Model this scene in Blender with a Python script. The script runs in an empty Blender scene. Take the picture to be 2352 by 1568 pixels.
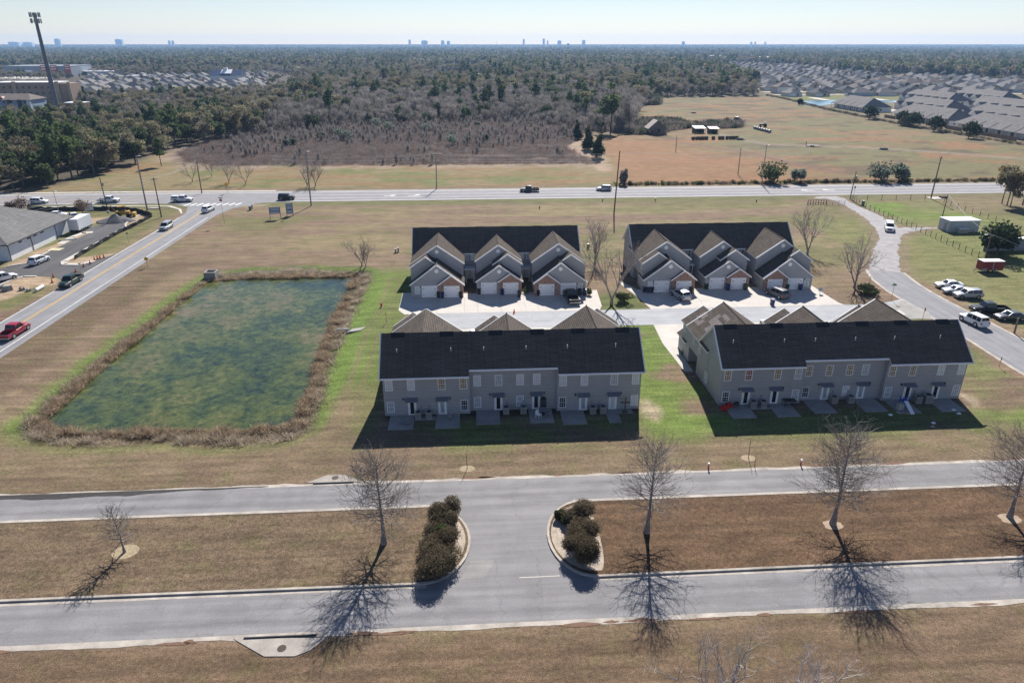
import bpy, math, random
import numpy as np
from mathutils import Vector, Matrix
R = math.radians
sc = bpy.context.scene
COL = sc.collection
# ------------------------------------------------------------------ camera, world, sun, exposure
PITCH = math.atan(683 / 1600); YAW = R(3.5); CH = 42.0; FPX = 1600.0
cam_d = bpy.data.cameras.new('camera'); cam = bpy.data.objects.new('camera', cam_d); COL.objects.link(cam)
cam_d.sensor_width = 36; cam_d.lens = 36 * FPX / 2352; cam_d.clip_start = 1; cam_d.clip_end = 120000
cam.location = (0, 0, CH); cam.rotation_euler = (math.pi / 2 - PITCH, 0, -YAW); sc.camera = cam
SUN_AZ, SUN_EL = R(12.6), R(38)          # clockwise from +Y, above the horizon
wd = bpy.data.worlds.new('World'); sc.world = wd; wd.use_nodes = True
nt = wd.node_tree; sky = nt.nodes.new('ShaderNodeTexSky'); sky.sky_type = 'NISHITA'; sky.sun_disc = False
sky.sun_elevation = SUN_EL; sky.sun_rotation = SUN_AZ; sky.air_density = 1.0; sky.dust_density = 0.0; sky.ozone_density = 3.0; sky.altitude = 50
bg = nt.nodes['Background']; bg.inputs['Strength'].default_value = 0.055
tint = nt.nodes.new('ShaderNodeMix'); tint.data_type = 'RGBA'; tint.blend_type = 'MULTIPLY'; tint.inputs[0].default_value = 1; tint.inputs[7].default_value = (1.01, .955, 1.05, 1)
nt.links.new(sky.outputs[0], tint.inputs[6]); nt.links.new(tint.outputs[2], bg.inputs['Color'])
sun_d = bpy.data.lights.new('sun', 'SUN'); sun_d.energy = 5.0; sun_d.angle = R(0.5); sun_d.color = (1, 0.955, 0.89)
sun = bpy.data.objects.new('sun', sun_d); COL.objects.link(sun)
sdir = Vector((math.sin(SUN_AZ) * math.cos(SUN_EL), math.cos(SUN_AZ) * math.cos(SUN_EL), math.sin(SUN_EL)))
sun.rotation_euler = sdir.to_track_quat('Z', 'Y').to_euler(); sun.location = (0, 0, 200)
sc.view_settings.view_transform = 'Standard'; sc.view_settings.look = 'None'
sc.view_settings.gamma = 1; sc.view_settings.exposure = 0.82
sc.cycles.use_denoising = True; sc.cycles.max_bounces = 6; sc.cycles.diffuse_bounces = 3; sc.cycles.glossy_bounces = 3
sc.cycles.transparent_max_bounces = 12; sc.cycles.volume_bounces = 0
# ------------------------------------------------------------------ photo pixels (2352 wide view) -> site coordinates
cP, sP, cY, sY = math.cos(PITCH), math.sin(PITCH), math.cos(YAW), math.sin(YAW)
def _ray(x, y):
    D = (y - 784) * cP + FPX * sP; F = FPX * cP - (y - 784) * sP; X = x - 1176
    return X * cY + F * sY, -X * sY + F * cY, D
def S(p, z=0.0):
    a, b, D = _ray(*p); t = (CH - z) / D
    return (a * t, b * t)
def SV(p, v):
    a, b, D = _ray(*p); t = v / b
    return (a * t, CH - D * t)
def toppx(base, top):
    'height of a vertical thing from its base and top pixel'
    b = S(base); return SV(top, b[1])[1]
G = 0.765625
def Q(ox, oy, k):
    return lambda a, b: ((ox + a * k) * G, (oy + b * k) * G)
k7 = 770 / 2352
z1, z2, z3, z5, z6, z7, b1 = Q(0, 0, k7), Q(770, 90, k7), Q(1540, 90, k7), Q(0, 400, k7), Q(770, 400, k7), Q(1540, 400, k7), Q(0, 760, k7)
z4, z8 = Q(2300, 90, 772 / 2352), Q(2300, 400, 772 / 2352)
b4 = Q(2450, 700, 622 / 2032); c5 = Q(0, 560, 420 / 1937); c4 = Q(2600, 540, 472 / 2313); c6 = Q(2780, 820, 292 / 1526)
f8 = Q(1880, 340, 520 / 2352); zm = Q(850, 1340, 1000 / 2215); h1 = Q(2600, 260, 472 / 2352); zr = Q(1700, 1260, 1372 / 2352)
zc = Q(1150, 650, 700 / 2352); zd = Q(1800, 640, 700 / 2352); t3 = Q(0, 180, 420 / 2352)
rng = random.Random(7); NR = np.random.default_rng(11)
# ------------------------------------------------------------------ naming
def tag(o, label=None, cat=None, group=None, kind=None):
    if label: o['label'] = label
    if cat: o['category'] = cat
    if group: o['group'] = group
    if kind: o['kind'] = kind
    return o
def thing(name, label, cat, loc=(0, 0, 0), rz=0.0, group=None):
    o = bpy.data.objects.new(name, None); COL.objects.link(o); o.empty_display_size = .3
    o.location = loc if len(loc) == 3 else (loc[0], loc[1], 0); o.rotation_euler = (0, 0, rz)
    return tag(o, label, cat, group)
def place(me, name, parent=None, loc=(0, 0, 0), rz=0.0, scale=None, rot=None):
    o = bpy.data.objects.new(name, me); COL.objects.link(o); o.parent = parent
    o.location = loc if len(loc) == 3 else (loc[0], loc[1], 0)
    o.rotation_euler = rot if rot else (0, 0, rz)
    if scale is not None: o.scale = scale if hasattr(scale, '__len__') else (scale,) * 3
    return o
# ------------------------------------------------------------------ mesh builder
def auto_uv(me):
    n = len(me.loops)
    if n == 0: return
    uvl = me.uv_layers.new(name='UVMap')
    co = np.empty(len(me.vertices) * 3, 'f'); me.vertices.foreach_get('co', co); co = co.reshape(-1, 3)
    vi = np.empty(n, 'i'); me.loops.foreach_get('vertex_index', vi)
    pn = np.empty(len(me.polygons) * 3, 'f'); me.polygons.foreach_get('normal', pn); pn = pn.reshape(-1, 3)
    lt = np.empty(len(me.polygons), 'i'); me.polygons.foreach_get('loop_total', lt)
    nn = np.repeat(pn, lt, axis=0); p = co[vi]
    h = np.stack([-nn[:, 1], nn[:, 0], np.zeros(n, 'f')], 1); hl = np.linalg.norm(h, axis=1)
    flat = hl < 1e-3; h[flat] = (1, 0, 0); hl[flat] = 1; h /= hl[:, None]
    s = np.cross(nn, h)
    uv = np.stack([(p * h).sum(1), (p * s).sum(1)], 1).astype('f')
    uvl.data.foreach_set('uv', uv.ravel())
class MB:
    def __init__(s): s.v = []; s.f = []; s.m = []
    def add(s, vs, fs, mi=0):
        o = len(s.v); s.v += [tuple(q) for q in vs]
        for q in fs: s.f.append([o + i for i in q]); s.m.append(mi)
        return s
    def box(s, x0, y0, z0, x1, y1, z1, mi=0):
        return s.add([(x0, y0, z0), (x1, y0, z0), (x1, y1, z0), (x0, y1, z0), (x0, y0, z1), (x1, y0, z1), (x1, y1, z1), (x0, y1, z1)],
                     [(0, 3, 2, 1), (4, 5, 6, 7), (0, 1, 5, 4), (1, 2, 6, 5), (2, 3, 7, 6), (3, 0, 4, 7)], mi)
    def rbox(s, cx, cy, z0, lx, ly, lz, a=0.0, mi=0):
        c, q = math.cos(a), math.sin(a); pts = []
        for z in (z0, z0 + lz):
            for dx, dy in ((-1, -1), (1, -1), (1, 1), (-1, 1)):
                x, y = dx * lx / 2, dy * ly / 2; pts.append((cx + x * c - y * q, cy + x * q + y * c, z))
        return s.add(pts, [(0, 3, 2, 1), (4, 5, 6, 7), (0, 1, 5, 4), (1, 2, 6, 5), (2, 3, 7, 6), (3, 0, 4, 7)], mi)
    def prism(s, poly, z0, z1, mi=0, top=None):
        n = len(poly); A = sum(poly[i][0] * poly[(i + 1) % n][1] - poly[(i + 1) % n][0] * poly[i][1] for i in range(n))
        if A < 0: poly = poly[::-1]
        o = len(s.v); s.v += [(x, y, z0) for x, y in poly] + [(x, y, z1) for x, y in poly]
        for i in range(n):
            j = (i + 1) % n; s.f.append([o + i, o + j, o + n + j, o + n + i]); s.m.append(mi)
        s.f.append([o + n + i for i in range(n)]); s.m.append(mi if top is None else top)
        s.f.append([o + i for i in range(n)][::-1]); s.m.append(mi)
        return s
    def ext(s, prof, axis, a, b, mi=0):
        'extrude a 2-D profile (p, z) along x or y from a to b'
        n = len(prof)
        P = (lambda t, p, z: (t, p, z)) if axis == 'x' else (lambda t, p, z: (p, t, z))
        s.add([P(a, *q) for q in prof] + [P(b, *q) for q in prof],
              [(i, (i + 1) % n, n + (i + 1) % n, n + i) for i in range(n)] + [tuple(range(n))[::-1], tuple(range(n, 2 * n))], mi)
        return s
    def slab(s, q, th, mi=0, edge=None):
        'roof slab: quad of top points, thickness straight down, edges in another material'
        lo = [(x, y, z - th) for x, y, z in q]; n = len(q)
        s.add(list(q), [tuple(range(n))], mi); s.add(lo, [tuple(range(n))[::-1]], mi if edge is None else edge)
        s.add(list(q) + lo, [(i, n + i, n + (i + 1) % n, (i + 1) % n) for i in range(n)], mi if edge is None else edge)
        return s
    def tube(s, pts, rad, n=6, mi=0, cap=True):
        o = len(s.v); L = len(pts)
        for i, p in enumerate(pts):
            p = Vector(p); d = (Vector(pts[min(i + 1, L - 1)]) - Vector(pts[max(i - 1, 0)])).normalized()
            a = d.orthogonal().normalized() if abs(d.z) < .99 else Vector((1, 0, 0)); a = (a - d * a.dot(d)).normalized(); b = d.cross(a)
            r = rad[i] if hasattr(rad, '__len__') else rad
            for k in range(n):
                t = 2 * math.pi * k / n; s.v.append(tuple(p + (a * math.cos(t) + b * math.sin(t)) * r))
        for i in range(L - 1):
            for k in range(n):
                k2 = (k + 1) % n; s.f.append([o + i * n + k, o + i * n + k2, o + (i + 1) * n + k2, o + (i + 1) * n + k]); s.m.append(mi)
        if cap:
            s.f.append([o + k for k in range(n)][::-1]); s.m.append(mi); s.f.append([o + (L - 1) * n + k for k in range(n)]); s.m.append(mi)
        return s
    def mesh(s, name, mats, smooth=None):
        me = bpy.data.meshes.new(name); me.from_pydata(s.v, [], s.f)
        mats = mats if isinstance(mats, (list, tuple)) else [mats]
        for m in mats: me.materials.append(m)
        if len(mats) > 1: me.polygons.foreach_set('material_index', s.m)
        me.update(); auto_uv(me)
        if smooth is not None:
            me.polygons.foreach_set('use_smooth', [True] * len(me.polygons)); me.set_sharp_from_angle(angle=smooth)
        return me
    def build(s, name, mats, parent=None, loc=(0, 0, 0), rz=0.0, smooth=None):
        return place(s.mesh(name, mats, smooth), name, parent, loc, rz)
def np_mesh(name, V, F, mats, mi=None):
    'mesh from numpy arrays, F (n, 3) or (n, 4)'
    me = bpy.data.meshes.new(name); n, k = F.shape
    me.vertices.add(len(V)); me.vertices.foreach_set('co', np.ascontiguousarray(V, 'f').ravel())
    me.loops.add(n * k); me.loops.foreach_set('vertex_index', np.ascontiguousarray(F, 'i').ravel())
    me.polygons.add(n); me.polygons.foreach_set('loop_start', np.arange(0, n * k, k, dtype='i'))
    for m in (mats if isinstance(mats, (list, tuple)) else [mats]): me.materials.append(m)
    if mi is not None: me.polygons.foreach_set('material_index', np.ascontiguousarray(mi, 'i'))
    me.update(calc_edges=True)
    return me
# ------------------------------------------------------------------ materials
def srgb(r, g, b):
    f = lambda c: (c / 255 / 12.92) if c / 255 <= .04045 else ((c / 255 + .055) / 1.055) ** 2.4
    return (f(r), f(g), f(b))
class NT:
    def __init__(s, name):
        s.m = bpy.data.materials.new(name); s.m.use_nodes = True; s.t = s.m.node_tree; s.b = s.t.nodes['Principled BSDF']
    def n(s, typ, ins=None, **kw):
        x = s.t.nodes.new('ShaderNode' + typ)
        for k, v in kw.items(): setattr(x, k, v)
        for k, v in (ins or {}).items():
            if hasattr(v, 'is_output'): s.t.links.new(v, x.inputs[k])
            else: x.inputs[k].default_value = v
        return x
    def noise(s, vec, scale, detail=3, rough=.55): return s.n('TexNoise', {'Vector': vec, 'Scale': scale, 'Detail': detail, 'Roughness': rough}).outputs[0]
    def ramp(s, fac, stops):
        x = s.n('ValToRGB', {0: fac}); e = x.color_ramp.elements
        while len(e) < len(stops): e.new(.5)
        for q, (p, c) in zip(e, stops): q.position = p; q.color = (*c, 1) if hasattr(c, '__len__') else (c, c, c, 1)
        return x.outputs[0]
    def mr(s, fac, a, b, c, d): return s.n('MapRange', {0: fac, 1: a, 2: b, 3: c, 4: d}).outputs[0]
    def mix(s, fac, a, b, mode='MIX'):
        x = s.n('Mix', data_type='RGBA', blend_type=mode)
        for i, v in ((0, fac), (6, a), (7, b)):
            if hasattr(v, 'is_output'): s.t.links.new(v, x.inputs[i])
            else: x.inputs[i].default_value = (*v, 1) if hasattr(v, '__len__') else v
        return x.outputs[2]
    def mul(s, col, val): # colour times grey value socket
        return s.mix(1.0, col, val, 'MULTIPLY')
    def set(s, **kw):
        for k, v in kw.items():
            i = s.b.inputs[k.replace('_', ' ')]
            if hasattr(v, 'is_output'): s.t.links.new(v, i)
            else: i.default_value = (*v, 1) if (hasattr(v, '__len__') and len(v) == 3 and i.type == 'RGBA') else v
        return s
    def bump(s, h, strength=.3, dist=.05):
        x = s.n('Bump', {'Height': h, 'Strength': strength, 'Distance': dist}); s.t.links.new(x.outputs[0], s.b.inputs['Normal']); return s
    def obj(s): return s.n('TexCoord').outputs['Object']
    def pos(s): return s.n('NewGeometry').outputs['Position']
    def uv(s): return s.n('TexCoord').outputs['UV']
    def vmul(s, vec, k): return s.n('VectorMath', {0: vec, 1: k}, operation='MULTIPLY').outputs[0]
_mc = {}
def mat(name, col, rough=.75, var=.12, scale=2.0, metal=0.0, spec=.4, world=False, bump=0.0):
    if name in _mc: return _mc[name]
    t = NT(name); p = t.pos() if world else t.obj()
    a = t.noise(p, scale, 4); c = t.mul(col if hasattr(col, 'is_output') else (*col,), t.mr(a, .25, .75, 1 - var, 1 + var))
    t.set(Base_Color=c, Roughness=rough, Metallic=metal, Specular_IOR_Level=spec)
    if bump: t.bump(t.noise(p, scale * 8, 3), bump, .03)
    _mc[name] = t.m
    return t.m
def glass(name, col, rough=.08):
    t = NT(name); t.set(Base_Color=col, Roughness=rough, Specular_IOR_Level=.6); return t.m
# ------------------------------------------------------------------ 2-D helpers for ground painting
def vnoise(x, y, seed):
    r = np.random.default_rng(seed); L = r.random((64, 64)); xi = np.floor(x).astype(int); yi = np.floor(y).astype(int)
    fx, fy = x - xi, y - yi; fx = fx * fx * (3 - 2 * fx); fy = fy * fy * (3 - 2 * fy); g = lambda a, b: L[a % 64, b % 64]
    return (g(xi, yi) * (1 - fx) + g(xi + 1, yi) * fx) * (1 - fy) + (g(xi, yi + 1) * (1 - fx) + g(xi + 1, yi + 1) * fx) * fy
def fbm(x, y, seed, o=4):
    s = 0; a = .5; t = 0
    for i in range(o): s = s + a * vnoise(x * 2 ** i, y * 2 ** i, seed + i); t += a; a *= .5
    return s / t
def sdist(U, V, poly, closed=True):
    'signed distance, negative inside (or plain distance to an open polyline)'
    d = np.full(U.shape, 1e18); ins = np.zeros(U.shape, bool); n = len(poly)
    for i in range(n if closed else n - 1):
        x0, y0 = poly[i]; x1, y1 = poly[(i + 1) % n]; dx, dy = x1 - x0, y1 - y0; L = dx * dx + dy * dy + 1e-12
        t = np.clip(((U - x0) * dx + (V - y0) * dy) / L, 0, 1)
        d = np.minimum(d, (U - x0 - t * dx) ** 2 + (V - y0 - t * dy) ** 2)
        if closed:
            c = (y0 > V) != (y1 > V); ins ^= c & (U < (x1 - x0) * (V - y0) / (dy if abs(dy) > 1e-12 else 1e-12) + x0)
    d = np.sqrt(d)
    return np.where(ins, -d, d) if closed else d
def sm(x, a, b):
    t = np.clip((x - a) / (b - a), 0, 1); return t * t * (3 - 2 * t)
def inside(pt, poly):
    return bool(sdist(np.array([pt[0]]), np.array([pt[1]]), poly)[0] < 0)
def PX(pts, z=0.0): return [S(p, z) for p in pts]
# ================================================================== GROUND
POND = PX([(102, 970), (200, 880), (300, 795), (400, 708), (476, 647), (560, 641), (690, 639), (812, 637), (800, 672), (786, 700), (758, 745), (738, 800), (716, 872), (700, 908), (690, 945), (668, 976), (560, 990), (380, 992), (200, 996), (130, 988)], -.5)
REED = PX([(38, 1002), (44, 965), (130, 893), (220, 822), (330, 738), (440, 655), (478, 628), (560, 619), (700, 613), (850, 622), (858, 640), (832, 690), (806, 752), (775, 830), (748, 920), (715, 985), (660, 1018), (560, 1024), (300, 1022), (120, 1022)])
FIELD = PX([(1372, 312), (1395, 350), (1440, 421), (2300, 412), (2352, 400), (2500, 400), (2352, 326), (2100, 280), (1800, 222), (1500, 224), (1462, 262), (1470, 300)])
SCRUB = PX([(380, 340), (400, 372), (470, 386), (900, 382), (1320, 377), (1385, 381), (1310, 340), (1345, 300), (1455, 306), (1450, 285), (1200, 270), (800, 278), (560, 300)])
FOREST = PX([(-300, 450), (0, 444), (150, 424), (300, 384), (396, 342), (560, 318), (800, 290), (1200, 284), (1330, 302), (1452, 304), (1462, 262), (1500, 224), (1735, 221), (1700, 190), (1600, 150), (1500, 118), (-400, 118), (-600, 300)])
TOWN = [(236, 318), (244, 470), (252, 600), (282, 700), (372, 945), (412, 1124), (500, 1524), (549, 1795), (640, 1720), (650, 1400), (600, 1115), (590, 1030), (640, 965), (760, 890), (1000, 830), (700, 318)]
PASTURE = PX([z8(800, 640), z8(1500, 610), z8(2100, 800), z8(2500, 1000), z8(2600, 1400), z8(2100, 1190), z8(1500, 960), z8(1150, 790)])
GRAVEL = PX([z8(500, 575), z8(420, 590), z8(560, 600), z8(640, 625), z8(730, 665), z8(770, 690), z8(900, 770), z8(1000, 880), z8(1022, 960), z8(985, 1060), z8(960, 1150), z8(925, 1283), z8(1240, 1283), z8(1192, 1100), z8(1228, 930), z8(1300, 905), z8(1420, 880), z8(1560, 865), z8(1420, 858), z8(1210, 865), z8(1110, 800), z8(1000, 730), z8(880, 684), z8(790, 650), z8(740, 612), z8(690, 590), z8(640, 578)])
def grow(a, b, s0, k):
    out = []; s = s0; x = a
    while abs(x) < abs(b): x += s * (1 if b > a else -1); s *= k; out.append(x)
    return out
def paint(U, V):
    'base colour (reflectance) and green-patch strength of the ground, by place'
    n = U.shape; C = np.zeros(n + (4,))
    fb = fbm(U / 26, V / 13, 1); fb2 = fbm(U / 7, V / 5, 9); st = fbm(U / 60, V / 2.6, 21); jit = (fbm(U / 5, V / 5, 33) - .5)
    def put(col, w, al=None):
        w = w[..., None]; C[..., :3] = C[..., :3] * (1 - w) + np.array(col) * w
        if al is not None: C[..., 3:] = C[..., 3:] * (1 - w) + al * w
    tan = (.195, .140, .094); brown = (.165, .112, .078); green = (.110, .135, .038); straw = (.225, .180, .098); pink = (.195, .130, .094); orange = (.230, .135, .070)
    C[..., :3] = tan; C[..., 3] = .35
    put(brown, sm(st, .42, .62) * .7); put(straw, sm(fb, .5, .68) * .45); put(pink, sm(fb2 * .5 + st * .5, .5, .66) * .4)
    # lawn beyond the court, lawn beyond the highway
    big = sm(V, 136, 150) * (1 - sm(V, 196, 202)); put(straw, big * sm(fbm(U / 30, V / 9, 5), .42, .6) * .8); put(pink, big * sm(fbm(U / 45, V / 6, 6), .48, .6) * .8, .45); put((.140, .138, .055), big * sm(fbm(U / 26, V / 8, 7), .5, .66) * .7)
    verge = sm(V, 196, 200) * (1 - sm(V, 205, 207)); put((.135, .135, .058), verge * .9)
    law2 = sm(V, 219, 224) * (1 - sm(V, 300, 330)); put((.215, .170, .088), law2 * .9, .3); put((.130, .145, .050), law2 * sm(fbm(U / 22, V / 8, 8), .48, .6) * .8); put(orange, law2 * sm(fbm(U / 25, V / 7, 12), .52, .66) * .7)
    put((.185, .135, .088), sm(V, 219, 221) * (1 - sm(V, 224, 229)) * .7)
    # far country under the trees
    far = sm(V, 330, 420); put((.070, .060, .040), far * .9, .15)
    d = sdist(U, V, SCRUB) + jit * 14; put((.138, .100, .085), 1 - sm(d, -6, 6), .15)
    d0 = sdist(U, V, SCRUB[:6], False) + jit * 10; put((.30, .225, .165), (1 - sm(d0, 2, 9)) * sm(fb2, .35, .6) * .75)
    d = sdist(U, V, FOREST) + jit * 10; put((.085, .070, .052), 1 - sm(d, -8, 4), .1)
    # hay field with orange, straw and grey-green bands
    d = sdist(U, V, FIELD) + jit * 8; w = 1 - sm(d, -5, 5); put((.235, .133, .070), w, .3)
    put((.200, .152, .086), w * sm(fbm(U / 40, V / 16, 41), .48, .62) * .7); put((.152, .142, .070), w * sm(fbm(U / 28, V / 14, 42) + sm(U, 60, 170) * .12, .50, .62) * .9)
    put((.240, .128, .070), w * sm(fbm(U / 34, V / 11, 43), .56, .70) * .55); put((.105, .078, .052), w * sm(fbm(U / 14, V / 8, 44) + sm(U, 80, 200) * .05, .58, .7) * .8)
    put((.262, .138, .070), w * (1 - sm(U + (V - 230) * .25, 95, 150)) * (1 - sm(V, 330, 350)) * .75, .1)
    tr = sdist(U, V, PX([z4(-700, 890), z4(-240, 1000), z4(0, 1045), z4(900, 1075), z4(1600, 1120), z4(2400, 1180)]), False); put((.235, .185, .140), w * (1 - sm(tr, 1.5, 5)) * .8)
    tr = sdist(U, V, PX([f8(760, 400), f8(1100, 455), f8(1500, 510), f8(1700, 545), z8(300, 290), z8(700, 370)]), False); put((.185, .105, .075), w * (1 - sm(tr, 1.0, 4)) * .85)
    # straw-coloured dead grass by the two cedars, worn strip and drain
    d = sdist(U, V, PX([z3(480, 1060), z3(600, 1010), z3(700, 1090), z3(830, 1180), z3(900, 1280), z3(820, 1290), z3(700, 1230), z3(420, 1190)])) + jit * 6; put((.34, .245, .175), (1 - sm(d, -2, 3)) * .85, 0)
    # subdivision ground
    d = sdist(U, V, TOWN); put((.175, .140, .085), 1 - sm(d, -6, 6), .5)
    d = sdist(U, V, PX([z4(100, 600), z4(700, 600), z4(1300, 610), z4(1100, 660), z4(640, 640), z4(300, 650)])); put((.150, .150, .055), 1 - sm(d, -4, 8), .6)
    # pond margins
    dp = sdist(U, V, REED) + jit * 3
    put((.112, .165, .036), (1 - sm(dp, .2, 2.6)) * .95, .3); put((.30, .225, .130), sm(dp, 2.8, 3.6) * (1 - sm(dp, 4.2, 5.4)) * sm(fb2, .45, .6) * (1 - sm(V, 84, 92)) * .7)
    put((.085, .070, .040), 1 - sm(dp, -1.5, .6), 0)
    put((.128, .092, .058), sm(dp, 5, 8) * (1 - sm(dp, 16, 22)) * sm(-U, 20, 30) * (1 - sm(V, 140, 150)) * .7)
    gr = (1 - sm(np.abs(U + 16.5 - (V - 90) * .03), 2.5, 6.5)) * sm(V, 78, 88) * (1 - sm(V, 132, 140)); put((.125, .182, .040), gr * .95)
    # worn track along the pond and beside the houses
    tr = sdist(U, V, PX([(905, 640), (890, 700), (845, 800), (800, 930), (760, 1010), (740, 1060)]), False); put((.190, .140, .090), (1 - sm(np.abs(tr - 1.0), .25, .8)) * .55, .1)
    # median and verges
    med = sm(V, 45.5, 46.5) * (1 - sm(V, 57, 58)); put((.128, .076, .044), med * (.55 + .4 * sm(U, -10, 20)), .1); put((.150, .108, .070), med * sm(-U, -2, 18) * .85, .2)
    near = 1 - sm(V, 40, 43); put((.158, .108, .072), near * .85, .15); put((.128, .086, .054), near * sm(st, .45, .6) * .55)
    front = sm(V, 61, 63) * (1 - sm(V, 72, 76)); put((.162, .118, .076), front * .6, .3); put((.130, .165, .046), front * sm(V, 65, 70) * sm(fb2 + jit * .3, .35, .62) * sm(U, -20, -8) * .8)
    # green strips between and around the houses
    for a, b in ((20.6, 30.6), (62, 76)):
        g = sm(U, a - 1.5, a + 1) * (1 - sm(U, b - 1, b + 1.5)) * sm(V, 66, 72) * (1 - sm(V, 103, 105)); put((.128, .178, .042), g * (.95 if a < 30 else .55) * sm(fb2, .25, .5))
    put((.112, .126, .042), sm(U, -17, -13) * (1 - sm(U, -12.4, -11.4)) * sm(V, 68, 74) * (1 - sm(V, 132, 140)) * .6)
    put((.092, .122, .034), sm(U, 20, 23) * (1 - sm(U, 29.5, 31)) * sm(V, 110, 111) * (1 - sm(V, 117, 122)) * .8)
    put((.125, .130, .052), sm(V, 132, 137) * (1 - sm(V, 148, 158)) * sm(U, -16, -6) * sm(fb2, .36, .56) * .7)
    put((.34, .27, .19), (1 - sm(np.hypot((U - 22.0) / 1.2, (V - 75.5) / 3.2) + jit, .5, 1.1)) * .9, 0); put((.34, .27, .19), (1 - sm(np.hypot((U - 63.6) / .9, (V - 76) / 2.4) + jit, .5, 1.1)) * .9, 0)
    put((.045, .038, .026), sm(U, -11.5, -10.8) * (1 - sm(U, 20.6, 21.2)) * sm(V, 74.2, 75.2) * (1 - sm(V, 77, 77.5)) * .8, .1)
    # right: pasture, verge of the access road
    d = sdist(U, V, PASTURE) + jit * 8; put((.130, .195, .036), (1 - sm(d, -4, 4)) * (.6 + .4 * sm(fb2, .4, .58)), .5)
    rt = sm(U, 84, 86) * (1 - sm(V, 170, 180)); put((.172, .172, .068), rt * .85, .8)
    put((.22, .155, .105), (1 - sm(np.abs(U - 86.0) + jit * 2, .5, 3.2)) * (1 - sm(V, 118, 128)) * .9, 0); put((.21, .14, .095), (1 - sm(np.abs(U - 75.6) + jit * 1.5, .4, 1.6)) * (1 - sm(V, 118, 130)) * .85, 0)
    put((.185, .145, .088), sm(U, 120, 128) * sm(V, 176, 186) * (1 - sm(V, 203, 205)) * .6, .1)
    d = sdist(U, V, GRAVEL) + jit * 3; put((.21, .155, .110), (1 - sm(d, .5, 3)) * .8, 0)
    # left construction plot: bare sand
    d = sdist(U, V, [(-130, 118), (-79, 118), (-79, 197), (-130, 201)]) + jit * 3; put((.145, .140, .058), (1 - sm(d, -2, 2)) * .9, .4)
    for poly in (PX([b1(-40, 300), b1(120, 215), b1(330, 205), b1(540, 235), b1(540, 300), b1(330, 300), b1(60, 420), b1(-60, 440)]), PX([z5(580, 1190), z5(700, 1150), z5(960, 1110), z5(1060, 1105), z5(960, 1160), z5(800, 1190)]), PX([c5(1130, 440), c5(1500, 420), c5(1500, 480), c5(1150, 530)]), PX([c5(110, 1095), c5(560, 870), c5(860, 770), c5(1330, 585), c5(1300, 600), c5(860, 840), c5(380, 1060)]), PX([c5(1750, 520), c5(1850, 420), c5(1960, 370), c5(1960, 480), c5(1800, 560)])):
        d = sdist(U, V, poly) + jit * 1.5; put((.37, .27, .185), (1 - sm(d, -.6, .8)) * .95, 0)
    put((.30, .235, .165), (1 - sm(np.hypot((U + 62) / 5, (V - 200.3) / 2.4) + jit, .6, 1.2)) * .8, 0)
    C[..., :3] *= .93
    return C
us = sorted(grow(-170, -60000, 3, 1.16)[::1] + list(np.arange(-170, -95, 2.2)) + list(np.arange(-95, 95, .9)) + list(np.arange(95, 300, 2.2)) + grow(300, 60000, 4, 1.14))
vs = sorted([-60000, -8000, -900, -100, 0, 20] + list(np.arange(28, 150, .8)) + list(np.arange(150, 245, 1.5)) + list(np.arange(245, 640, 3.5)) + grow(640, 60000, 6, 1.09))
gu, gv = np.array(us), np.array(vs); UU, VV = np.meshgrid(gu, gv)
ZZ = np.zeros(UU.shape); dre = sdist(UU, VV, REED); dpo = sdist(UU, VV, POND)
nearp = np.abs(dre) < 200
ZZ = np.where(nearp, -.45 * (1 - sm(dre, -2.5, 3)) - 1.0 * (1 - sm(dpo, -5, .5)), 0)
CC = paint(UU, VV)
nu, nv = len(gu), len(gv); ii = (np.arange(nv - 1)[:, None] * nu + np.arange(nu - 1)[None, :]).ravel()
FF = np.stack([ii, ii + 1, ii + 1 + nu, ii + nu], 1)
def ground_mat():
    t = NT('ground_grass'); p = t.pos(); a = t.n('Attribute', attribute_name='Col'); c = a.outputs['Color']; al = a.outputs['Alpha']
    n1 = t.noise(t.vmul(p, (.22, .55, .4)), 1.0, 5, .62); n2 = t.noise(p, 2.6, 5, .7); n3 = t.noise(t.vmul(p, (.05, 1.3, 1)), 1.0, 3, .6); n4 = t.noise(p, .33, 5, .65)
    g = t.n('Math', {0: t.mr(n4, .52, .66, 0, 1), 1: al}, operation='MULTIPLY').outputs[0]
    c = t.mix(g, c, (.085, .115, .028)); 
    c = t.mul(c, t.mr(n1, .3, .7, .74, 1.26)); c = t.mul(c, t.mr(n2, .28, .72, .62, 1.38)); c = t.mul(c, t.mr(n3, .3, .7, .84, 1.16))
    wv = t.n('TexWave', {'Vector': t.vmul(p, (.02, 1, 1)), 'Scale': .21, 'Distortion': 4.5, 'Detail': 3, 'Detail Scale': .6}, bands_direction='Y').outputs[1]; c = t.mul(c, t.mr(wv, 0, 1, .95, 1.05))
    n5 = t.noise(p, 11, 2, .6); c = t.mul(c, t.mr(n5, .32, .68, .55, 1.45))
    t.set(Base_Color=c, Roughness=.95, Specular_IOR_Level=.1); t.bump(n2, .5, .12)
    return t.m
M_ground = ground_mat()
def with_col(me, cols):
    at = me.color_attributes.new('Col', 'FLOAT_COLOR', 'POINT'); at.data.foreach_set('color', np.ascontiguousarray(cols, 'f').ravel()); return me
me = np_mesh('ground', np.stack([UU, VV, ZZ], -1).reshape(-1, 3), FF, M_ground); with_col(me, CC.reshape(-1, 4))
me.polygons.foreach_set('use_smooth', [True] * len(me.polygons))
tag(place(me, 'ground'), kind='structure')
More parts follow.
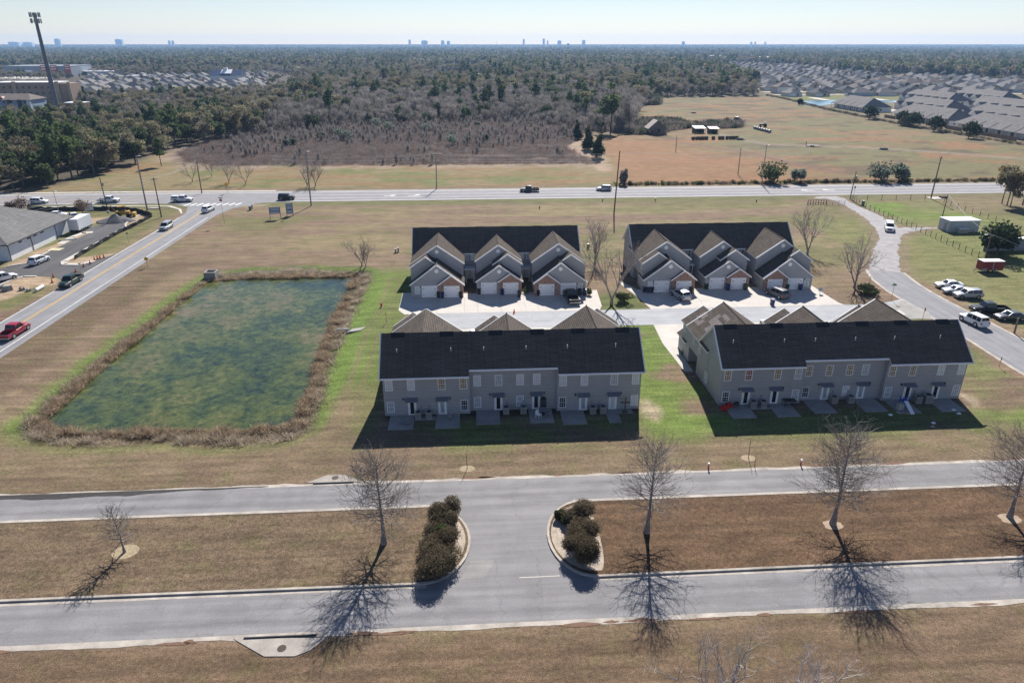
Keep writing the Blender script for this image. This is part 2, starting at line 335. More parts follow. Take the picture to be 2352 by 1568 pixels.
# ------------------------------------------------------------------ pond
def water_mat(deep=False):
    t = NT('pond_water'); p = t.pos(); a = t.noise(p, .055, 4, .6); b = t.noise(p, .9, 5, .75); d = t.noise(t.vmul(p, (1, .8, 1)), .021, 2)
    s = t.n('Math', {0: a, 1: t.mr(b, .3, .7, -.1, .1)}, operation='ADD').outputs[0]
    c = t.ramp(s, [(.30, (.020, .034, .026)), (.42, (.040, .060, .024)), (.54, (.078, .092, .026)), (.66, (.140, .112, .055))])
    c = t.mul(c, t.mr(b, .3, .7, .6, 1.4))
    t.set(Base_Color=c, Roughness=.16, Specular_IOR_Level=.5, IOR=1.33); t.bump(t.noise(t.vmul(p, (1, 1.8, 1)), 1.7, 4, .6), .10, .12)
    return t.m
m = MB(); m.add([(x, y, -.5) for x, y in POND], [tuple(range(len(POND)))])
tag(m.build('pond_water', water_mat()), kind='structure')
# ------------------------------------------------------------------ roads
def asphalt(name, col, ax=(.06, 1.1, 1), con=.16, stain=.0, tracks=()):
    t = NT(name); p = t.pos(); n1 = t.noise(t.vmul(p, ax), 1.0, 4, .6); n2 = t.noise(p, 9, 3, .7); n3 = t.noise(p, .35, 4, .6); n4 = t.noise(p, 1.1, 4, .65)
    c = t.mul((*col,), t.mr(n1, .3, .7, 1 - con, 1 + con)); c = t.mul(c, t.mr(n2, .3, .7, .84, 1.16)); c = t.mul(c, t.mr(n3, .3, .7, .9, 1.1))
    vo = t.n('TexVoronoi', {'Vector': t.n('VectorMath', {0: p, 1: t.n('VectorMath', {0: t.n('TexNoise', {'Vector': p, 'Scale': .8}).outputs[1], 1: (1.6, 1.6, 0)}, operation='MULTIPLY').outputs[0]}, operation='ADD').outputs[0], 'Scale': .16}, feature='DISTANCE_TO_EDGE').outputs[0]
    c = t.mix(t.mr(vo, .004, .008, .16, 0), c, (.05, .05, .052))
    if stain: c = t.mix(t.mr(n4, .60, .72, 0, stain), c, (.33, .29, .25))
    if tracks:
        y = t.n('SeparateXYZ', {0: p}).outputs[1]
        for v in tracks:
            d = t.n('Math', {0: t.n('Math', {0: y, 1: v}, operation='SUBTRACT').outputs[0]}, operation='ABSOLUTE').outputs[0]; d = t.n('Math', {0: d, 1: t.mr(n3, .3, .7, -.25, .25)}, operation='ADD').outputs[0]; c = t.mul(c, t.mr(d, .15, .6, .87, 1.0))
    t.set(Base_Color=c, Roughness=.88, Specular_IOR_Level=.25); t.bump(n2, .3, .02); return t.m
M_asp = asphalt('asphalt_pale', (.214, .207, .210), stain=.22, tracks=(43.0, 44.7, 58.6, 60.2)); M_hwy = asphalt('asphalt_highway', (.220, .212, .222), con=.12)
M_asp_v = asphalt('asphalt_lane', (.215, .212, .222), ax=(1.1, .05, 1)); M_new = asphalt('asphalt_new', (.082, .080, .084), ax=(.5, .05, 1), con=.25)
M_court = asphalt('asphalt_court', (.33, .335, .35), con=.10)
def concrete(name, col, var=.1):
    t = NT(name); p = t.pos(); n1 = t.noise(p, .5, 5, .65); n2 = t.noise(p, 6, 3); c = t.mul((*col,), t.mr(n1, .3, .7, 1 - var, 1 + var)); c = t.mul(c, t.mr(n2, .3, .7, .93, 1.07))
    t.set(Base_Color=c, Roughness=.9, Specular_IOR_Level=.2); return t.m
M_con = concrete('concrete_pale', (.50, .465, .42)); M_con2 = concrete('concrete_kerb', (.385, .345, .30), .34); M_con_d = concrete('concrete_stained', (.30, .285, .265), .2)
M_gravel = concrete('gravel', (.30, .285, .285), .22); M_white = mat('road_paint_white', (.62, .62, .60), .8, .25, 1.5, world=True); M_yel = mat('road_paint_yellow', (.55, .33, .05), .8, .2, 1.5, world=True)
def sheet(name, poly, z, m, kind='structure', parent=None):
    b = MB(); n = len(poly)
    A = sum(poly[i][0] * poly[(i + 1) % n][1] - poly[(i + 1) % n][0] * poly[i][1] for i in range(n))
    if A < 0: poly = poly[::-1]
    b.add([(x, y, z) for x, y in poly], [tuple(range(n))]); o = b.build(name, m, parent)
    if parent is None: tag(o, kind=kind)
    return o
rect = lambda x0, y0, x1, y1: [(x0, y0), (x1, y0), (x1, y1), (x0, y1)]
V1, V2, V3, V4 = 41.4, 46.45, 57.2, 61.8
def wav(x0, x1, y, amp, seed, step=.7):
    xs = np.arange(x0, x1 + step, step); d = (fbm(xs / 2.2, xs * 0 + seed, seed, 4) - .5) * 2 * amp
    return [(float(a), float(y + b)) for a, b in zip(xs, d)]
# near boulevard: two carriageways and the crossing between them
sheet('road', rect(-150, V1, 170, V2 + .06), .012, M_asp); sheet('road', rect(-150, V3 - .06, 170, V4), .012, M_asp)
sheet('road', rect(-5, V2 + .06, 13, V3 - .06), .008, M_asp)
# concrete gutters with ragged, grass-grown outer edges
sheet('gutter', wav(-150, 170, V1 + .42, .03, 3) + wav(-150, 170, V1 - .12, .22, 4)[::-1], .017, M_con2)
sheet('gutter', wav(-150, 170, V4 - .30, .03, 5) + wav(-150, 170, V4 + .16, .26, 6)[::-1], .017, M_con2)
sheet('gutter', wav(9.6, 170, V3 - .05, .02, 5) + wav(9.6, 170, V3 + .34, .05, 6)[::-1], .019, M_con2); sheet('gutter', wav(-150, -4.8, V3 - .05, .02, 7) + wav(-150, -4.8, V3 + .34, .05, 8)[::-1], .019, M_con2)
sheet('gutter', wav(9.8, 170, V2 + .03, .02, 15) + wav(9.8, 170, V2 - .42, .05, 16)[::-1], .017, M_con2); sheet('gutter', wav(-150, -5.0, V2 + .03, .02, 17) + wav(-150, -5.0, V2 - .42, .05, 18)[::-1], .017, M_con2)
# red-brown leaf litter that has drifted over the gutter
M_lit = mat('pine_straw', (.160, .092, .060), .95, .3, 4, world=True)
for i in range(30):
    x = rng.uniform(-40, 62); y = rng.choice((V1 - .15, V1 + .0, V4 + .12, V4 + .2)); L = rng.uniform(.8, 4.5); w = rng.uniform(.12, .3)
    if y > 60 and x < -8: continue
    P = [(x + L * t, y + w * math.sin(math.pi * t) * rng.uniform(.6, 1.2)) for t in np.linspace(0, 1, 8)] + [(x + L * t, y - w * .8 * math.sin(math.pi * t)) for t in np.linspace(1, 0, 8)][1:-1]
    sheet('leaf_litter', P, .021, M_lit, kind='stuff')
sheet('road_stain', wav(-90, -22, V4 - .05, .05, 81) + [(x, y - .75 * min(1, (-22 - x) / 14)) for x, y in wav(-90, -22, V4 - .15, .25, 82)][::-1], .0185, mat('dark_strip_grey', (.035, .032, .030), .9, .3, 2, world=True))  # near-black ragged strip along the far road edge, narrowing towards the crossing
# raised grass median: two islands with rounded ends
def island(pts, sgn):
    poly = pts; top = .13; b = MB(); b.prism(poly, -.05, top); o = b.build('median', M_ground)
    cols = np.tile(np.array([[.112, .070, .043, .06]]) if sgn > 0 else np.array([[.136, .097, .063, .20]]), (len(o.data.vertices), 1)); with_col(o.data, cols); tag(o, kind='structure')
    b = MB(); n = len(poly)                                   # kerb ring
    c = np.array(poly); d = np.roll(c, -1, 0) - np.roll(c, 1, 0); d /= np.linalg.norm(d, axis=1)[:, None]; nrm = np.stack([d[:, 1], -d[:, 0]], 1)
    A = sum(poly[i][0] * poly[(i + 1) % n][1] - poly[(i + 1) % n][0] * poly[i][1] for i in range(n))
    if A < 0: nrm = -nrm
    out = c + nrm * .17; inn = c - nrm * .06
    for i in range(n):
        j = (i + 1) % n
        b.slab([(*inn[i], .155), (*out[i], .150), (*out[j], .150), (*inn[j], .155)], .20)
    tag(b.build('kerb', M_con2), kind='structure')
def arc(cx, cy, rx, ry, a0, a1, n): return [(cx + rx * math.cos(R(a)), cy + ry * math.sin(R(a))) for a in np.linspace(a0, a1, n)]
ISL_L = [(-140, V2 + .2), (-70, V2 + .2), (-30, V2 + .2)] + arc(-4.9, 51.8, 4.1, 5.25, -90, 88, 18) + [(-30, V3 - .15), (-70, V3 - .15), (-140, V3 - .15)]
ISL_R = [(160, V2 + .2), (70, V2 + .2), (30, V2 + .2)] + arc(10.3, 51.8, 3.7, 5.25, 270, 92, 18) + [(30, V3 - .15), (70, V3 - .15), (160, V3 - .15)]
island(ISL_L, -1); island(ISL_R, 1)
M_mulch = mat('sandy_mulch', (.36, .30, .24), .95, .35, 3, world=True, bump=.3)
sheet('planting_bed', arc(-4.6, 51.9, 3.5, 4.6, -76, 76, 12) + [(-3.9 + .25 * math.sin(q * 2.3), q) for q in np.arange(56, 47.6, -.7)], .140, M_mulch); sheet('planting_bed', arc(10.2, 51.8, 3.4, 4.7, 100, 260, 12) + arc(10.6, 51.8, .7, 4.7, -85, 85, 12), .140, M_mulch)
M_tar = asphalt('asphalt_patch', (.245, .235, .228)); sheet('road_patch', wav(-.6, 1.4, 49.2, .2, 71) + wav(-1.6, .3, 46.9, .3, 72)[::-1], .015, M_tar); sheet('road_joint', wav(-4, 9, 57.05, .03, 73) + wav(-4, 9, 57.16, .03, 74)[::-1], .016, M_tar); sheet('road_joint', wav(3.5, 6.5, 46.75, .02, 75) + wav(3.5, 6.5, 46.85, .02, 76)[::-1], .016, M_con)
# left road, highway, right road, court
LR = lambda off, v: (-68.6 + (v - 96) * .012 + off, v)
sheet('road', [LR(-8.9, 20), LR(0, 20), LR(0, 188), LR(2.0, 197), (-60, 203.6), (-50, 205.2), (-95, 205.2), LR(-16.4, 203.6), LR(-11.5, 199.5), LR(-9.2, 192), LR(-8.9, 183)], .014, M_asp_v)
sheet('highway', [(-700, 204.6), (-100, 204.6), (700, 204.6), (700, 219.6), (-700, 219.6)], .010, M_hwy)
def line(p0, p1, w, m, z=.02, name='road_marking'):
    d = Vector(p1) - Vector(p0); q = Vector((-d.y, d.x)).normalized() * w / 2
    return sheet(name, [tuple(Vector(p0) - q), tuple(Vector(p1) - q), tuple(Vector(p1) + q), tuple(Vector(p0) + q)], z, m)
line(LR(-1.6, 20), LR(-1.4, 186), .16, M_white); line(LR(-8.7, 20), LR(-8.7, 186), .16, M_white)
for o in (-5.42, -5.08): line(LR(o, 20), LR(o, 193), .15, M_yel)
for v, m, w in ((205.6, M_white, .3), (218.6, M_white, .3)): line((-700, v), (-95 if v < 210 else 700, v), w, m); 
line((-52, 205.6), (700, 205.6), .3, M_white)
for v in (209.6, 213.9):
    for a, b in ((-700, -92), (-55, 700)): line((a, v), (b, v), .22, M_white if a > -60 and v > 210 and False else M_yel if a < -60 else M_white)
for i in range(40): line((-400 + i * 26, 216.2), (-394 + i * 26, 216.2), .18, M_white) if False else None
def turn_arrow(u, v, s):
    P = [(0, -.12), (1.6, -.12), (2.1, .25), (2.6, .25), (1.9, 1.1), (1.1, .25), (1.5, .25), (1.2, .16), (0, .16)]
    sheet('road_marking', [(u + s * x * 1.5, v + y * 1.5) for x, y in P], .02, M_white)
for p in (z6(1230, 566), z6(1450, 562)): a = S(p); turn_arrow(a[0] - 2, 211.4, 1)
for p in (z8(370, 523), z8(570, 522)): a = S(p); turn_arrow(a[0] + 2, 211.9, -1)
for i in range(9): line((-80.4 + i * 1.78, 200.9), (-79.6 + i * 1.78, 204.0), .7, M_white, .022)
sheet('shoulder', [(-700, 219.6), (700, 219.6), (700, 221.2), (-700, 221.2)], .008, M_con_d); sheet('pavement', [(-700, 222.0), (-96, 222.0), (-60, 221.4), (-60, 222.6), (-96, 223.4), (-700, 223.4)], .02, M_con)
sheet('pavement', [(-700, 202.2), (-97, 202.2), (-84, 201.3), (-79.5, 196.5), (-77.2, 191), (-77.6, 191), (-80.2, 196.3), (-85, 200.6), (-97, 201.2), (-700, 201.2)], .05, M_con)
RRL = PX([b4(q[0], q[1]) for q in ((500, 355), (560, 450), (700, 560), (850, 650))]) + [(76.9, 104), (76.7, 95), (76.2, 85), (76.0, 20)]
RRR = PX([b4(q[0], q[1]) for q in ((840, 385), (960, 480), (1100, 570), (1300, 680))]) + [(84.4, 104), (84.6, 95), (84.4, 85), (84.2, 20)]
sheet('road', RRL + RRR[::-1], .013, M_asp_v)
def rough_edge(poly, step, amp, seed):
    out = []
    for i in range(len(poly)):
        (x0, y0), (x1, y1) = poly[i], poly[(i + 1) % len(poly)]; L = math.hypot(x1 - x0, y1 - y0); n = max(1, int(L / step))
        for k in range(n): f = k / n; x, y = x0 + (x1 - x0) * f, y0 + (y1 - y0) * f; j = float(fbm(np.array([x * .9]), np.array([y * .9]), seed)[0] - .5) * 2 * amp; out.append((x - (y1 - y0) / (L + 1e-6) * j, y + (x1 - x0) / (L + 1e-6) * j))
    return out
sheet('gravel_drive', rough_edge(GRAVEL, .5, .9, 505), .009, M_gravel)
for edge, s in ((RRL, -1), (RRR, 1)):
    c = np.array(edge); out = []
    for (x, y) in edge: out.append((x + s * .55, y))
    sheet('gutter', list(edge) + out[::-1], .018, M_con2)
sheet('road', [(-9.5, 103.7), (76.6, 103.7), (77.0, 101.5), (77.2, 113.5), (74.5, 112.2), (70, 110.9), (-9.5, 110.9), (-10.6, 109.8), (-10.6, 104.8)], .016, M_court)
sheet('road_patch', PX([b4(690, 705), b4(850, 660), b4(1100, 770), b4(1130, 840), b4(880, 830)]), .019, M_con_d); sheet('road_patch', PX([b4(750, 765), b4(810, 750), b4(880, 795), b4(820, 803)]), .022, M_con)
sheet('pavement', [(-11.2, 94.0), (21.0, 94.0), (21.2, 103.75), (-11.2, 103.75)], .012, M_con); sheet('pavement', [(-11.4, 110.85), (21.8, 110.85), (22.6, 113), (23.2, 121.5), (21.2, 121.5), (21.2, 121.0), (-10.9, 121.0), (-10.9, 122), (-12.6, 122), (-12.6, 113)], .012, M_con)
sheet('pavement', [(30.6, 94.2), (62.2, 94.2), (62.4, 103.75), (30.4, 103.75)], .012, M_con); sheet('pavement', [(30.8, 110.85), (65.2, 110.85), (64.6, 112.2), (64.2, 121.4), (30.8, 121.4), (28.8, 126), (28.0, 126), (29.8, 118)], .012, M_con)
sheet('pavement', [(30.4, 103.7), (29.4, 103.7), (28.9, 96), (29.4, 86), (30.6, 86), (30.6, 96)], .014, M_con)
for u0, v0, s in ((0, 0, 0),):
    for x in (-6.0, -1.3, 1.0, 5.0, 9.3, 11.5, 16): line((x, 111), (x, 118.8), .05, M_con_d, .018, 'expansion_joint')
    for x in (36, 40.5, 46, 53, 58): line((x, 111), (x, 119), .05, M_con_d, .018, 'expansion_joint')
line((-11, 110.9), (65, 110.9), .12, M_con_d, .0205, 'road_joint')
# left plot: new asphalt and its kerbs
LOT = PX([c5(-200, 1180), c5(110, 1105), c5(380, 1065), c5(700, 885), c5(1000, 745), c5(1270, 630), c5(1100, 600), c5(1230, 560), c5(1400, 520), c5(1500, 430), c5(1780, 400), c5(1800, 470), c5(1740, 520), c5(1750, 560), c5(1690, 600), c5(885, 1045), c5(900, 1075), c5(1100, 1075), c5(1300, 1030), c5(1600, 930), c5(1600, 940), c5(1150, 1195), c5(860, 1290), c5(760, 1245), c5(500, 1240), c5(300, 1250), c5(180, 1290), c5(-100, 1420)])
sheet('parking_lot', LOT, .018, M_new)
def kerbline(pts, w=.3, h=.14, m=None, name='kerb'):
    b = MB()
    for (x0, y0), (x1, y1) in zip(pts[:-1], pts[1:]):
        d = Vector((x1 - x0, y1 - y0)); L = d.length; b.rbox((x0 + x1) / 2, (y0 + y1) / 2, 0, L + w * .3, w, h, math.atan2(d.y, d.x))
    return tag(b.build(name, m or M_con), kind='structure')
kerbline(PX([c5(1690, 600), c5(1300, 815), c5(885, 1040), c5(895, 1075), c5(1100, 1078), c5(1300, 1032)]), 1.2, .12); kerbline(PX([c5(-60, 1385), c5(180, 1290), c5(330, 1245), c5(500, 1242)]), .5)
kerbline(PX([c5(110, 1103), c5(380, 1062), c5(700, 885)]), .4); kerbline(PX([c5(840, 790), c5(990, 700), c5(1150, 640), c5(1270, 630)]), 1.6, .03)
kerbline(PX([c5(1745, 560), c5(1735, 520), c5(1790, 470), c5(1960, 380)]), .4)
# ================================================================== SIXPLEX HOUSES
def siding_mat(name, col):
    t = NT(name); u = t.uv(); sx = t.n('SeparateXYZ', {0: u}); y = t.n('Math', {0: sx.outputs[1], 1: 5.2}, operation='MULTIPLY').outputs[0]; fr = t.n('Math', {0: y}, operation='FRACT').outputs[0]
    n = t.noise(t.vmul(u, (.5, 4, 1)), 1.2, 4, .6); n2 = t.noise(t.obj(), .5, 3)
    c = t.mul((*col,), t.mr(fr, 0, .3, .42, 1.04)); c = t.mul(c, t.mr(n, .3, .7, .93, 1.07)); c = t.mul(c, t.mr(n2, .3, .7, .95, 1.05))
    t.set(Base_Color=c, Roughness=.6, Specular_IOR_Level=.3); t.bump(fr, .5, .02); return t.m
def shingle_mat(name, col, patch=None):
    t = NT(name); u = t.uv(); br = t.n('TexBrick', {'Vector': u, 'Color1': (.88, .88, .88, 1), 'Color2': (1.14, 1.14, 1.14, 1), 'Mortar': (.34, .34, .34, 1), 'Scale': 1.0, 'Mortar Size': .032, 'Mortar Smooth': .4, 'Brick Width': 1.6, 'Row Height': .26, 'Bias': 0})
    br.offset = .37
    n = t.noise(t.vmul(u, (1.2, .25, 1)), 1.0, 5, .65); n2 = t.noise(t.obj(), .22, 4)
    c = t.mul((*col,), br.outputs[0]); c = t.mul(c, t.mr(n, .3, .7, .88, 1.12)); c = t.mul(c, t.mr(n2, .3, .7, .93, 1.07))
    t.set(Base_Color=c, Roughness=1.0, Specular_IOR_Level=.04); t.bump(br.outputs[1], .6, -.03); return t.m
def brick_mat():
    t = NT('red_brick'); u = t.uv(); br = t.n('TexBrick', {'Vector': u, 'Color1': (.30, .125, .075, 1), 'Color2': (.40, .22, .145, 1), 'Mortar': (.36, .32, .28, 1), 'Scale': 1.0, 'Mortar Size': .012, 'Brick Width': .24, 'Row Height': .085})
    n = t.noise(t.vmul(u, (2, 6, 1)), 1.3, 3); t.set(Base_Color=t.mul(br.outputs[0], t.mr(n, .3, .7, .6, 1.4)), Roughness=.9); t.bump(br.outputs[1], .5, -.02); return t.m
M_side = siding_mat('vinyl_siding_grey', (.372, .376, .388)); M_sideL = siding_mat('vinyl_siding_white', (.62, .63, .64))
M_sh = shingle_mat('shingles_charcoal', (.120, .102, .088)); M_brick = brick_mat()
M_trim = mat('white_trim', (.84, .84, .84), .5, .05); M_door = mat('door_white', (.84, .85, .86), .45, .04); M_dark = mat('dark_void', (.012, .012, .014), .9, .1)
M_blk = mat('black_metal', (.02, .02, .022), .5, .1); M_grey = mat('galvanised_grey', (.30, .31, .32), .5, .1, metal=.3); M_pane_d = glass('window_glass_dark', (.012, .014, .018)); M_cano = mat('canopy_slate', (.16, .175, .20), .7, .08)
def blind(name, c1, c2):
    t = NT(name); u = t.uv(); n = t.noise(t.vmul(u, (3, .7, 1)), 1.3, 2); t.set(Base_Color=t.mix(t.mr(n, .35, .65, 0, 1), c1, c2), Roughness=.25, Specular_IOR_Level=.5); return t.m
M_panes = [M_pane_d, blind('window_blind_white', (.52, .55, .57), (.68, .70, .71)), blind('window_curtain_cream', (.22, .165, .075), (.38, .29, .15)), blind('window_blind_grey', (.26, .31, .34), (.46, .51, .54)), blind('window_curtain_red', (.20, .05, .045), (.30, .10, .09))]
def window_meshes(w, h, name):
    f = .085; m = MB()
    m.box(0, -.05, 0, w, .03, f); m.box(0, -.05, h - f, w, .03, h); m.box(0, -.05, f, f, .03, h - f); m.box(w - f, -.05, f, w, .03, h - f); m.box(f, -.045, h / 2 - .03, w - f, .02, h / 2 + .03)
    fr = m.mesh(name + '_frame', M_trim); g = MB()
    for k in (1, 2): g.box(w * k / 3 - .014, -.03, f, w * k / 3 + .014, -.012, h / 2 - .03); g.box(w * k / 3 - .014, -.03, h / 2 + .03, w * k / 3 + .014, -.012, h - f)
    for z in (h * .26, h * .745): g.box(f, -.028, z - .012, w - f, -.010, z + .012)
    mu = g.mesh(name + '_muntin', M_trim); ps = []
    for M in M_panes:
        p = MB(); p.add([(f, -.008, f), (w - f, -.008, f), (w - f, -.008, h - f), (f, -.008, h - f)], [(0, 1, 2, 3)]); ps.append(p.mesh(name + '_pane', M))
    return fr, mu, ps
WIN = window_meshes(.92, 1.48, 'window'); WINS = window_meshes(.72, 1.25, 'small_window')
def add_window(par, x, y, z, ang, pane, W=WIN, munt=True):
    'window whose outside faces -y before turning by ang'
    w = place(W[0], 'window', par, (x, y, z), ang); place(W[2][pane], 'pane', w)
    if munt: place(W[1], 'muntin', w)
    return w
def rear_door_meshes():
    m = MB(); m.box(0, -.05, 0, 1.02, .02, 2.08); d = m.mesh('rear_door', M_door); p = MB(); p.box(.28, -.065, .22, .74, -.03, 1.86); g = MB(); g.box(.1, -.11, .95, .14, -.05, 1.0)
    c = MB(); c.slab([(-.25, .0, 2.42), (-.25, -.75, 2.18), (1.27, -.75, 2.18), (1.27, 0, 2.42)], .07); c.box(-.2, -.7, 2.1, -.15, 0, 2.16); c.box(1.17, -.7, 2.1, 1.22, 0, 2.16)
    l = MB(); l.box(-.05, -.16, -.12, .07, 0, .12); l.box(-.02, -.1, .12, .04, 0, .18)
    return d, [p.mesh('door_glass', x) for x in M_panes], g.mesh('handle', M_blk), c.mesh('canopy', M_cano), l.mesh('wall_lamp', M_blk)
RD = rear_door_meshes()
def garage_door_mesh():
    m = MB()
    for i in range(4): m.box(0, -.03 + (i % 2) * .002, .02 + i * .515, 2.6, .03, .02 + i * .515 + .50)
    h = MB().box(0, -.045, -.03, .37, -.028, .03)
    f = MB(); f.box(-.11, -.05, 0, 0, .02, 2.2); f.box(2.6, -.05, 0, 2.71, .02, 2.2); f.box(-.11, -.05, 2.09, 2.71, .02, 2.2)
    return m.mesh('garage_door', M_door), h.mesh('hinge', M_blk), f.mesh('door_frame', M_trim)
GD = garage_door_mesh()
vm = MB(); vm.tube([(0, .02, 0), (0, -.06, 0)], .36, 16); VENT = vm.mesh('gable_vent', M_trim)
vm = MB(); vm.tube([(0, 0, -.2), (0, 0, .42)], .05, 8); PIPE = vm.mesh('vent_pipe', mat('pvc_white', (.7, .7, .7), .5)); vm = MB(); vm.box(-.22, -.14, -.02, .22, .14, .02); FLASH = vm.mesh('flashing', M_blk)
vm = MB(); vm.slab([(-.85, .12, .035), (-.85, .0, .035), (-.85, -.5, -.39), (.85, -.5, -.39), (.85, .0, .035), (.85, .12, .035)], .06); RV = vm.mesh('ridge_vent', mat('ridge_vent_dark', (.022, .022, .024), .9))
L6, RZ, RD_, SL = 31.6, 9.3, 14.2, .88          # length, ridge height, ridge depth, main roof slope
def main_z(d): return RZ - SL * abs(d - RD_)
def gable_wing(root, tagname, x0, x1, d0, d1, ez, sl, ext=None, brick=False, wallm=None, back=None, vent=True, cut=None):
    '''gabled wing, ridge running in depth; ext = (side, width, depth): half of the front steps forward under the same roof plane'''
    xc = (x0 + x1) / 2; pk = ez + sl * (x1 - x0) / 2; oh = .28; th = .17; wallm = wallm or M_side
    m = MB(); m.ext([(x0, 0), (x1, 0), (x1, ez - .1), (xc, pk - .1), (x0, ez - .1)], 'y', d0, d1)
    if cut:                                       # porch opening in the outer side wall
        m = MB(); s, ca, cb = cut; xo, xi = (x0, x0 + 1.7) if s < 0 else (x1, x1 - 1.7)
        m.ext([(x0, 2.45), (x1, 2.45), (x1, ez - .1), (xc, pk - .1), (x0, ez - .1)], 'y', d0, d1)
        a, b = min(xi, x1 if s < 0 else x0), max(xi, x1 if s < 0 else x0)
        m.box(x0, d0, 0, x1, ca, 2.45); m.box(x0, cb, 0, x1, d1, 2.45); m.box(a, ca, 0, b, cb, 2.45)
    w = m.build('wall', wallm, root)
    r = MB(); f = d0 - oh; bk = d1
    zL = lambda x: ez + sl * (x - x0); zRt = lambda x: ez + sl * (x1 - x)
    fl = fr = f
    if ext:
        side, ew, ed = ext; fe = d0 - ed - oh
        if side < 0: fl = fe
        else: fr = fe
        ex0, ex1 = (x0, x0 + ew) if side < 0 else (x1 - ew, x1); exc = (ex0 + ex1) / 2; epk = ez + sl * ew / 2
        e = MB(); zb = .0
        e.ext([(ex0, zb), (ex1, zb), (ex1, ez - .1), (exc, epk - .1), (ex0, ez - .1)], 'y', d0 - ed, d0 + .02)
        e.build('gable_wall', M_brick if brick else wallm, root)
        tr = MB()
        hw = ew / 2 + .3; za = epk - sl * hw + .03    # rake board of the stepped-forward gable
        tr.ext([(exc - hw, za), (exc, epk + .03), (exc + hw, za), (exc + hw, za - .24), (exc, epk - .21), (exc - hw, za - .24)], 'y', fe - .03, fe + .12)
        tr.build('rake_trim', M_trim, root)
        if side < 0:
            r.slab([(x0 - oh, fe, zL(x0 - oh)), (exc, fe, epk), (exc, f, epk), (x0 - oh, f, zL(x0 - oh))], th, 0, 1)
            r.slab([(exc, fe, epk), (ex1 + .25, fe, ez - sl * .25), (ex1 + .25, d0, ez - sl * .25), (exc, d0, epk)], th, 0, 1)
        else:
            r.slab([(exc, fe, epk), (x1 + oh, fe, zRt(x1 + oh)), (x1 + oh, f, zRt(x1 + oh)), (exc, f, epk)], th, 0, 1)
            r.slab([(ex0 - .25, fe, ez - sl * .25), (exc, fe, epk), (exc, d0, epk), (ex0 - .25, d0, ez - sl * .25)], th, 0, 1)
    r.slab([(x0 - oh, f, zL(x0 - oh)), (xc, f, pk), (xc, bk, pk), (x0 - oh, bk, zL(x0 - oh))], th, 0, 1)
    r.slab([(xc, f, pk), (x1 + oh, f, zRt(x1 + oh)), (x1 + oh, bk, zRt(x1 + oh)), (xc, bk, pk)], th, 0, 1)
    ro = r.build('roof', [M_sh, M_trim], root)
    cap = MB(); cap.tube([(xc, f + .05, pk + .0), (xc, bk - .05, pk + .0)], .085, 6); cap.build('ridge_cap', M_sh, ro)
    tr = MB()
    hw = (x1 - x0) / 2 + oh; za = pk - sl * hw + .03
    tr.ext([(xc - hw, za), (xc, pk + .03), (xc + hw, za), (xc + hw, za - .26), (xc, pk - .23), (xc - hw, za - .26)], 'y', f - .03, f + .12)
    tr.build('rake_trim', M_trim, root)
    if vent: place(VENT, 'gable_vent', root, (xc, d0, pk - 1.25))
    return w
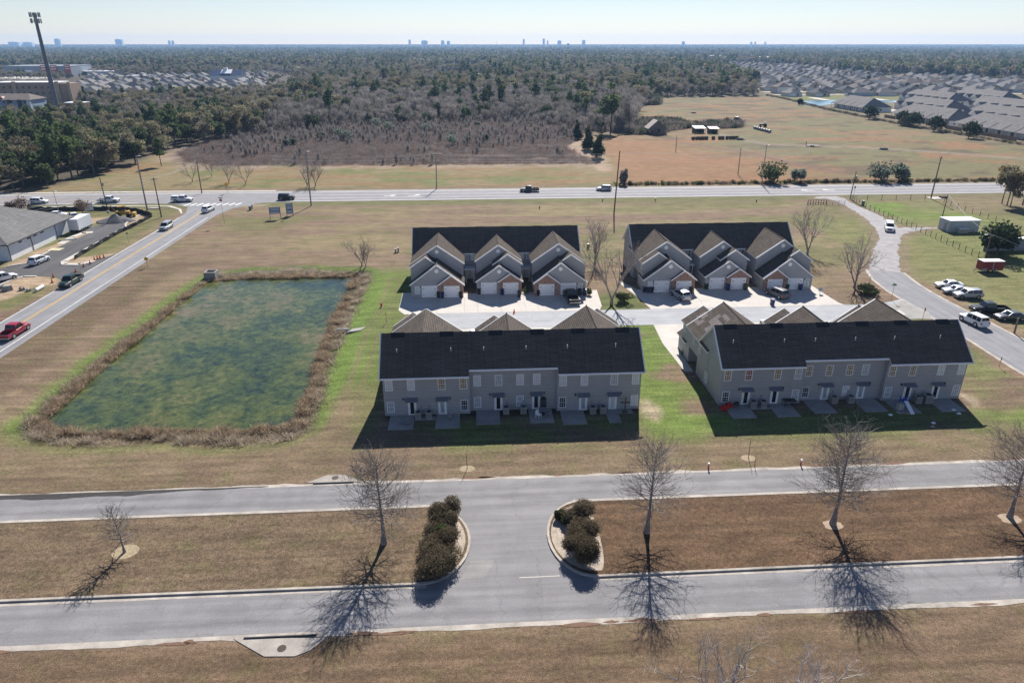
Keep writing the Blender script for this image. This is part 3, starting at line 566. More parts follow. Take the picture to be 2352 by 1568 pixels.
def sixplex(label, loc, rz, panes, seed, group):
    rg = random.Random(seed); root = thing('townhouse_block', label, 'townhouse', loc, rz, group)
    # main block: three stretches, the middle one set back at the rear
    for a, b, rear in ((.03, 10.4, 18.3), (10.4, 21.1, 17.65), (21.1, L6 - .03, 18.3)):
        m = MB(); m.ext([(10.1, 0), (rear, 0), (rear, main_z(rear) - .12), (RD_, RZ - .12), (10.1, main_z(10.1) - .12)], 'x', a, b); m.build('wall', M_side, root)
    r = MB(); oh = .3; th = .17
    r.slab([(-oh, RD_, RZ), (-oh, 9.65, main_z(9.65)), (L6 + oh, 9.65, main_z(9.65)), (L6 + oh, RD_, RZ)], th, 0, 1)
    for a, b, e in ((-oh, 10.35, 18.75), (10.35, 21.15, 18.1), (21.15, L6 + oh, 18.75)):
        r.slab([(a, RD_, RZ), (b, RD_, RZ), (b, e, main_z(e)), (a, e, main_z(e))], th, 0, 1)
    ro = r.build('roof', [M_sh, M_trim], root)
    for a, b, e in ((-oh, 10.35, 18.75), (10.35, 21.15, 18.1), (21.15, L6 + oh, 18.75)): MB().box(a + .01, e - .01, main_z(e) - .20, b - .01, e + .10, main_z(e) - .05).build('gutter', M_trim, ro)
    for a in (9.3, 19.7): MB().box(a, 9.55, main_z(9.65) - .2, a + 2.9, 9.66, main_z(9.65) - .04).build('gutter', M_trim, ro)
    for x in (-oh - .03, L6 + oh - .09):
        z0 = main_z(9.65) + .03; z1_ = main_z(18.75) + .03
        MB().ext([(9.65, z0), (RD_, RZ + .03), (18.75, z1_), (18.75, z1_ - .26), (RD_, RZ - .23), (9.65, z0 - .26)], 'x', x, x + .12).build('rake_trim', M_trim, ro)
    for x in (1.9, 7.5, 12.6, 17.8, 23.8, 29.8)[::1]:
        rv = place(RV, 'ridge_vent', ro, (L6 - x if False else x, RD_ + .0, RZ + .02), math.pi)
    for x in (1.75, 8.3, 12.3, 17.5, 22.6, 28.6):
        p = place(PIPE, 'vent_pipe', ro, (L6 - x, 16.15, main_z(16.15))); 
    # wings towards the court
    gable_wing(root, 'a', 0, 9.4, 4.0, 13.2, 5.25, .70, (-1, 5.4, 2.4), cut=(-1, 5.1, 8.9))
    gable_wing(root, 'b', 11.8, 20.0, 5.2, 12.9, 5.25, .70, (1, 5.0, 2.2))
    gable_wing(root, 'c', 22.2, L6, 4.0, 13.2, 5.25, .70, (1, 5.4, 2.4), cut=(1, 5.1, 8.9))
    gable_wing(root, 'ga', .04, 9.36, 0, 4.02, 2.62, .75, (1, 4.3, .35), brick=True)
    gable_wing(root, 'gb', 11.84, 19.96, 1.2, 5.22, 2.62, .70, (1, 4.1, .35), brick=True)
    gable_wing(root, 'gc', 22.24, L6 - .04, 0, 4.02, 2.62, .75, (-1, 4.3, .35), brick=True)
    for x, d in ((2.0, 0), (6.0, -.35), (12.7, 1.2), (16.65, .85), (23.1, -.35), (27.1, 0)):
        gd = place(GD[0], 'garage_door', root, (x, d - .02, 0)); place(GD[2], 'door_frame', gd)
        for hx in (.05, 2.18):
            for hz in (.45, 1.62): place(GD[1], 'hinge', gd, (hx, 0, hz))
        for q in (x - .32, x + 2.92):
            if rg.random() < .8: place(RD[4], 'wall_lamp', root, (q, d, 2.0))
    add_window(root, .7, 0, .62, 0, 1); add_window(root, 30.1, 0, .62, 0, 3)
    # recessed entries between the wings
    for xa in (9.65, 20.25):
        for k in (0, 1): add_window(root, xa + .05 + k * 1.12, 10.1, 3.75, 0, rg.choice((0, 1, 3)), WINS)
        for k in (0, 1):
            d = MB(); d.box(0, -.05, 0, .92, .02, 2.05); dd = d.build('entry_door', M_door, root, (xa + .02 + k * 1.02, 10.1, .1)); place(RD[2], 'handle', dd)
        po = MB().box(xa - .1, 7.7, 2.6, xa + 2.05, 10.1, 2.75).build('porch_roof', M_trim, root)
        for k in range(2): MB().box(xa + .2 + k * 1.4, 7.8, 0, xa + .35 + k * 1.4, 7.95, 2.6).build('porch_post', M_trim, po)
    # rear elevation (x runs the other way when seen from behind)
    ups = (-.02, 2.64, 6.32, 8.95, 10.62, 13.25, 15.9, 17.95, 21.12, 23.75, 27.45, 30.1); los = (.02, 9.0, 10.62, 15.9, 21.12, 30.12); drs = (2.62, 6.3, 13.2, 17.9, 23.7, 27.4)
    k = 0
    for x, z, rows in [(x, 3.42, 0) for x in ups] + [(x, .45, 1) for x in los]:
        d = 17.65 if 10.4 < x < 20.5 else 18.3; add_window(root, L6 - x - .32, d, z, math.pi, panes[k % len(panes)]); k += 1
    for i, x in enumerate(drs):
        d = 17.65 if 10.4 < x < 20.5 else 18.3; dr = place(RD[0], 'rear_door', root, (L6 - x - .28, d, .02), math.pi); place(RD[1][(0, 3, 0, 0, 3, 1)[i] if seed % 2 else (0, 0, 3, 3, 0, 0)[i]], 'door_glass', dr); place(RD[2], 'handle', dr)
        place(RD[3], 'canopy', root, (L6 - x - .28, d, .02), math.pi); place(RD[4], 'wall_lamp', root, (L6 - x + (.25 if i % 2 == 0 else -1.75), d, 2.25), math.pi)
        mt = MB(); mt.box(-.1, -.09, 0, .1, .0, .3); mt.tube([(0, -.06, -.6), (0, -.06, 0)], .025, 5); mt.build('meter_box', M_grey, root, (L6 - x + (-1.85 if i % 2 == 0 else .85), d, 1.0), math.pi)
    # side windows
    for x, ang in ((0, -math.pi / 2), (L6, math.pi / 2)):
        s = -1 if x == 0 else 1
        for d, z, pn in ((9.6, 3.3, 2), (12.9, .55, 3), (2.6, 3.6, 2), (7.0, 3.5, 2)):
            add_window(root, x, d + (.45 if s < 0 else -.45), z, ang, pn, WIN if z < 2 else WINS)
    return root
grpT = 'grey townhouse blocks around the court'
HA = sixplex('grey sided townhouse block with dark roof, its patio side towards the boulevard, beside the pond', (-11.0 + L6, 94.2, 0), math.pi, [1, 1, 2, 2, 1, 3, 1, 1, 1, 1, 3, 1, 3, 0, 3, 3, 0, 1], 1, grpT)
HB = sixplex('grey townhouse block with a pale patched wing roof and a red-curtained rear window', (30.75 + L6, 94.4, 0), math.pi, [2, 4, 2, 3, 2, 2, 2, 3, 2, 2, 1, 1, 0, 3, 0, 1, 3, 3], 2, grpT)
HC = sixplex('grey townhouse block with garages facing the court, on the pond side', (-10.85, 119.35, 0), 0, [1, 3, 2], 3, grpT)
HD = sixplex('grey townhouse block with garages facing the court, beside the gravel drive', (31.5, 119.6, 0), 0, [1, 3, 2], 4, grpT)
# pale replacement shingles on one wing
M_shp = shingle_mat('shingles_pale_patch', (.23, .195, .18))
def roof_patch(root, x, d, w, l, plane):
    z = lambda xx: 5.25 + .70 * (L6 - xx) + .012; m = MB()
    m.slab([(x, d, z(x)), (x + w, d, z(x + w)), (x + w, d + l, z(x + w)), (x, d + l, z(x))], .01); m.build('roof_patch', M_shp, root)
for x, d, w, l in ((28.2, 6.2, 1.5, 3.2), (27.7, 7.0, 1.0, 2.2), (29.7, 7.4, .9, 3.6), (28.6, 9.4, 1.1, 1.3), (29.2, 3.2, 1.2, 1.6), (30.0, 3.9, .9, 1.8)): roof_patch(HB, x, d, w, l, 0)
# ------------------------------------------------------------------ patios, air conditioners, patio things
for u0, v0 in ((-11.0, 75.9), (30.75, 76.1)):
    for i, (a, b, c, d) in enumerate(((.7, 3.7, -3.5, 0), (6.3, 9.2, -3.5, 0), (11.2, 14.1, -2.9, .55), (17.7, 20.6, -2.9, .55), (21.6, 24.5, -3.5, 0), (27.2, 28.7, -3.4, 0))):
        b2 = MB(); b2.box(u0 + a, v0 + c, -.02, u0 + (30.3 if (i == 5 and u0 > 0) else b), v0 + d - .01, .07); tag(b2.build('patio', M_con_d), kind='structure')
    if u0 < 0: b2 = MB(); b2.box(u0 + 28.72, v0 - 1.2, -.02, u0 + 30.6, v0 - .01, .065); tag(b2.build('patio', M_con_d), kind='structure')
    b2 = MB(); b2.box(u0 + 3.75, v0 - 1.4, -.02, u0 + 6.25, v0 - .35, .03); tag(b2.build('patio', M_con_d), kind='structure')
def ac_meshes():
    m = MB(); m.box(-.36, -.36, .06, .36, .36, .82); m.box(-.38, -.38, 0, .38, .38, .06); m.box(-.38, -.38, .82, .38, .38, .86)
    s = MB()
    for sx, sy, a in ((0, -.365, 0), (0, .365, 0), (-.365, 0, 1), (.365, 0, 1)):
        for k in range(6):
            z = .13 + k * .11
            if a: s.box(sx - .012, -.30, z, sx + .012, .30, z + .05)
            else: s.box(-.30, sy - .012, z, .30, sy + .012, z + .05)
    f = MB(); f.tube([(0, 0, .855), (0, 0, .885)], .28, 14)
    return m.mesh('casing', mat('ac_beige', (.36, .345, .32), .6)), s.mesh('louvre', mat('ac_louvre', (.14, .14, .14), .6)), f.mesh('fan_grille', M_blk)
ACM = ac_meshes()
def ac(x, y, label, s=1.0):
    t = thing('air_conditioner', label, 'air conditioner', (x, y, .03), 0, 'air conditioners behind the townhouses')
    for me, n in zip(ACM, ('casing', 'louvre', 'fan_grille')): place(me, n, t, scale=s)
    return t
for u0, v0, nm in ((-11.0, 75.9, 'the block beside the pond'), (30.75, 76.1, 'the block with the patched roof')):
    for i, (x, dv) in enumerate(((4.15, -.8), (5.45, -.8), (14.9, -.2), (17.05, -.2), (25.6, -.8), (26.85, -.8))):
        ac(u0 + x, v0 + dv, 'square air conditioner between the rear doors of ' + nm, 1.0 if not (u0 > 0 and i == 5) else 1.25)
# ================================================================== VEHICLES
M_tyre = mat('tyre_rubber', (.018, .018, .019), .9, .1); M_rim = mat('alloy_rim', (.42, .43, .45), .35, .05, metal=.8); M_cglass = glass('car_glass', (.010, .013, .016), .06)
M_hl = mat('headlight_lens', (.62, .64, .66), .2, .05); M_tl = mat('taillight_red', (.32, .015, .015), .3, .05); M_plas = mat('black_plastic', (.022, .022, .024), .6, .1)
def paintm(name, col, metal=0.0):
    if name in _mc: return _mc[name]
    t = NT(name); t.set(Base_Color=col, Roughness=.35, Metallic=metal, Specular_IOR_Level=.4, Coat_Weight=.25, Coat_Roughness=.1); _mc[name] = t.m; return t.m
PAINT = dict(white=paintm('paint_white', (.72, .73, .74)), silver=paintm('paint_silver', (.42, .44, .47), .3), black=paintm('paint_black', (.010, .011, .013)), green=paintm('paint_dark_green', (.012, .035, .026)), red=paintm('paint_red', (.30, .012, .03)), grey=paintm('paint_grey', (.11, .115, .13), .3), slate=paintm('paint_slate', (.022, .03, .034)))
KIND = dict(
    suv=dict(L=4.75, W=1.87, H=1.72, top=[(0, .60, .80), (.015, .74, .88), (.05, .86, .94), (.16, .96, .985), (.28, 1.02, 1), (.5, 1.02, 1), (.85, 1.04, .99), (.96, 1.02, .95), (.99, .92, .91), (1, .62, .88)], g=(.27, .41, .90, .975), wh=(.18, .80), r=.36, side=((.335, .56), (.585, .755), (.775, .90))),
    sedan=dict(L=4.85, W=1.84, H=1.45, top=[(0, .54, .80), (.015, .66, .88), (.05, .76, .94), (.16, .86, .985), (.29, .92, 1), (.5, .93, 1), (.84, .97, .99), (.96, .95, .94), (.99, .86, .90), (1, .58, .86)], g=(.28, .43, .70, .87), wh=(.18, .79), r=.33, side=((.37, .54), (.56, .75))),
    minivan=dict(L=5.0, W=1.95, H=1.76, top=[(0, .58, .80), (.015, .72, .88), (.05, .84, .94), (.12, .93, .985), (.22, 1.0, 1), (.5, 1.0, 1), (.85, 1.02, .99), (.97, 1.0, .95), (.99, .9, .92), (1, .6, .9)], g=(.20, .37, .93, .985), wh=(.18, .80), r=.35, side=((.30, .48), (.50, .70), (.72, .92))),
    boxy=dict(L=4.7, W=1.9, H=1.84, top=[(0, .62, .86), (.015, .86, .93), (.05, 1.02, .97), (.16, 1.08, .99), (.30, 1.1, 1), (.5, 1.1, 1), (.85, 1.1, .99), (.97, 1.08, .97), (.99, 1.0, .95), (1, .62, .93)], g=(.30, .38, .94, .975), wh=(.18, .79), r=.40, side=((.35, .55), (.575, .755), (.775, .93))),
    pickup=dict(L=5.85, W=1.98, H=1.88, top=[(0, .66, .84), (.012, .86, .91), (.04, 1.0, .96), (.14, 1.09, .985), (.27, 1.13, 1), (.45, 1.13, 1), (.63, 1.13, 1)], g=(.265, .355, .585, .625), wh=(.165, .79), r=.41, side=((.315, .45), (.465, .60)), bed=.63))
def car_meshes(kind):
    K = KIND[kind]; L, W, H = K['L'], K['W'] / 2, K['H']; X = lambda t: L / 2 - t * L; zb = .24; out = {}
    body = MB(); rings = []
    for t, zt, wf in K['top']:
        w = W * wf; zm = zb + (zt - zb) * .5; e = .12 if t in (0, 1) else 0
        half = [(w * .82, zb + e), (w * .97, zb + .12 + e), (w, zm), (w * .965, zt - .07), (w * .86, zt - .005), (w * .45, zt + .02)]
        rings.append([(X(t), y, z) for y, z in half] + [(X(t), -y, z) for y, z in half[::-1]])
    n = len(rings[0])
    for r_ in rings: body.v += r_
    for i in range(len(rings) - 1):
        for k in range(n): body.f.append([i * n + k, i * n + (k + 1) % n, (i + 1) * n + (k + 1) % n, (i + 1) * n + k]); body.m.append(0)
    body.f.append(list(range(n))[::-1]); body.m.append(0); body.f.append([(len(rings) - 1) * n + k for k in range(n)]); body.m.append(0)
    zt = lambda t: float(np.interp(t, [q[0] for q in K['top']], [q[1] for q in K['top']]))
    a, b, c, d = K['g']; wb, wt = W * .90, W * .74
    P = lambda t, y, z: (X(t), y, z)
    za, zd, zr1, zr2 = zt(a) - .02, zt(d) - .02, H - .05, H - .04
    base = [P(a, wb, za), P(d, wb, zd), P(d, -wb, zd), P(a, -wb, za)]; top = [P(b, wt, zr1), P(c, wt, zr2), P(c, -wt, zr2), P(b, -wt, zr1)]
    crown = [P(b + .03, wt * .6, H), P(c - .03, wt * .6, H), P(c - .03, -wt * .6, H), P(b + .03, -wt * .6, H)]
    body.add(base + top + crown, [(0, 1, 5, 4), (2, 3, 7, 6), (3, 0, 4, 7), (1, 2, 6, 5), (4, 5, 9, 8), (5, 6, 10, 9), (6, 7, 11, 10), (7, 4, 8, 11), (8, 9, 10, 11)])
    out['body'] = body
    def panel(p00, p10, p11, p01, fx0, fx1, fy0, fy1, off=.014):
        V = [Vector(q) for q in (p00, p10, p11, p01)]
        I = lambda fx, fy: V[0] * (1 - fx) * (1 - fy) + V[1] * fx * (1 - fy) + V[2] * fx * fy + V[3] * (1 - fx) * fy
        nn = (V[1] - V[0]).cross(V[3] - V[0]).normalized() * off; m = MB()
        q = [I(fx0, fy0) + nn, I(fx1, fy0) + nn, I(fx1, fy1) + nn, I(fx0, fy1) + nn]
        return m.slab([tuple(x) for x in q], .004)
    out['windshield'] = [panel(base[3], base[0], top[0], top[3], .05, .95, .08, .95)]; out['rear_window'] = [panel(base[1], base[2], top[2], top[1], .08, .92, .30 if kind != 'sedan' else .1, .92)]
    sw = []
    for (s0, s1) in K['side']:
        for sg in (1, -1):
            # quad on the side plane between t=s0..s1
            def pt(t, f):
                zlo = np.interp(t, [a, d], [za, zd]) + .05; zhi = min(np.interp(t, [a, b, c, d], [za, zr1, zr2, zd]) - .05, H - .12)
                zz = zlo + (zhi - zlo) * f; y = wb + (wt - wb) * max(0, min(1, (zz - za) / (zr1 - za))); return (X(t), sg * (y + .014), zz)
            m = MB(); q = [pt(s0, 0), pt(s1, 0), pt(s1, 1), pt(s0, 1)]; q2 = [(x, y - sg * .01, z) for x, y, z in q]
            m.add(q + q2, [(0, 1, 2, 3), (7, 6, 5, 4), (0, 4, 5, 1), (1, 5, 6, 2), (2, 6, 7, 3), (3, 7, 4, 0)]); sw.append(m)
    out['side_window'] = sw
    hl, tl, mi, ar = [], [], [], []
    zf = zt(.05) - .14; zr_ = zt(.97) - .22
    for sg in (1, -1):
        hl.append(MB().box(X(.05) , min(sg * W * .50, sg * W * .90), zf - .07, X(.006), max(sg * W * .50, sg * W * .90), zf + .05))
        tl.append(MB().box(X(1.003), min(sg * W * .66, sg * W * .94), (zr_ if 'bed' not in K else .92) - .10, X(.975), max(sg * W * .66, sg * W * .94), (zr_ if 'bed' not in K else .92) + .14))
        mi.append(MB().box(X(a + .075), min(sg * W * .95, sg * W * 1.13), za + .04, X(a + .045), max(sg * W * .95, sg * W * 1.13), za + .22))
        for t in K['wh']:
            m = MB(); m.tube([(X(t), sg * (W - .12), K['r']), (X(t), sg * (W + .006), K['r'])], K['r'] * 1.2, 14); ar.append(m)
    out['headlight'] = hl; out['taillight'] = tl; out['mirror'] = mi; out['wheel_arch'] = ar
    out['grille'] = [MB().box(X(.02), -W * .45, .52, X(-.004), W * .45, zf)]
    if 'bed' in K:
        t0 = K['bed'] + .003; m = MB(); z0, z1_ = .42, 1.08; w = W * .985
        m.box(X(1), -w, z0, X(t0), w, .66); m.box(X(1), -w, .66, X(t0), -w + .1, z1_); m.box(X(1), w - .1, .66, X(t0), w, z1_); m.box(X(t0) - .08, -w + .1, .66, X(t0), w - .1, z1_)
        out['bed'] = [m]; g = MB(); g.box(X(1) - .06, -w, .62, X(1), w, z1_ - .01); out['tailgate'] = [g]
        out['bed_liner'] = [MB().box(X(.985), -w + .1, .66, X(t0) - .08, w - .1, .70)]
        out['bumper'] = [MB().box(X(1.03), -w, .42, X(.99), w, .6)]
    w = MB(); r = K['r']; w.tube([(0, -.11, 0), (0, -.09, 0), (0, .09, 0), (0, .11, 0)], [r * .93, r, r, r * .93], 18); ri = MB(); ri.tube([(0, .10, 0), (0, .118, 0)], r * .64, 12)
    ri2 = MB(); ri2.tube([(0, -.118, 0), (0, -.10, 0)], r * .64, 12)
    out['_wheel'] = (w, ri, ri2); out['_X'] = X; out['_W'] = W
    return out
_cm = {}
def car(kind, colour, label, cat, loc, heading, group='cars and trucks on the roads and drives', roof=None, glassy=True):
    if kind not in _cm:
        o = car_meshes(kind); d = {}
        for k, v in o.items():
            if k in ('body', 'bed', 'tailgate', 'mirror', '_X', '_W', '_wheel'): d[k] = v; continue
            mm = dict(windshield=M_cglass, rear_window=M_cglass, side_window=M_cglass, headlight=M_hl, taillight=M_tl, wheel_arch=M_plas, grille=M_plas, bed_liner=M_plas, bumper=M_rim)[k]
            d[k] = [q.mesh(kind + '_' + k, mm) for q in v]
        w, a, b = o['_wheel']; d['_wheel'] = (w.mesh('wheel', M_tyre, .6), a.mesh('rim', M_rim), b.mesh('rim', M_rim)); d['col'] = {}; _cm[kind] = d
    d = _cm[kind]
    if colour not in d['col']:
        d['col'][colour] = dict(body=d['body'].mesh(kind + '_body', PAINT[colour], .55), mirror=[q.mesh('mirror', PAINT[colour]) for q in d['mirror']], bed=[q.mesh('bed', PAINT[colour]) for q in d.get('bed', [])], tailgate=[q.mesh('tailgate', PAINT[colour]) for q in d.get('tailgate', [])])
    c = d['col'][colour]; K = KIND[kind]; nm = {'suv': 'suv', 'boxy': 'suv', 'sedan': 'car', 'minivan': 'minivan', 'pickup': 'pickup_truck'}[kind]
    t = thing(nm, label, cat, loc, R(heading), group); body = place(c['body'], 'body', t)
    for k in ('windshield', 'rear_window', 'side_window', 'headlight', 'taillight', 'wheel_arch', 'grille', 'bed_liner', 'bumper'):
        for me in d.get(k, []): place(me, k, t)
    for me in c['mirror']: place(me, 'mirror', t)
    for me in c['bed']: place(me, 'bed', t)
    for me in c['tailgate']: place(me, 'tailgate', t)
    X, W = d['_X'], d['_W']
    for q in K['wh']:
        for sg in (1, -1):
            w = place(d['_wheel'][0], 'wheel', t, (X(q), sg * (W - .10), K['r'])); place(d['_wheel'][1 if sg > 0 else 2], 'rim', w)
    return t
def at_px(p, back=0.9): a = S(p); return (a[0], a[1] + back, .02)
onh = 'vehicles driving on the highway'; onr = 'vehicles on the two-lane side road'
car('suv', 'white', 'white suv driving on the highway towards the two white pickups', 'suv', (at_px(z5(330, 655))[0], 206.9, .02), 0, onh)
car('pickup', 'white', 'white open-bed pickup driving on the highway past the construction plot', 'pickup truck', (at_px(z5(968, 648))[0], 207.2, .02), 0, onh)
tp = car('pickup', 'white', 'white pickup with a covered bed turning at the crosswalk', 'pickup truck', (at_px(z5(1640, 645))[0], 207.0, .02), -3, onh)
X6 = lambda t: 5.85 / 2 - t * 5.85
MB().ext([(-.94, 1.08), (.94, 1.08), (.80, 1.72), (-.80, 1.72)], 'x', X6(.99), X6(.635)).build('bed_cover', PAINT['white'], tp); MB().box(X6(.95), -.93, 1.2, X6(.67), .93, 1.55).build('cover_window', M_cglass, tp)
car('boxy', 'black', 'boxy black suv driving on the highway near the real estate boards', 'suv', (at_px(z6(272, 610))[0], 208.0, .02), 0, onh)
car('pickup', 'slate', 'dark pickup driving on the highway beside a silver suv', 'pickup truck', (at_px(z7(148, 535))[0], 215.6, .02), 180, onh)
car('suv', 'silver', 'silver suv driving on the highway past the two cedars', 'suv', (at_px(z7(822, 518))[0], 215.9, .02), 180, onh)
car('suv', 'white', 'white suv seen from behind at the crosswalk', 'suv', (LR(-3.6, 188)[0], at_px(z5(1910, 722))[1], .02), 84, onr)
car('minivan', 'silver', 'pale minivan on the side road driving away from the crosswalk', 'minivan', (LR(-7.0, 160)[0], at_px(z5(1510, 893))[1] + 1, .02), -90, onr)
tg = car('pickup', 'green', 'dark green pickup with a ladder rack on the side road by the traffic cones', 'pickup truck', (LR(-7.6, 120)[0], at_px(b1(650, 318))[1] + 1.5, .02), -91, onr)
rk = MB()
for x in (-2.3, -1.0):
    for y in (-.85, .85): rk.tube([(x, y, 1.05), (x, y, 1.62)], .03, 5)
    rk.tube([(x, -.87, 1.62), (x, .87, 1.62)], .03, 5)
rk.tube([(-2.3, .85, 1.60), (-1, .85, 1.60)], .03, 5); rk.tube([(-2.3, -.85, 1.60), (-1, -.85, 1.60)], .03, 5); rk.build('ladder_rack', M_blk, tg)
car('pickup', 'red', 'red pickup on the side road driving towards the highway', 'pickup truck', (LR(-3.2, 100)[0], S(b1(60, 790))[1] + 2.0, .02), 89, onr)
lot = 'vehicles on the construction plot'
a = at_px(c5(490, 1085), 1.6); car('suv', 'white', 'white suv parked on the new asphalt beside the unfinished building', 'suv', a, 84, lot)
a = at_px(c5(10, 1320), 1.0); car('suv', 'white', 'white suv parked by the sandy plot entrance', 'suv', a, 55, lot)
a = at_px(c5(1020, 470), 1.0); car('pickup', 'white', 'white crew pickup with a dark bed behind the unfinished building', 'pickup truck', a, 215, lot)
a = at_px(c5(770, 425), 1.0); car('sedan', 'white', 'white car parked behind the unfinished building beside a floodlight pole', 'car', a, 10, lot)
prk = 'cars parked on the grass by the access road'
car('sedan', 'white', 'white sedan parked on grass, farthest along from the black pickup', 'car', at_px(c6(395, 250), 1.0), 172, prk)
car('sedan', 'silver', 'pale sedan parked on grass between a white sedan and a silver suv', 'car', at_px(c6(520, 340), 1.0), 172, prk)
car('suv', 'silver', 'silver suv parked on grass beside a pale sedan', 'suv', at_px(c6(690, 410), 1.0), 176, prk)
car('pickup', 'black', 'black crew pickup parked on grass by the access road', 'pickup truck', at_px(c6(1040, 650), 1.2), 172, prk)
car('sedan', 'grey', 'grey sedan parked on grass behind a wooden post', 'car', at_px(c6(1370, 755), 1.0), 178, prk)
car('boxy', 'white', 'white long suv driving on the access road past the black pickup', 'suv', (81.6, S(c6(790, 800))[1] + .4, .02), 97, prk)
tv = car('pickup', 'white', 'white pickup with a white bed cap on the gravel drive', 'pickup truck', at_px(z8(1168, 905), 2.4), -118, prk)
MB().ext([(-.94, 1.08), (.94, 1.08), (.80, 1.86), (-.80, 1.86)], 'x', X6(.99), X6(.635)).build('bed_cover', PAINT['white'], tv)
crt = 'cars on the court driveways'
car('suv', 'silver', 'silver suv with a white tailgate parked in shade at a brick-trimmed garage', 'suv', at_px(zd(835, 880), 1.6), 103, crt)
car('suv', 'grey', 'grey suv with a sunlit roof parked in shade on the court', 'suv', at_px(zd(1815, 865), 1.6), 112, crt)
car('pickup', 'black', 'black pickup parked in shade beside the blue bin on the court', 'pickup truck', at_px(zc(1910, 880), 2.2), 95, crt)
car('suv', 'white', 'white suv standing on the court behind the patched roof', 'suv', (S(zd(1680, 1040), 1.5)[0], 100.6, .02), 90, crt)
car('sedan', 'white', 'white car standing on the court behind the block by the pond', 'car', (S(zc(930, 1135), 1.4)[0], 99.6, .02), 90, crt)
# ------------------------------------------------------------------ trailers
def cargo_trailer(loc, rz):
    t = thing('cargo_trailer', 'red enclosed cargo trailer with a white roof standing on the grass', 'trailer', loc, rz)
    M_red = mat('trailer_red', (.23, .022, .03), .5, .08); MB().box(-2.15, -.95, .5, 2.15, .95, 2.3).build('body', M_red, t); MB().slab([(-2.18, -.98, 2.36), (2.18, -.98, 2.36), (2.18, .98, 2.36), (-2.18, .98, 2.36)], .07).build('roof', M_trim, t)
    MB().box(-2.17, -.97, .42, -1.1, -.95, .95).build('gravel_guard', M_grey, t); MB().box(-.03, -.97, 2.3, .03, -.955, .5).build('seam', M_trim, t)
    m = MB(); m.tube([(-2.1, -.5, .48), (-3.2, 0, .48)], .05, 6); m.tube([(-2.1, .5, .48), (-3.2, 0, .48)], .05, 6); m.tube([(-3.0, 0, 0), (-3.0, 0, .7)], .05, 6); m.build('tongue', M_grey, t)
    for sg in (-1, 1):
        w = MB().tube([(.3, sg * .86, .34), (.3, sg * 1.06, .34)], .34, 16).build('wheel', M_tyre, t); MB().tube([(.3, sg * 1.05, .34), (.3, sg * 1.075, .34)], .2, 12).build('rim', M_rim, w)
        MB().box(-.2, min(sg * .95, sg * 1.1), .70, .8, max(sg * .95, sg * 1.1), .76).build('mudguard', M_rim, t)
    return t
cargo_trailer((*S(c4(1790, 1345)), .02), R(-2))
# the car loaded on a box truck at the plot: white box trailer with dark wheels
a = S(c5(1060, 640)); t = thing('box_trailer', 'white box trailer with a dark wheel row at the corner of the unfinished building', 'trailer', (a[0] - .3, a[1] + 3, .02), R(90), lot)
MB().box(-3.2, -1.2, .7, 3.2, 1.2, 3.3).build('body', PAINT['white'], t); MB().box(-3.2, -1.21, .45, 3.2, 1.21, .69).build('chassis', M_blk, t)
for x in (-2.2, -1.3, -.4):
    for sg in (-1, 1): MB().tube([(x, sg * 1.0, .42), (x, sg * 1.22, .42)], .42, 14).build('wheel', M_tyre, t)
# ================================================================== VEGETATION
def leaf_mat(name, col, var=.35, trans=.0, rnd=.25):
    t = NT(name); oi = t.n('ObjectInfo').outputs['Random']; n = t.noise(t.obj(), .9, 3, .6); c = t.mul((*col,), t.mr(n, .3, .7, 1 - var, 1 + var)); c = t.mul(c, t.mr(oi, 0, 1, 1 - rnd, 1 + rnd))
    t.set(Base_Color=c, Roughness=.8, Specular_IOR_Level=.15)
    if trans:                                              # thin leaves and stalks let light through
        tl = t.n('BsdfTranslucent', {'Color': c}); mx = t.n('MixShader', {0: trans, 1: t.b.outputs[0], 2: tl.outputs[0]}); t.t.links.new(mx.outputs[0], t.t.nodes['Material Output'].inputs[0])
    return t.m
M_bark = leaf_mat('bark_grey_brown', (.17, .14, .12), .25); M_barkp = leaf_mat('bark_pine', (.10, .072, .055), .25); M_barkl = leaf_mat('bark_pale', (.34, .295, .26), .3)
M_pine = leaf_mat('foliage_pine', (.095, .132, .052), trans=.42); M_oak = leaf_mat('foliage_evergreen', (.078, .102, .044), trans=.42); M_olive = leaf_mat('foliage_olive', (.205, .185, .100), trans=.45); M_och = leaf_mat('foliage_ochre', (.175, .135, .070), trans=.45)
M_twig = leaf_mat('twigs_grey', (.275, .250, .228), .3, trans=.3); M_twigp = leaf_mat('twigs_purple_brown', (.180, .128, .106), .3, trans=.3); M_cedar = leaf_mat('foliage_cedar', (.036, .056, .026), trans=.3); M_sage = leaf_mat('foliage_sage', (.17, .20, .155), .3, trans=.4)
M_shrubb = leaf_mat('foliage_bronze', (.165, .132, .085), .4, trans=.4); M_shrubg = leaf_mat('foliage_bright_green', (.085, .15, .045), .4, trans=.4); M_straw = leaf_mat('dry_reed', (.52, .44, .34), .4, trans=.5); M_straw2 = leaf_mat('dry_reed_brown', (.42, .32, .22), .4, trans=.5)
def rand_dirs(n, r):
    d = r.normal(size=(n, 3)); return d / np.linalg.norm(d, axis=1)[:, None]
def quads(cen, size, r, up=0.0, asp=1.0, axis=None):
    'n leaf-clump quads'
    n = len(cen); a = rand_dirs(n, r) if axis is None else axis; b = rand_dirs(n, r); b -= a * (a * b).sum(1)[:, None]; b /= np.linalg.norm(b, axis=1)[:, None] + 1e-9
    s = np.asarray(size).reshape(-1, 1) * np.ones((n, 1)); A = a * s * asp / 2; B = b * s / 2
    V = np.stack([cen - A - B, cen + A - B, cen + A + B * .6, cen - A + B], 1).reshape(-1, 3); F = np.arange(n * 4).reshape(-1, 4); return V, F
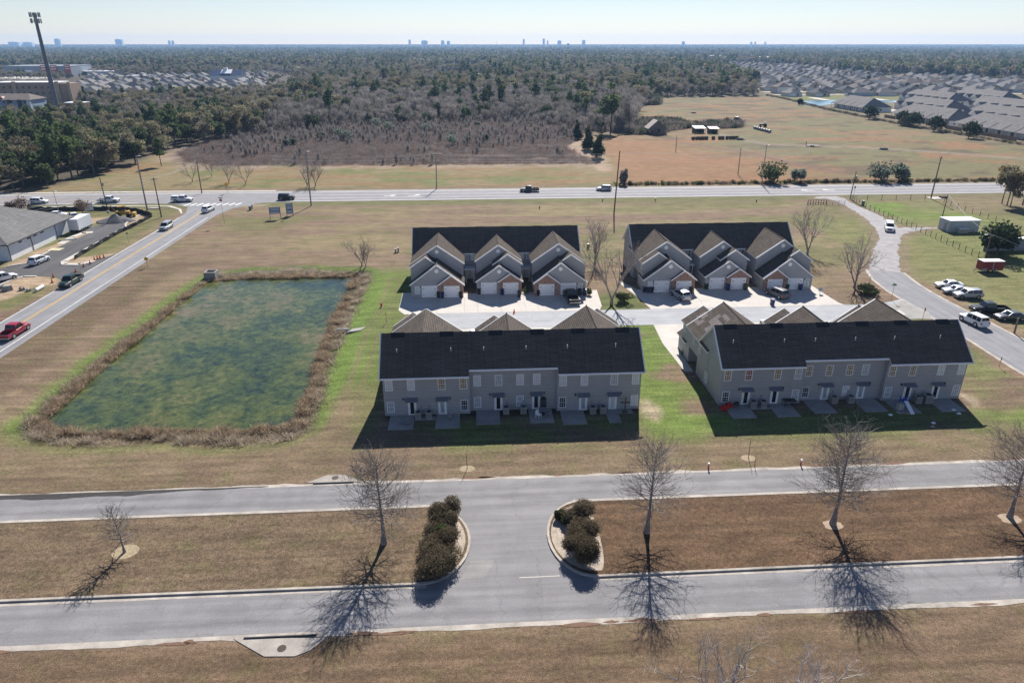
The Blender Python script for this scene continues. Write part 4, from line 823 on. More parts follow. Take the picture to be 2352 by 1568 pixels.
def merge(*parts):
    Vs, Fs, Ms = [], [], []; o = 0
    for V, F, m in parts:
        Vs.append(V); Fs.append(F + o); Ms.append(np.full(len(F), m)); o += len(V)
    return np.concatenate(Vs), np.concatenate(Fs), np.concatenate(Ms)
def blobs_pts(bl, n, r, shell=.55):
    'points in ellipsoids (x, y, z, rx, rz), denser towards the skin'
    w = np.array([b[3] ** 2 * b[4] for b in bl]); k = r.choice(len(bl), n, p=w / w.sum()); b = np.array(bl)[k]
    d = rand_dirs(n, r); rad = shell + (1 - shell) * r.random(n) ** .6; rad *= 1 + .12 * r.normal(size=n)
    return b[:, :3] + d * rad[:, None] * np.stack([b[:, 3], b[:, 3], b[:, 4]], 1)
def limb(V, F, p, d, L, r0, r1, rr, seg=3, n=4, bend=.25):
    'tapered limb as rings; returns points along it'
    pts = [np.array(p, float)]; d = np.array(d, float); d /= np.linalg.norm(d)
    for i in range(seg): d = d + rr.normal(size=3) * bend / seg; d /= np.linalg.norm(d); pts.append(pts[-1] + d * L / seg)
    o = sum(len(v) for v in V); rings = []
    for i, q in enumerate(pts):
        a = np.cross(d, (0.3, .2, 1) if abs(d[2]) < .9 else (1, 0, 0)); a /= np.linalg.norm(a); b = np.cross(d, a); t = np.arange(n) * 2 * np.pi / n; rad = r0 + (r1 - r0) * i / seg
        rings.append(q + rad * (np.cos(t)[:, None] * a + np.sin(t)[:, None] * b))
    V.append(np.concatenate(rings)); f = []
    for i in range(seg):
        for k in range(n): f.append((o + i * n + k, o + i * n + (k + 1) % n, o + (i + 1) * n + (k + 1) % n, o + (i + 1) * n + k))
    F.append(np.array(f)); return pts, d
def trunk_mesh(name, h, r, rr, mt, limbs=0, spread=3.0, z0=.4):
    V, F = [], []; pts, _ = limb(V, F, (0, 0, -.2), (0, 0, 1), h, r, r * .25, rr, 5, 6, .12)
    for i in range(limbs):
        q = pts[min(len(pts) - 1, int(len(pts) * rr.uniform(z0, .95)))]; a = rr.uniform(0, 6.28); limb(V, F, q, (math.cos(a), math.sin(a), rr.uniform(.3, 1.2)), spread * rr.uniform(.5, 1), r * .35, r * .06, rr, 2, 3, .3)
    return np_mesh(name, np.concatenate(V), np.concatenate(F), mt)
def proto(kind, seed):
    'returns (trunk mesh, crown mesh), unit = metres'
    r = np.random.default_rng(seed)
    if kind == 'pine':
        h = r.uniform(15, 19); bl = []
        for i in range(r.integers(7, 10)): z = h * r.uniform(.42, .98); w = (1.15 - z / h) * 4.4 + 1.9; a = r.uniform(0, 6.28); o = r.uniform(0, w * .6); bl.append((o * math.cos(a), o * math.sin(a), z, r.uniform(.7, 1) * (w * .55 + .6), r.uniform(.9, 1.7)))
        bl.append((0, 0, h * .97, 1.1, 1.6)); P = blobs_pts(bl, 900, r); V, F = quads(P, r.uniform(.45, .95, 900), r); return trunk_mesh('trunk', h * .98, .28, r, M_barkp, 6, 3), np_mesh('crown', V, F, M_pine)
    if kind == 'oak':
        h = r.uniform(11, 15); bl = [(r.normal() * 2.3, r.normal() * 2.3, h * r.uniform(.35, .85), r.uniform(1.9, 3.2), r.uniform(1.6, 2.6)) for _ in range(10)]
        P = blobs_pts(bl, 1150, r); V, F = quads(P, r.uniform(.45, 1.0, 1150), r); return trunk_mesh('trunk', h * .8, .3, r, M_bark, 8, 4), np_mesh('crown', V, F, M_oak)
    if kind in ('olive', 'ochre'):
        h = r.uniform(11, 16); bl = [(r.normal() * 2.1, r.normal() * 2.1, h * r.uniform(.35, .9), r.uniform(1.4, 2.6), r.uniform(1.4, 2.4)) for _ in range(10)]
        P = blobs_pts(bl, 760, r, .3); V, F = quads(P, r.uniform(.35, .8, 760), r); P2 = blobs_pts(bl, 260, r, .2); ax = rand_dirs(260, r); ax[:, 2] = np.abs(ax[:, 2]) + .6; ax /= np.linalg.norm(ax, axis=1)[:, None]
        V2, F2 = quads(P2, .14, r, asp=11, axis=ax); V, F, m = merge((V, F, 0), (V2, F2, 1)); return trunk_mesh('trunk', h * .9, .24, r, M_bark, 9, 4), np_mesh('crown', V, F, [M_olive if kind == 'olive' else M_och, M_twig], m)
    if kind == 'bare':
        h = r.uniform(10, 15); n = 620; bl = [(r.normal() * 1.7, r.normal() * 1.7, h * r.uniform(.4, .85), r.uniform(1.3, 2.4), r.uniform(1.3, 2.4)) for _ in range(8)]
        P = blobs_pts(bl, n, r, .1); ax = np.stack([P[:, 0], P[:, 1], np.abs(P[:, 2]) * .35 + 1.5], 1) + r.normal(size=(n, 3)) * 1.2; ax /= np.linalg.norm(ax, axis=1)[:, None]
        V, F = quads(P, r.uniform(.08, .15, n), r, asp=14, axis=ax); return trunk_mesh('trunk', h * .95, .2, r, M_bark, 14, 4.5, .25), np_mesh('crown', V, F, M_twig)
    if kind == 'scrubtree':
        h = r.uniform(5, 8); n = 300; P = blobs_pts([(0, 0, h * .55, 1.2, h * .42)], n, r, .1); ax = np.stack([P[:, 0] * .5, P[:, 1] * .5, np.full(n, 2.0)], 1) + r.normal(size=(n, 3)) * .7; ax /= np.linalg.norm(ax, axis=1)[:, None]
        V, F = quads(P, r.uniform(.06, .12, n), r, asp=14, axis=ax); return trunk_mesh('trunk', h * .9, .08, r, M_twigp, 8, 2, .1), np_mesh('crown', V, F, M_twig)
PR = {k: [proto(k, 100 + 7 * i + 1000 * j) for i in range(n)] for j, (k, n) in enumerate((('pine', 4), ('oak', 4), ('olive', 4), ('ochre', 3), ('bare', 5), ('scrubtree', 3)))}
def scatter(name, pts, meshes, scl, seed, label=None):
    'uncountable stuff: geometry-nodes instances of the given meshes on points'
    pts = np.asarray(pts, 'f'); me = bpy.data.meshes.new(name); me.vertices.add(len(pts)); me.vertices.foreach_set('co', pts.ravel())
    r = np.random.default_rng(seed); o = place(me, name); tag(o, kind='stuff'); 
    if label: o['label'] = label
    for an, typ, dat in (('scl', 'FLOAT', np.asarray(scl, 'f') * np.ones(len(pts), 'f')), ('rot', 'FLOAT', r.uniform(0, 6.28, len(pts)).astype('f')), ('idx', 'INT', r.integers(0, len(meshes), len(pts)).astype('i'))):
        a = me.attributes.new(an, typ, 'POINT'); a.data.foreach_set('value', dat)
    c = bpy.data.collections.new(name + '_kinds')
    for i, ms in enumerate(meshes): q = bpy.data.objects.new('%s_kind_%02d' % (name, i), ms); c.objects.link(q)
    ng = bpy.data.node_groups.new(name, 'GeometryNodeTree'); ng.interface.new_socket('Geometry', in_out='INPUT', socket_type='NodeSocketGeometry'); ng.interface.new_socket('Geometry', in_out='OUTPUT', socket_type='NodeSocketGeometry')
    N, Lk = ng.nodes, ng.links; gi, go = N.new('NodeGroupInput'), N.new('NodeGroupOutput'); ip = N.new('GeometryNodeInstanceOnPoints'); ci = N.new('GeometryNodeCollectionInfo'); ci.inputs[0].default_value = c; ci.inputs[1].default_value = True; ci.inputs[2].default_value = True
    def attr(nm, dt):
        x = N.new('GeometryNodeInputNamedAttribute'); x.data_type = dt; x.inputs[0].default_value = nm; return x.outputs[0]
    cx = N.new('ShaderNodeCombineXYZ'); Lk.new(attr('rot', 'FLOAT'), cx.inputs[2]); e2r = N.new('FunctionNodeEulerToRotation'); Lk.new(cx.outputs[0], e2r.inputs[0])
    Lk.new(gi.outputs[0], ip.inputs['Points']); Lk.new(ci.outputs[0], ip.inputs['Instance']); ip.inputs['Pick Instance'].default_value = True; Lk.new(attr('idx', 'INT'), ip.inputs['Instance Index']); Lk.new(e2r.outputs[0], ip.inputs['Rotation']); Lk.new(attr('scl', 'FLOAT'), ip.inputs['Scale']); Lk.new(ip.outputs[0], go.inputs[0])
    md = o.modifiers.new('scatter', 'NODES'); md.node_group = ng
    return o
def joined(ms, name):
    'trunk and crown as one mesh for far scattering'
    Vs, Fs, Ms, mats = [], [], [], []; o = 0
    for m in ms:
        v = np.empty(len(m.vertices) * 3, 'f'); m.vertices.foreach_get('co', v); l = np.empty(len(m.loops), 'i'); m.loops.foreach_get('vertex_index', l); k = np.empty(len(m.polygons), 'i'); m.polygons.foreach_get('material_index', k)
        Vs.append(v.reshape(-1, 3)); Fs.append(l.reshape(-1, 4) + o); Ms.append(k + len(mats)); mats += list(m.materials); o += len(v) // 3
    return np_mesh(name, np.concatenate(Vs), np.concatenate(Fs), mats, np.concatenate(Ms))
JT = {k: [joined(q, k + '_tree') for q in v] for k, v in PR.items()}
# ------------------------------------------------------------------ clearings in the wood
CLEAR = [PX([z1(-200, 1000), z1(560, 1030), z1(780, 1030), z1(1060, 985), z1(1000, 930), z1(700, 930), z1(560, 700), z1(-300, 700)])]
HOL = [PX([t3(-300, 870), t3(980, 850), t3(1440, 830), t3(1900, 800), t3(1900, 770), t3(1450, 780), t3(1100, 700), t3(1000, 330), t3(-300, 330)]), PX([z1(620, 860), z1(1000, 870), z1(1400, 850), z1(2352, 830), z2(480, 440), z2(100, 380), z1(2352, 690), z1(1500, 700), z1(600, 700)]), PX([t3(-300, 300), t3(1900, 300), t3(1900, 255), t3(-300, 255)]),
       PX([z2(1560, 385), z2(2140, 420), z2(2100, 480), z2(1800, 475), z2(1560, 420)]), PX([z2(1590, 372), z2(2000, 378), z2(2040, 330), z2(1620, 330)])]
HOL += [[(-460, 560), (-300, 440), (-255, 440), (-245, 500), (-262, 560)], [(-420, 690), (-330, 615), (-215, 640), (-165, 735), (-215, 890), (-300, 900)], PX([z3(100, 560), z3(280, 560), z3(310, 520), z3(130, 520)])]
def free(U, V, margin=0):
    m = np.ones(U.shape, bool)
    for h in HOL: m &= sdist(U, V, h) > margin
    return m
def fill(poly, spacing, seed, jitter=.45):
    P = np.array(poly); r = np.random.default_rng(seed); x0, y0 = P.min(0); x1, y1 = P.max(0); xs, ys = np.meshgrid(np.arange(x0, x1, spacing), np.arange(y0, y1, spacing)); xs = xs.ravel() + r.uniform(-jitter, jitter, xs.size) * spacing; ys = ys.ravel() + r.uniform(-jitter, jitter, ys.size) * spacing
    k = sdist(xs, ys, poly) < 0; xs, ys = xs[k], ys[k]; k = free(xs, ys, 3); return xs[k], ys[k]
def in_view(u, v, m=.06):
    a = u * cY - v * sY; b = u * sY + v * cY; return np.abs(a) < b * (.735 + m)
# dense wood, first belts
NEARW = PX([(-300, 452), (0, 444), (150, 424), (300, 384), (396, 344), (560, 318), (800, 290), (1200, 284), (1330, 302), (1452, 304), (1462, 262), (1500, 224), (1735, 221), (1720, 200), (1500, 160), (-400, 160), (-600, 330)])
fu, fv = fill(NEARW, 7.2, 5); k = in_view(fu, fv); fu, fv = fu[k], fv[k]
def kinds_at(u, v, r):
    'mix of trees by place: evergreen on the left, bare grey in the middle, tall mixed edge on the right'
    left = sm(-u, 70, 130)[()] if np.isscalar(u) else sm(-u, 70, 130); n = fbm(u / 45, v / 45, 77); n2 = fbm(u / 18, v / 18, 78); q = r.random(u.shape); out = np.full(u.shape, 4)
    ev = .06 + .46 * left * (v < 420) + .26 * sm(n, .56, .66); ol = .34 + .1 * sm(n2, .5, .6); oc = .07
    out = np.where(q < ev, np.where(n2 > .5, 0, 1), np.where(q < ev + ol, 2, np.where(q < ev + ol + oc, 3, 4)))
    gap = (u > -105) & (u < 125) & (v < 600) & (fbm(u / 60, v / 60, 79) < .62); out = np.where(gap & (q > .10) & (q < .93), 4, out); return out
rk_ = np.random.default_rng(3); kd = kinds_at(fu, fv, rk_); KN = ('pine', 'oak', 'olive', 'ochre', 'bare')
# which trees show largest: nearest to the camera among the front belts
dist = np.hypot(fu, fv); dfront = -sdist(fu, fv, NEARW); order = np.argsort(dist + dfront * 3.2); N_IND = 285
LAB = dict(pine=('pine_tree', 'tall dark green pine at the edge of the wood beyond the highway', 'pine tree'), oak=('evergreen_tree', 'dense dark evergreen tree at the edge of the wood beyond the highway', 'tree'), olive=('deciduous_tree', 'olive-leaved tree at the edge of the wood beyond the highway', 'tree'), ochre=('deciduous_tree', 'ochre-leaved tree at the edge of the wood beyond the highway', 'tree'), bare=('bare_tree', 'bare grey tree at the edge of the wood beyond the highway', 'tree'))
def tree(kind, u, v, s, seed, lab=None, group='trees at the edge of the wood beyond the highway', rz=None, name=None, z=0):
    nm, lb, ct = LAB.get(kind, ('bare_tree', 'small bare tree', 'tree')); t = thing(name or nm, lab or lb, ct, (u, v, z), rz if rz is not None else (seed * 2.399) % 6.28, group); P = PR[kind][seed % len(PR[kind])]
    place(P[0], 'trunk', t, scale=s); place(P[1], 'crown', t, scale=s); return t
def tscale(u, v): return np.where((u < -140) & (v > 330), .66, np.where((u > -70) & (u < 90) & (v < 430), .72, .88))
for j, i in enumerate(order[:N_IND]): tree(KN[kd[i]], fu[i], fv[i], rng.uniform(.75, 1.15) * float(tscale(fu[i], fv[i])), int(i))
rest = order[N_IND:]
for q, kn in enumerate(KN):
    s_ = rest[kd[rest] == q]; scatter('woodland_' + kn, np.stack([fu[s_], fv[s_], np.zeros(len(s_))], 1), JT[kn], NR.uniform(.75, 1.2, len(s_)) * tscale(fu[s_], fv[s_]), 50 + q)
# far wood to the horizon: groves of trees, wider apart with distance
def grove(seed, mixk):
    r = np.random.default_rng(seed); parts = []; mats = [M_pine, M_oak, M_olive, M_och, M_twig]
    for i in range(9):
        x, y = r.uniform(-20, 20), r.uniform(-14, 14); h = r.uniform(9, 15); k = r.choice(5, p=mixk); bl = [(x + r.normal() * 1.5, y + r.normal() * 1.5, h * r.uniform(.35, .9), r.uniform(1.8, 3.2), r.uniform(1.8, 3.2)) for _ in range(5)]
        if k == 0: bl = [(x, y, h * f, (1.2 - f) * 4 + .4, h * .13) for f in (.4, .55, .7, .85, 1.0)]; 
        P = blobs_pts(bl, 130, r, .4); V, F = quads(P, r.uniform(.9, 2.1, 130), r); parts.append((V, F, k))
    V, F, m = merge(*parts); return np_mesh('grove', V, F, mats, m)
GV = [grove(300 + i, (.14, .14, .34, .12, .26) if i % 2 else (.32, .26, .22, .06, .14)) for i in range(8)]
pts, sc_ = [], []
r = np.random.default_rng(99); d = 640.0
while d < 24000:
    step = d * .022; s0 = d * .016 + 4; w = d * .80
    for x in np.arange(-w, w, s0 * 1.25):
        a, b = x + r.uniform(-.5, .5) * s0, d + r.uniform(-.6, .6) * step; pts.append((a * cY + b * sY, -a * sY + b * cY)); sc_.append(min(1.0 + (d - 640) / 9000, 1.7) * r.uniform(.75, 1.2))
    d += step
pts = np.array(pts); sc_ = np.array(sc_); k = free(pts[:, 0], pts[:, 1], 14) & (sdist(pts[:, 0], pts[:, 1], TOWN) > 12) & (sdist(pts[:, 0], pts[:, 1], FIELD) > 14) & (sdist(pts[:, 0], pts[:, 1], NEARW) > -4)
FARFIELD = PX([z3(1370, 260), z3(2352, 300), z4(130, 300), z4(100, 265), z3(2250, 262), z3(1600, 235), z3(1380, 235)]); k &= sdist(pts[:, 0], pts[:, 1], FARFIELD) > 6
# towards the subdivision the wood thins out
k &= ~((pts[:, 0] > 130) & (pts[:, 1] < 628)) & ~((np.abs(pts[:, 0] + 280) < 130) & (pts[:, 1] < 700)); pts, sc_ = pts[k], sc_[k]
scatter('far_woodland', np.column_stack([pts, np.zeros(len(pts))]), GV, sc_, 60)
# second layer of single trees over the gap between the belts and the far wood
mu = r.uniform(-760, 620, 5200); mv = r.uniform(560, 1150, 5200); k = free(mu, mv, 6) & (sdist(mu, mv, TOWN) > 14) & (sdist(mu, mv, FIELD) > 8) & in_view(mu, mv) & (sdist(mu, mv, NEARW) > -2) & ~((mu > 130) & (mv < 628)); mu, mv = mu[k], mv[k]; kd2 = kinds_at(mu, mv, r)
for q, kn in enumerate(KN):
    s_ = kd2 == q; scatter('mid_woodland_' + kn, np.stack([mu[s_], mv[s_], np.zeros(s_.sum())], 1), JT[kn], r.uniform(.6, 1.0, s_.sum()), 80 + q)
# scrub: knee- to head-high bare brush
def brush(seed, h, w, mt, n=70, wid=.05):
    r = np.random.default_rng(seed); P = np.stack([r.normal(size=n) * w * .45, r.normal(size=n) * w * .45, r.uniform(.1, .62, n) * h], 1); ax = np.stack([P[:, 0] * .5, P[:, 1] * .5, np.full(n, 1.1)], 1) + r.normal(size=(n, 3)) * .45; ax /= np.linalg.norm(ax, axis=1)[:, None]
    V, F = quads(P, r.uniform(.6, 1.3, n) * wid, r, asp=h * .75 / wid, axis=ax); return np_mesh('brush', V, F, mt)
M_br2 = leaf_mat('brush_rust', (.215, .140, .105), .3, trans=.4, rnd=.35); M_br1 = leaf_mat('brush_mauve', (.215, .178, .162), .3, trans=.4, rnd=.35)
BR = [brush(i, h, w, mt) for i, (h, w, mt) in enumerate(((1.5, 1.9, M_br1), (1.2, 2.0, M_br1), (1.8, 2.0, M_br1), (1.2, 1.9, M_br2), (1.2, 2.0, M_twig)))]
SC2 = PX([(410, 352), (430, 372), (480, 380), (900, 380), (1318, 376), (1370, 378), (1300, 340), (1345, 300), (1455, 306), (1450, 262), (1200, 262), (800, 268), (520, 310)]); su, sv = fill(SC2, 1.55, 21); kk = fbm(su / 14, sv / 10, 61) > .30; su, sv = su[kk], sv[kk]
scatter('scrub', np.stack([su, sv, np.zeros(len(su))], 1), BR, NR.uniform(.45, 1.05, len(su)) * (1 + .6 * sm(sv, 310, 390)), 62)
su, sv = fill(SC2, 5.2, 23); kk = (fbm(su / 20, sv / 16, 62) + sm(sv, 300, 390) * .42 > .66); su, sv = su[kk], sv[kk]
scatter('saplings', np.stack([su, sv, np.zeros(len(su))], 1), JT['scrubtree'], NR.uniform(.3, .8, len(su)), 63)
# ------------------------------------------------------------------ single bushes and trees that stand out
def bush_meshes(seed, w, h, mt, n=420, lumps=7, size=.34, cone=False, base=.12):
    r = np.random.default_rng(seed)
    if cone: bl = [(r.normal() * .12 * w, r.normal() * .12 * w, h * f, w * .5 * (1.12 - f) + .12, h * .15) for f in np.linspace(.18, .95, 7)]
    else: bl = [(r.uniform(-.27, .27) * w, r.uniform(-.27, .27) * w, h * r.uniform(.35, .68), w * r.uniform(.2, .32), h * r.uniform(.24, .36)) for _ in range(lumps)]
    P = blobs_pts(bl, n, r, .5); P[:, 2] = np.maximum(P[:, 2], base); V, F = quads(P, r.uniform(.6, 1.3, n) * size, r); st = trunk_mesh('stem', h * .6, max(.04, w * .03), r, M_bark, 5, w * .3, .1); return st, np_mesh('foliage', V, F, mt)
_bm = {}
def bush(u, v, w, h, mt, label, group=None, name='bush', cat='bush', seed=1, z=0.0, cone=False, n=420, size=.34, key=None):
    kkey = key or (round(w, 2), round(h, 2), mt.name, seed, cone, n)
    if kkey not in _bm: _bm[kkey] = bush_meshes(seed, w, h, mt, n, size=size, cone=cone)
    t = thing(name, label, cat, (u, v, z), (seed * 1.7) % 6.28, group); place(_bm[kkey][0], 'stem', t); place(_bm[kkey][1], 'foliage', t); return t
for p, w, h in ((z2(765, 1005), 6, 6), (z2(838, 1020), 5, 4.6), (z2(598, 1000), 4, 3.5), (z2(335, 1065), 3.5, 4.5), (z2(270, 1075), 2.6, 3), (z2(1107, 895), 4.5, 4.5), (z2(960, 890), 4, 4), (z2(1795, 1065), 6, 6.2), (z2(1930, 1040), 4, 4.4), (z2(2098, 1025), 3, 2.5), (z2(1568, 950), 6, 2.6), (z2(1215, 935), 4.5, 4), (z2(2020, 900), 4, 4.5)):
    a = S(p); bush(a[0], a[1], w, h, M_sage, 'rounded sage-green bush rising out of the brown scrub', 'sage-green bushes in the scrub', seed=3 if w > 4 else 4, n=300, size=.55, key=('sage', w > 4.2)); COL.objects[-1]
for p, h, w, lb in ((z3(590, 1000), 8.0, 4.4, 'dark cedar at the corner of the scrub, behind two other cedars'), (z3(682, 1100), 10, 5.4, 'broad dark cedar between two others at the corner of the hay field'), (z3(766, 1175), 11, 5.6, 'conical dark cedar standing alone in front at the dead-grass corner of the hay field')):
    a = S(p); bush(a[0], a[1], w, h, M_cedar, lb, 'cedars at the corner of the hay field', 'cedar_tree', 'cedar', int(h), cone=True, n=2200, size=.42)
for p, w, h, lb in ((z4(948, 815), 9, 9, 'dark evergreen bush at the first gap of the townhouse row'), (z4(1240, 870), 7.5, 8.5, 'dark evergreen bush beside a paler one behind the middle townhouse row'), (z4(1345, 885), 8, 9, 'round dark evergreen bush in front of the middle townhouse row'), (z4(1540, 925), 8, 9, 'dark evergreen bush at the gap between the townhouse rows'), (z4(1860, 988), 8, 8.5, 'dark evergreen bush in front of the last townhouse row'), (z4(310, 685), 4.5, 5, 'small dark evergreen bush beside the far pond')):
    a = S(p); bush(a[0] - 1, a[1], w, h, M_cedar, lb, 'evergreen bushes along the field boundary', 'evergreen_bush', 'bush', 11, n=640, size=.7, key=('fb', w > 6))
a = S(z4(1290, 880)); bush(a[0], a[1] + 1, 7, 6, M_olive, 'olive bush between two dark evergreen bushes behind the townhouses', None, 'bush', 'bush', 12, n=420, size=.6)
# ------------------------------------------------------------------ detailed bare trees
def bare_detail(seed, h, kind='cypress', twigs=1.0):
    r = np.random.default_rng(seed); V, F = [], []
    if kind == 'cypress':
        pts, _ = limb(V, F, (0, 0, -.1), (0, 0, 1), h, h * .021, .02, r, 12, 7, .12); limb(V, F, (0, 0, -.1), (0, 0, 1), h * .14, h * .038, h * .021, r, 2, 8, 0)
        TV, TF = V, F; V, F = [], []
        nb = int(94 * twigs)
        for i in range(nb):
            f = .27 + .70 * (i / nb); k = f * 12; j = min(11, int(k)); q = pts[j] * (1 - (k - j)) + pts[j + 1] * (k - j); a = i * 2.4 + r.normal() * .4; L = h * (.35 * math.sqrt(max(.04, 1 - ((f - .52) / .47) ** 2))) * r.uniform(.6, 1.1); rise = .12 + 1.25 * max(0, f - .3)
            P1, d = limb(V, F, q, (math.cos(a), math.sin(a), rise), L, .045 * (1.25 - f) + .012, .010, r, 3, 3, .35)
            for s_ in range(int(8 * twigs) + 1):
                g = P1[1 + s_ % 3]; dd = d + r.normal(size=3) * .6; dd[2] += .25; P2, d2 = limb(V, F, g, dd, L * r.uniform(.25, .5), .016, .009, r, 2, 3, .3)
                for _ in range(3): dd = d2 + r.normal(size=3) * .6; dd[2] += .2; limb(V, F, P2[-1 - (_ % 2)], dd, L * r.uniform(.12, .28), .010, .006, r, 1, 3, .2)
        return TV, TF, V, F
    TV, TF = [], []                                    # vase-shaped multi-stem tree
    stems = r.integers(2, 4); fr = []
    limb(TV, TF, (0, 0, -.1), (0, 0, 1), h * .12, h * .03, h * .024, r, 1, 6, 0)
    for i in range(stems): a = i * 6.28 / stems + r.normal() * .3; P, d = limb(TV, TF, (0, 0, h * .08), (math.cos(a) * .42, math.sin(a) * .42, 1.2), h * .42, h * .018, h * .010, r, 4, 5, .25); fr += [(P[2], d, h * .34, h * .009), (P[3], d, h * .36, h * .009), (P[4], d, h * .40, h * .010)]
    for lev in range(4):
        nx = []
        for (q, d, L, rad) in fr:
            for _ in range(3 if lev else 3):
                dd = d + r.normal(size=3) * .38; dd[2] += .22; P, d2 = limb(V, F, q, dd, L * r.uniform(.6, 1), max(rad, .008), max(rad * .5, .005), r, 2 if lev < 2 else 1, 3, .25); nx.append((P[-1], d2, L * .58, rad * .55))
        fr = nx if len(nx) < 700 * twigs else [nx[i] for i in r.choice(len(nx), int(700 * twigs), replace=False)]
        if lev == 3: break
    return TV, TF, V, F
def bare_tree(u, v, h, label, kind, seed, mt, group=None, lean=(0, 0), tw=1.0, z=0.0):
    TV, TF, V, F = bare_detail(seed, h, kind, tw); t = thing('bare_tree', label, 'tree', (u, v, z), 0, group); t.rotation_euler = (lean[1], lean[0], 0)
    place(np_mesh('trunk', np.concatenate(TV), np.concatenate(TF), mt), 'trunk', t); Vc, Fc = np.concatenate(V), np.concatenate(F)
    Fc = Fc - 0; place(np_mesh('crown', Vc, Fc, mt), 'crown', t); return t
M_barkw = leaf_mat('bark_whitish', (.55, .50, .47), .2)
M_cyp = leaf_mat('bark_cypress', (.26, .23, .21), .3, rnd=.05)
g_ = 'bare cypress trees along the grass median'
for (bx, by), (tx, ty), lb, sd, tw in (((882, 1250), (868, 1058), 'tall bare cypress on the median beside the bronze shrub bed', 1, 1.0), ((1485, 1224), (1512, 1025), 'tall bare cypress with a ragged upright crown on the median', 2, .85), ((1912, 1205), (1965, 1000), 'broad bare cypress with a wide round crown on the median', 3, 1.15), ((2318, 1190), (2370, 1005), 'bare cypress on the median farthest from the crossing', 4, 1.0), ((287, 1270), (256, 1172), 'small leaning bare tree on the median in a ring of pine straw', 5, .5)):
    b_ = S((bx, by)); uz = SV((tx, ty), b_[1]); h = uz[1]; bare_tree(b_[0], b_[1], h, lb, 'cypress', sd * 17, M_cyp, g_, ((uz[0] - b_[0]) / h * .7, 0), tw, .12)
sheet('straw_ring', arc(*S((289, 1269)), 1.15, 1.0, 0, 340, 18), .138, mat('straw_ring', (.30, .235, .15), .95, .4, 5, world=True))
for (px, py), rr_ in (((1912, 1208), .9), ((2318, 1193), 1.0)): sheet('bare_soil', [(x + .15 * math.sin(i * 2.1), y) for i, (x, y) in enumerate(arc(*S((px, py)), rr_, rr_ * .8, 0, 340, 14))], .139, mat('bare_soil', (.33, .25, .18), .95, .3, 4, world=True))
# two trees whose crowns reach into the bottom of the picture
for px, py, z, lb, sd in ((1665, 1500, 6.2, 'pale bare tree standing on the near lawn below the cypress shadow', 6), (1880, 1530, 5.6, 'pale bare tree on the near lawn beside another bare tree', 8)):
    b_ = S((px, py), z); bare_tree(b_[0], b_[1] - .2, z + .4, lb, 'vase', sd, M_barkw, 'bare trees on the near lawn', tw=1.0)
v_ = 'bare trees around the court'
for (bx, by), ty, lb, sd, tw in ((z6(965, 1215), z6(0, 955)[1], 'bare forked tree at the corner of the pond', 11, .55), (z6(1000, 1225), z6(0, 1020)[1], 'thin bare tree beside a forked one at the pond corner', 12, .25), (z7(745, 1205), z7(0, 810)[1], 'tall bare tree on the lawn between the two garage blocks', 13, .8), (zc(2300, 880), zc(0, 225)[1], 'bare tree beside a round bush between the two garage blocks', 14, .9), (z8(370, 1110), z8(0, 680)[1], 'wide bare tree behind the garage block beside the gravel drive', 15, 1.1), (z8(800, 1415), z8(0, 960)[1], 'bare tree by the street name sign', 16, 1.0)):
    b_ = S((bx, by)); h = SV((bx, ty), b_[1])[1]; bare_tree(b_[0], b_[1], h * .92, lb, 'vase', sd, M_barkl, v_, tw=tw)
for p, s in ((z5(1765, 445), 1), (z5(1940, 400), .9), (z5(2100, 460), 1.1), (z5(2255, 465), 1.0), (z6(465, 490), .95), (z6(540, 488), 1.1)):
    a = S(p); t = bare_tree(a[0], a[1], 6.4 * s, 'small bare bushy tree on the verge across the highway', 'vase', int(s * 30), M_barkl, 'small bare trees across the highway', tw=.35)
a = S(z5(1480, 300)); tree('pine', a[0], a[1], .62, 2, 'round-crowned pine standing apart at the edge of the wood', 'lone pines', name='pine_tree'); a = S(z3(890, 940)); tree('pine', a[0], a[1], 1.35, 1, 'tall lone pine with a flat light green crown above the bare trees', 'lone pines', name='pine_tree')
for p in (z3(940, 910), z3(1010, 930), z3(1060, 930), z3(985, 925)): a = S(p); tree('bare', a[0], a[1], 1.15, int(p[0]), 'slender bare tree beside the tumbledown barn', 'slender trees beside the barn', name='bare_tree')
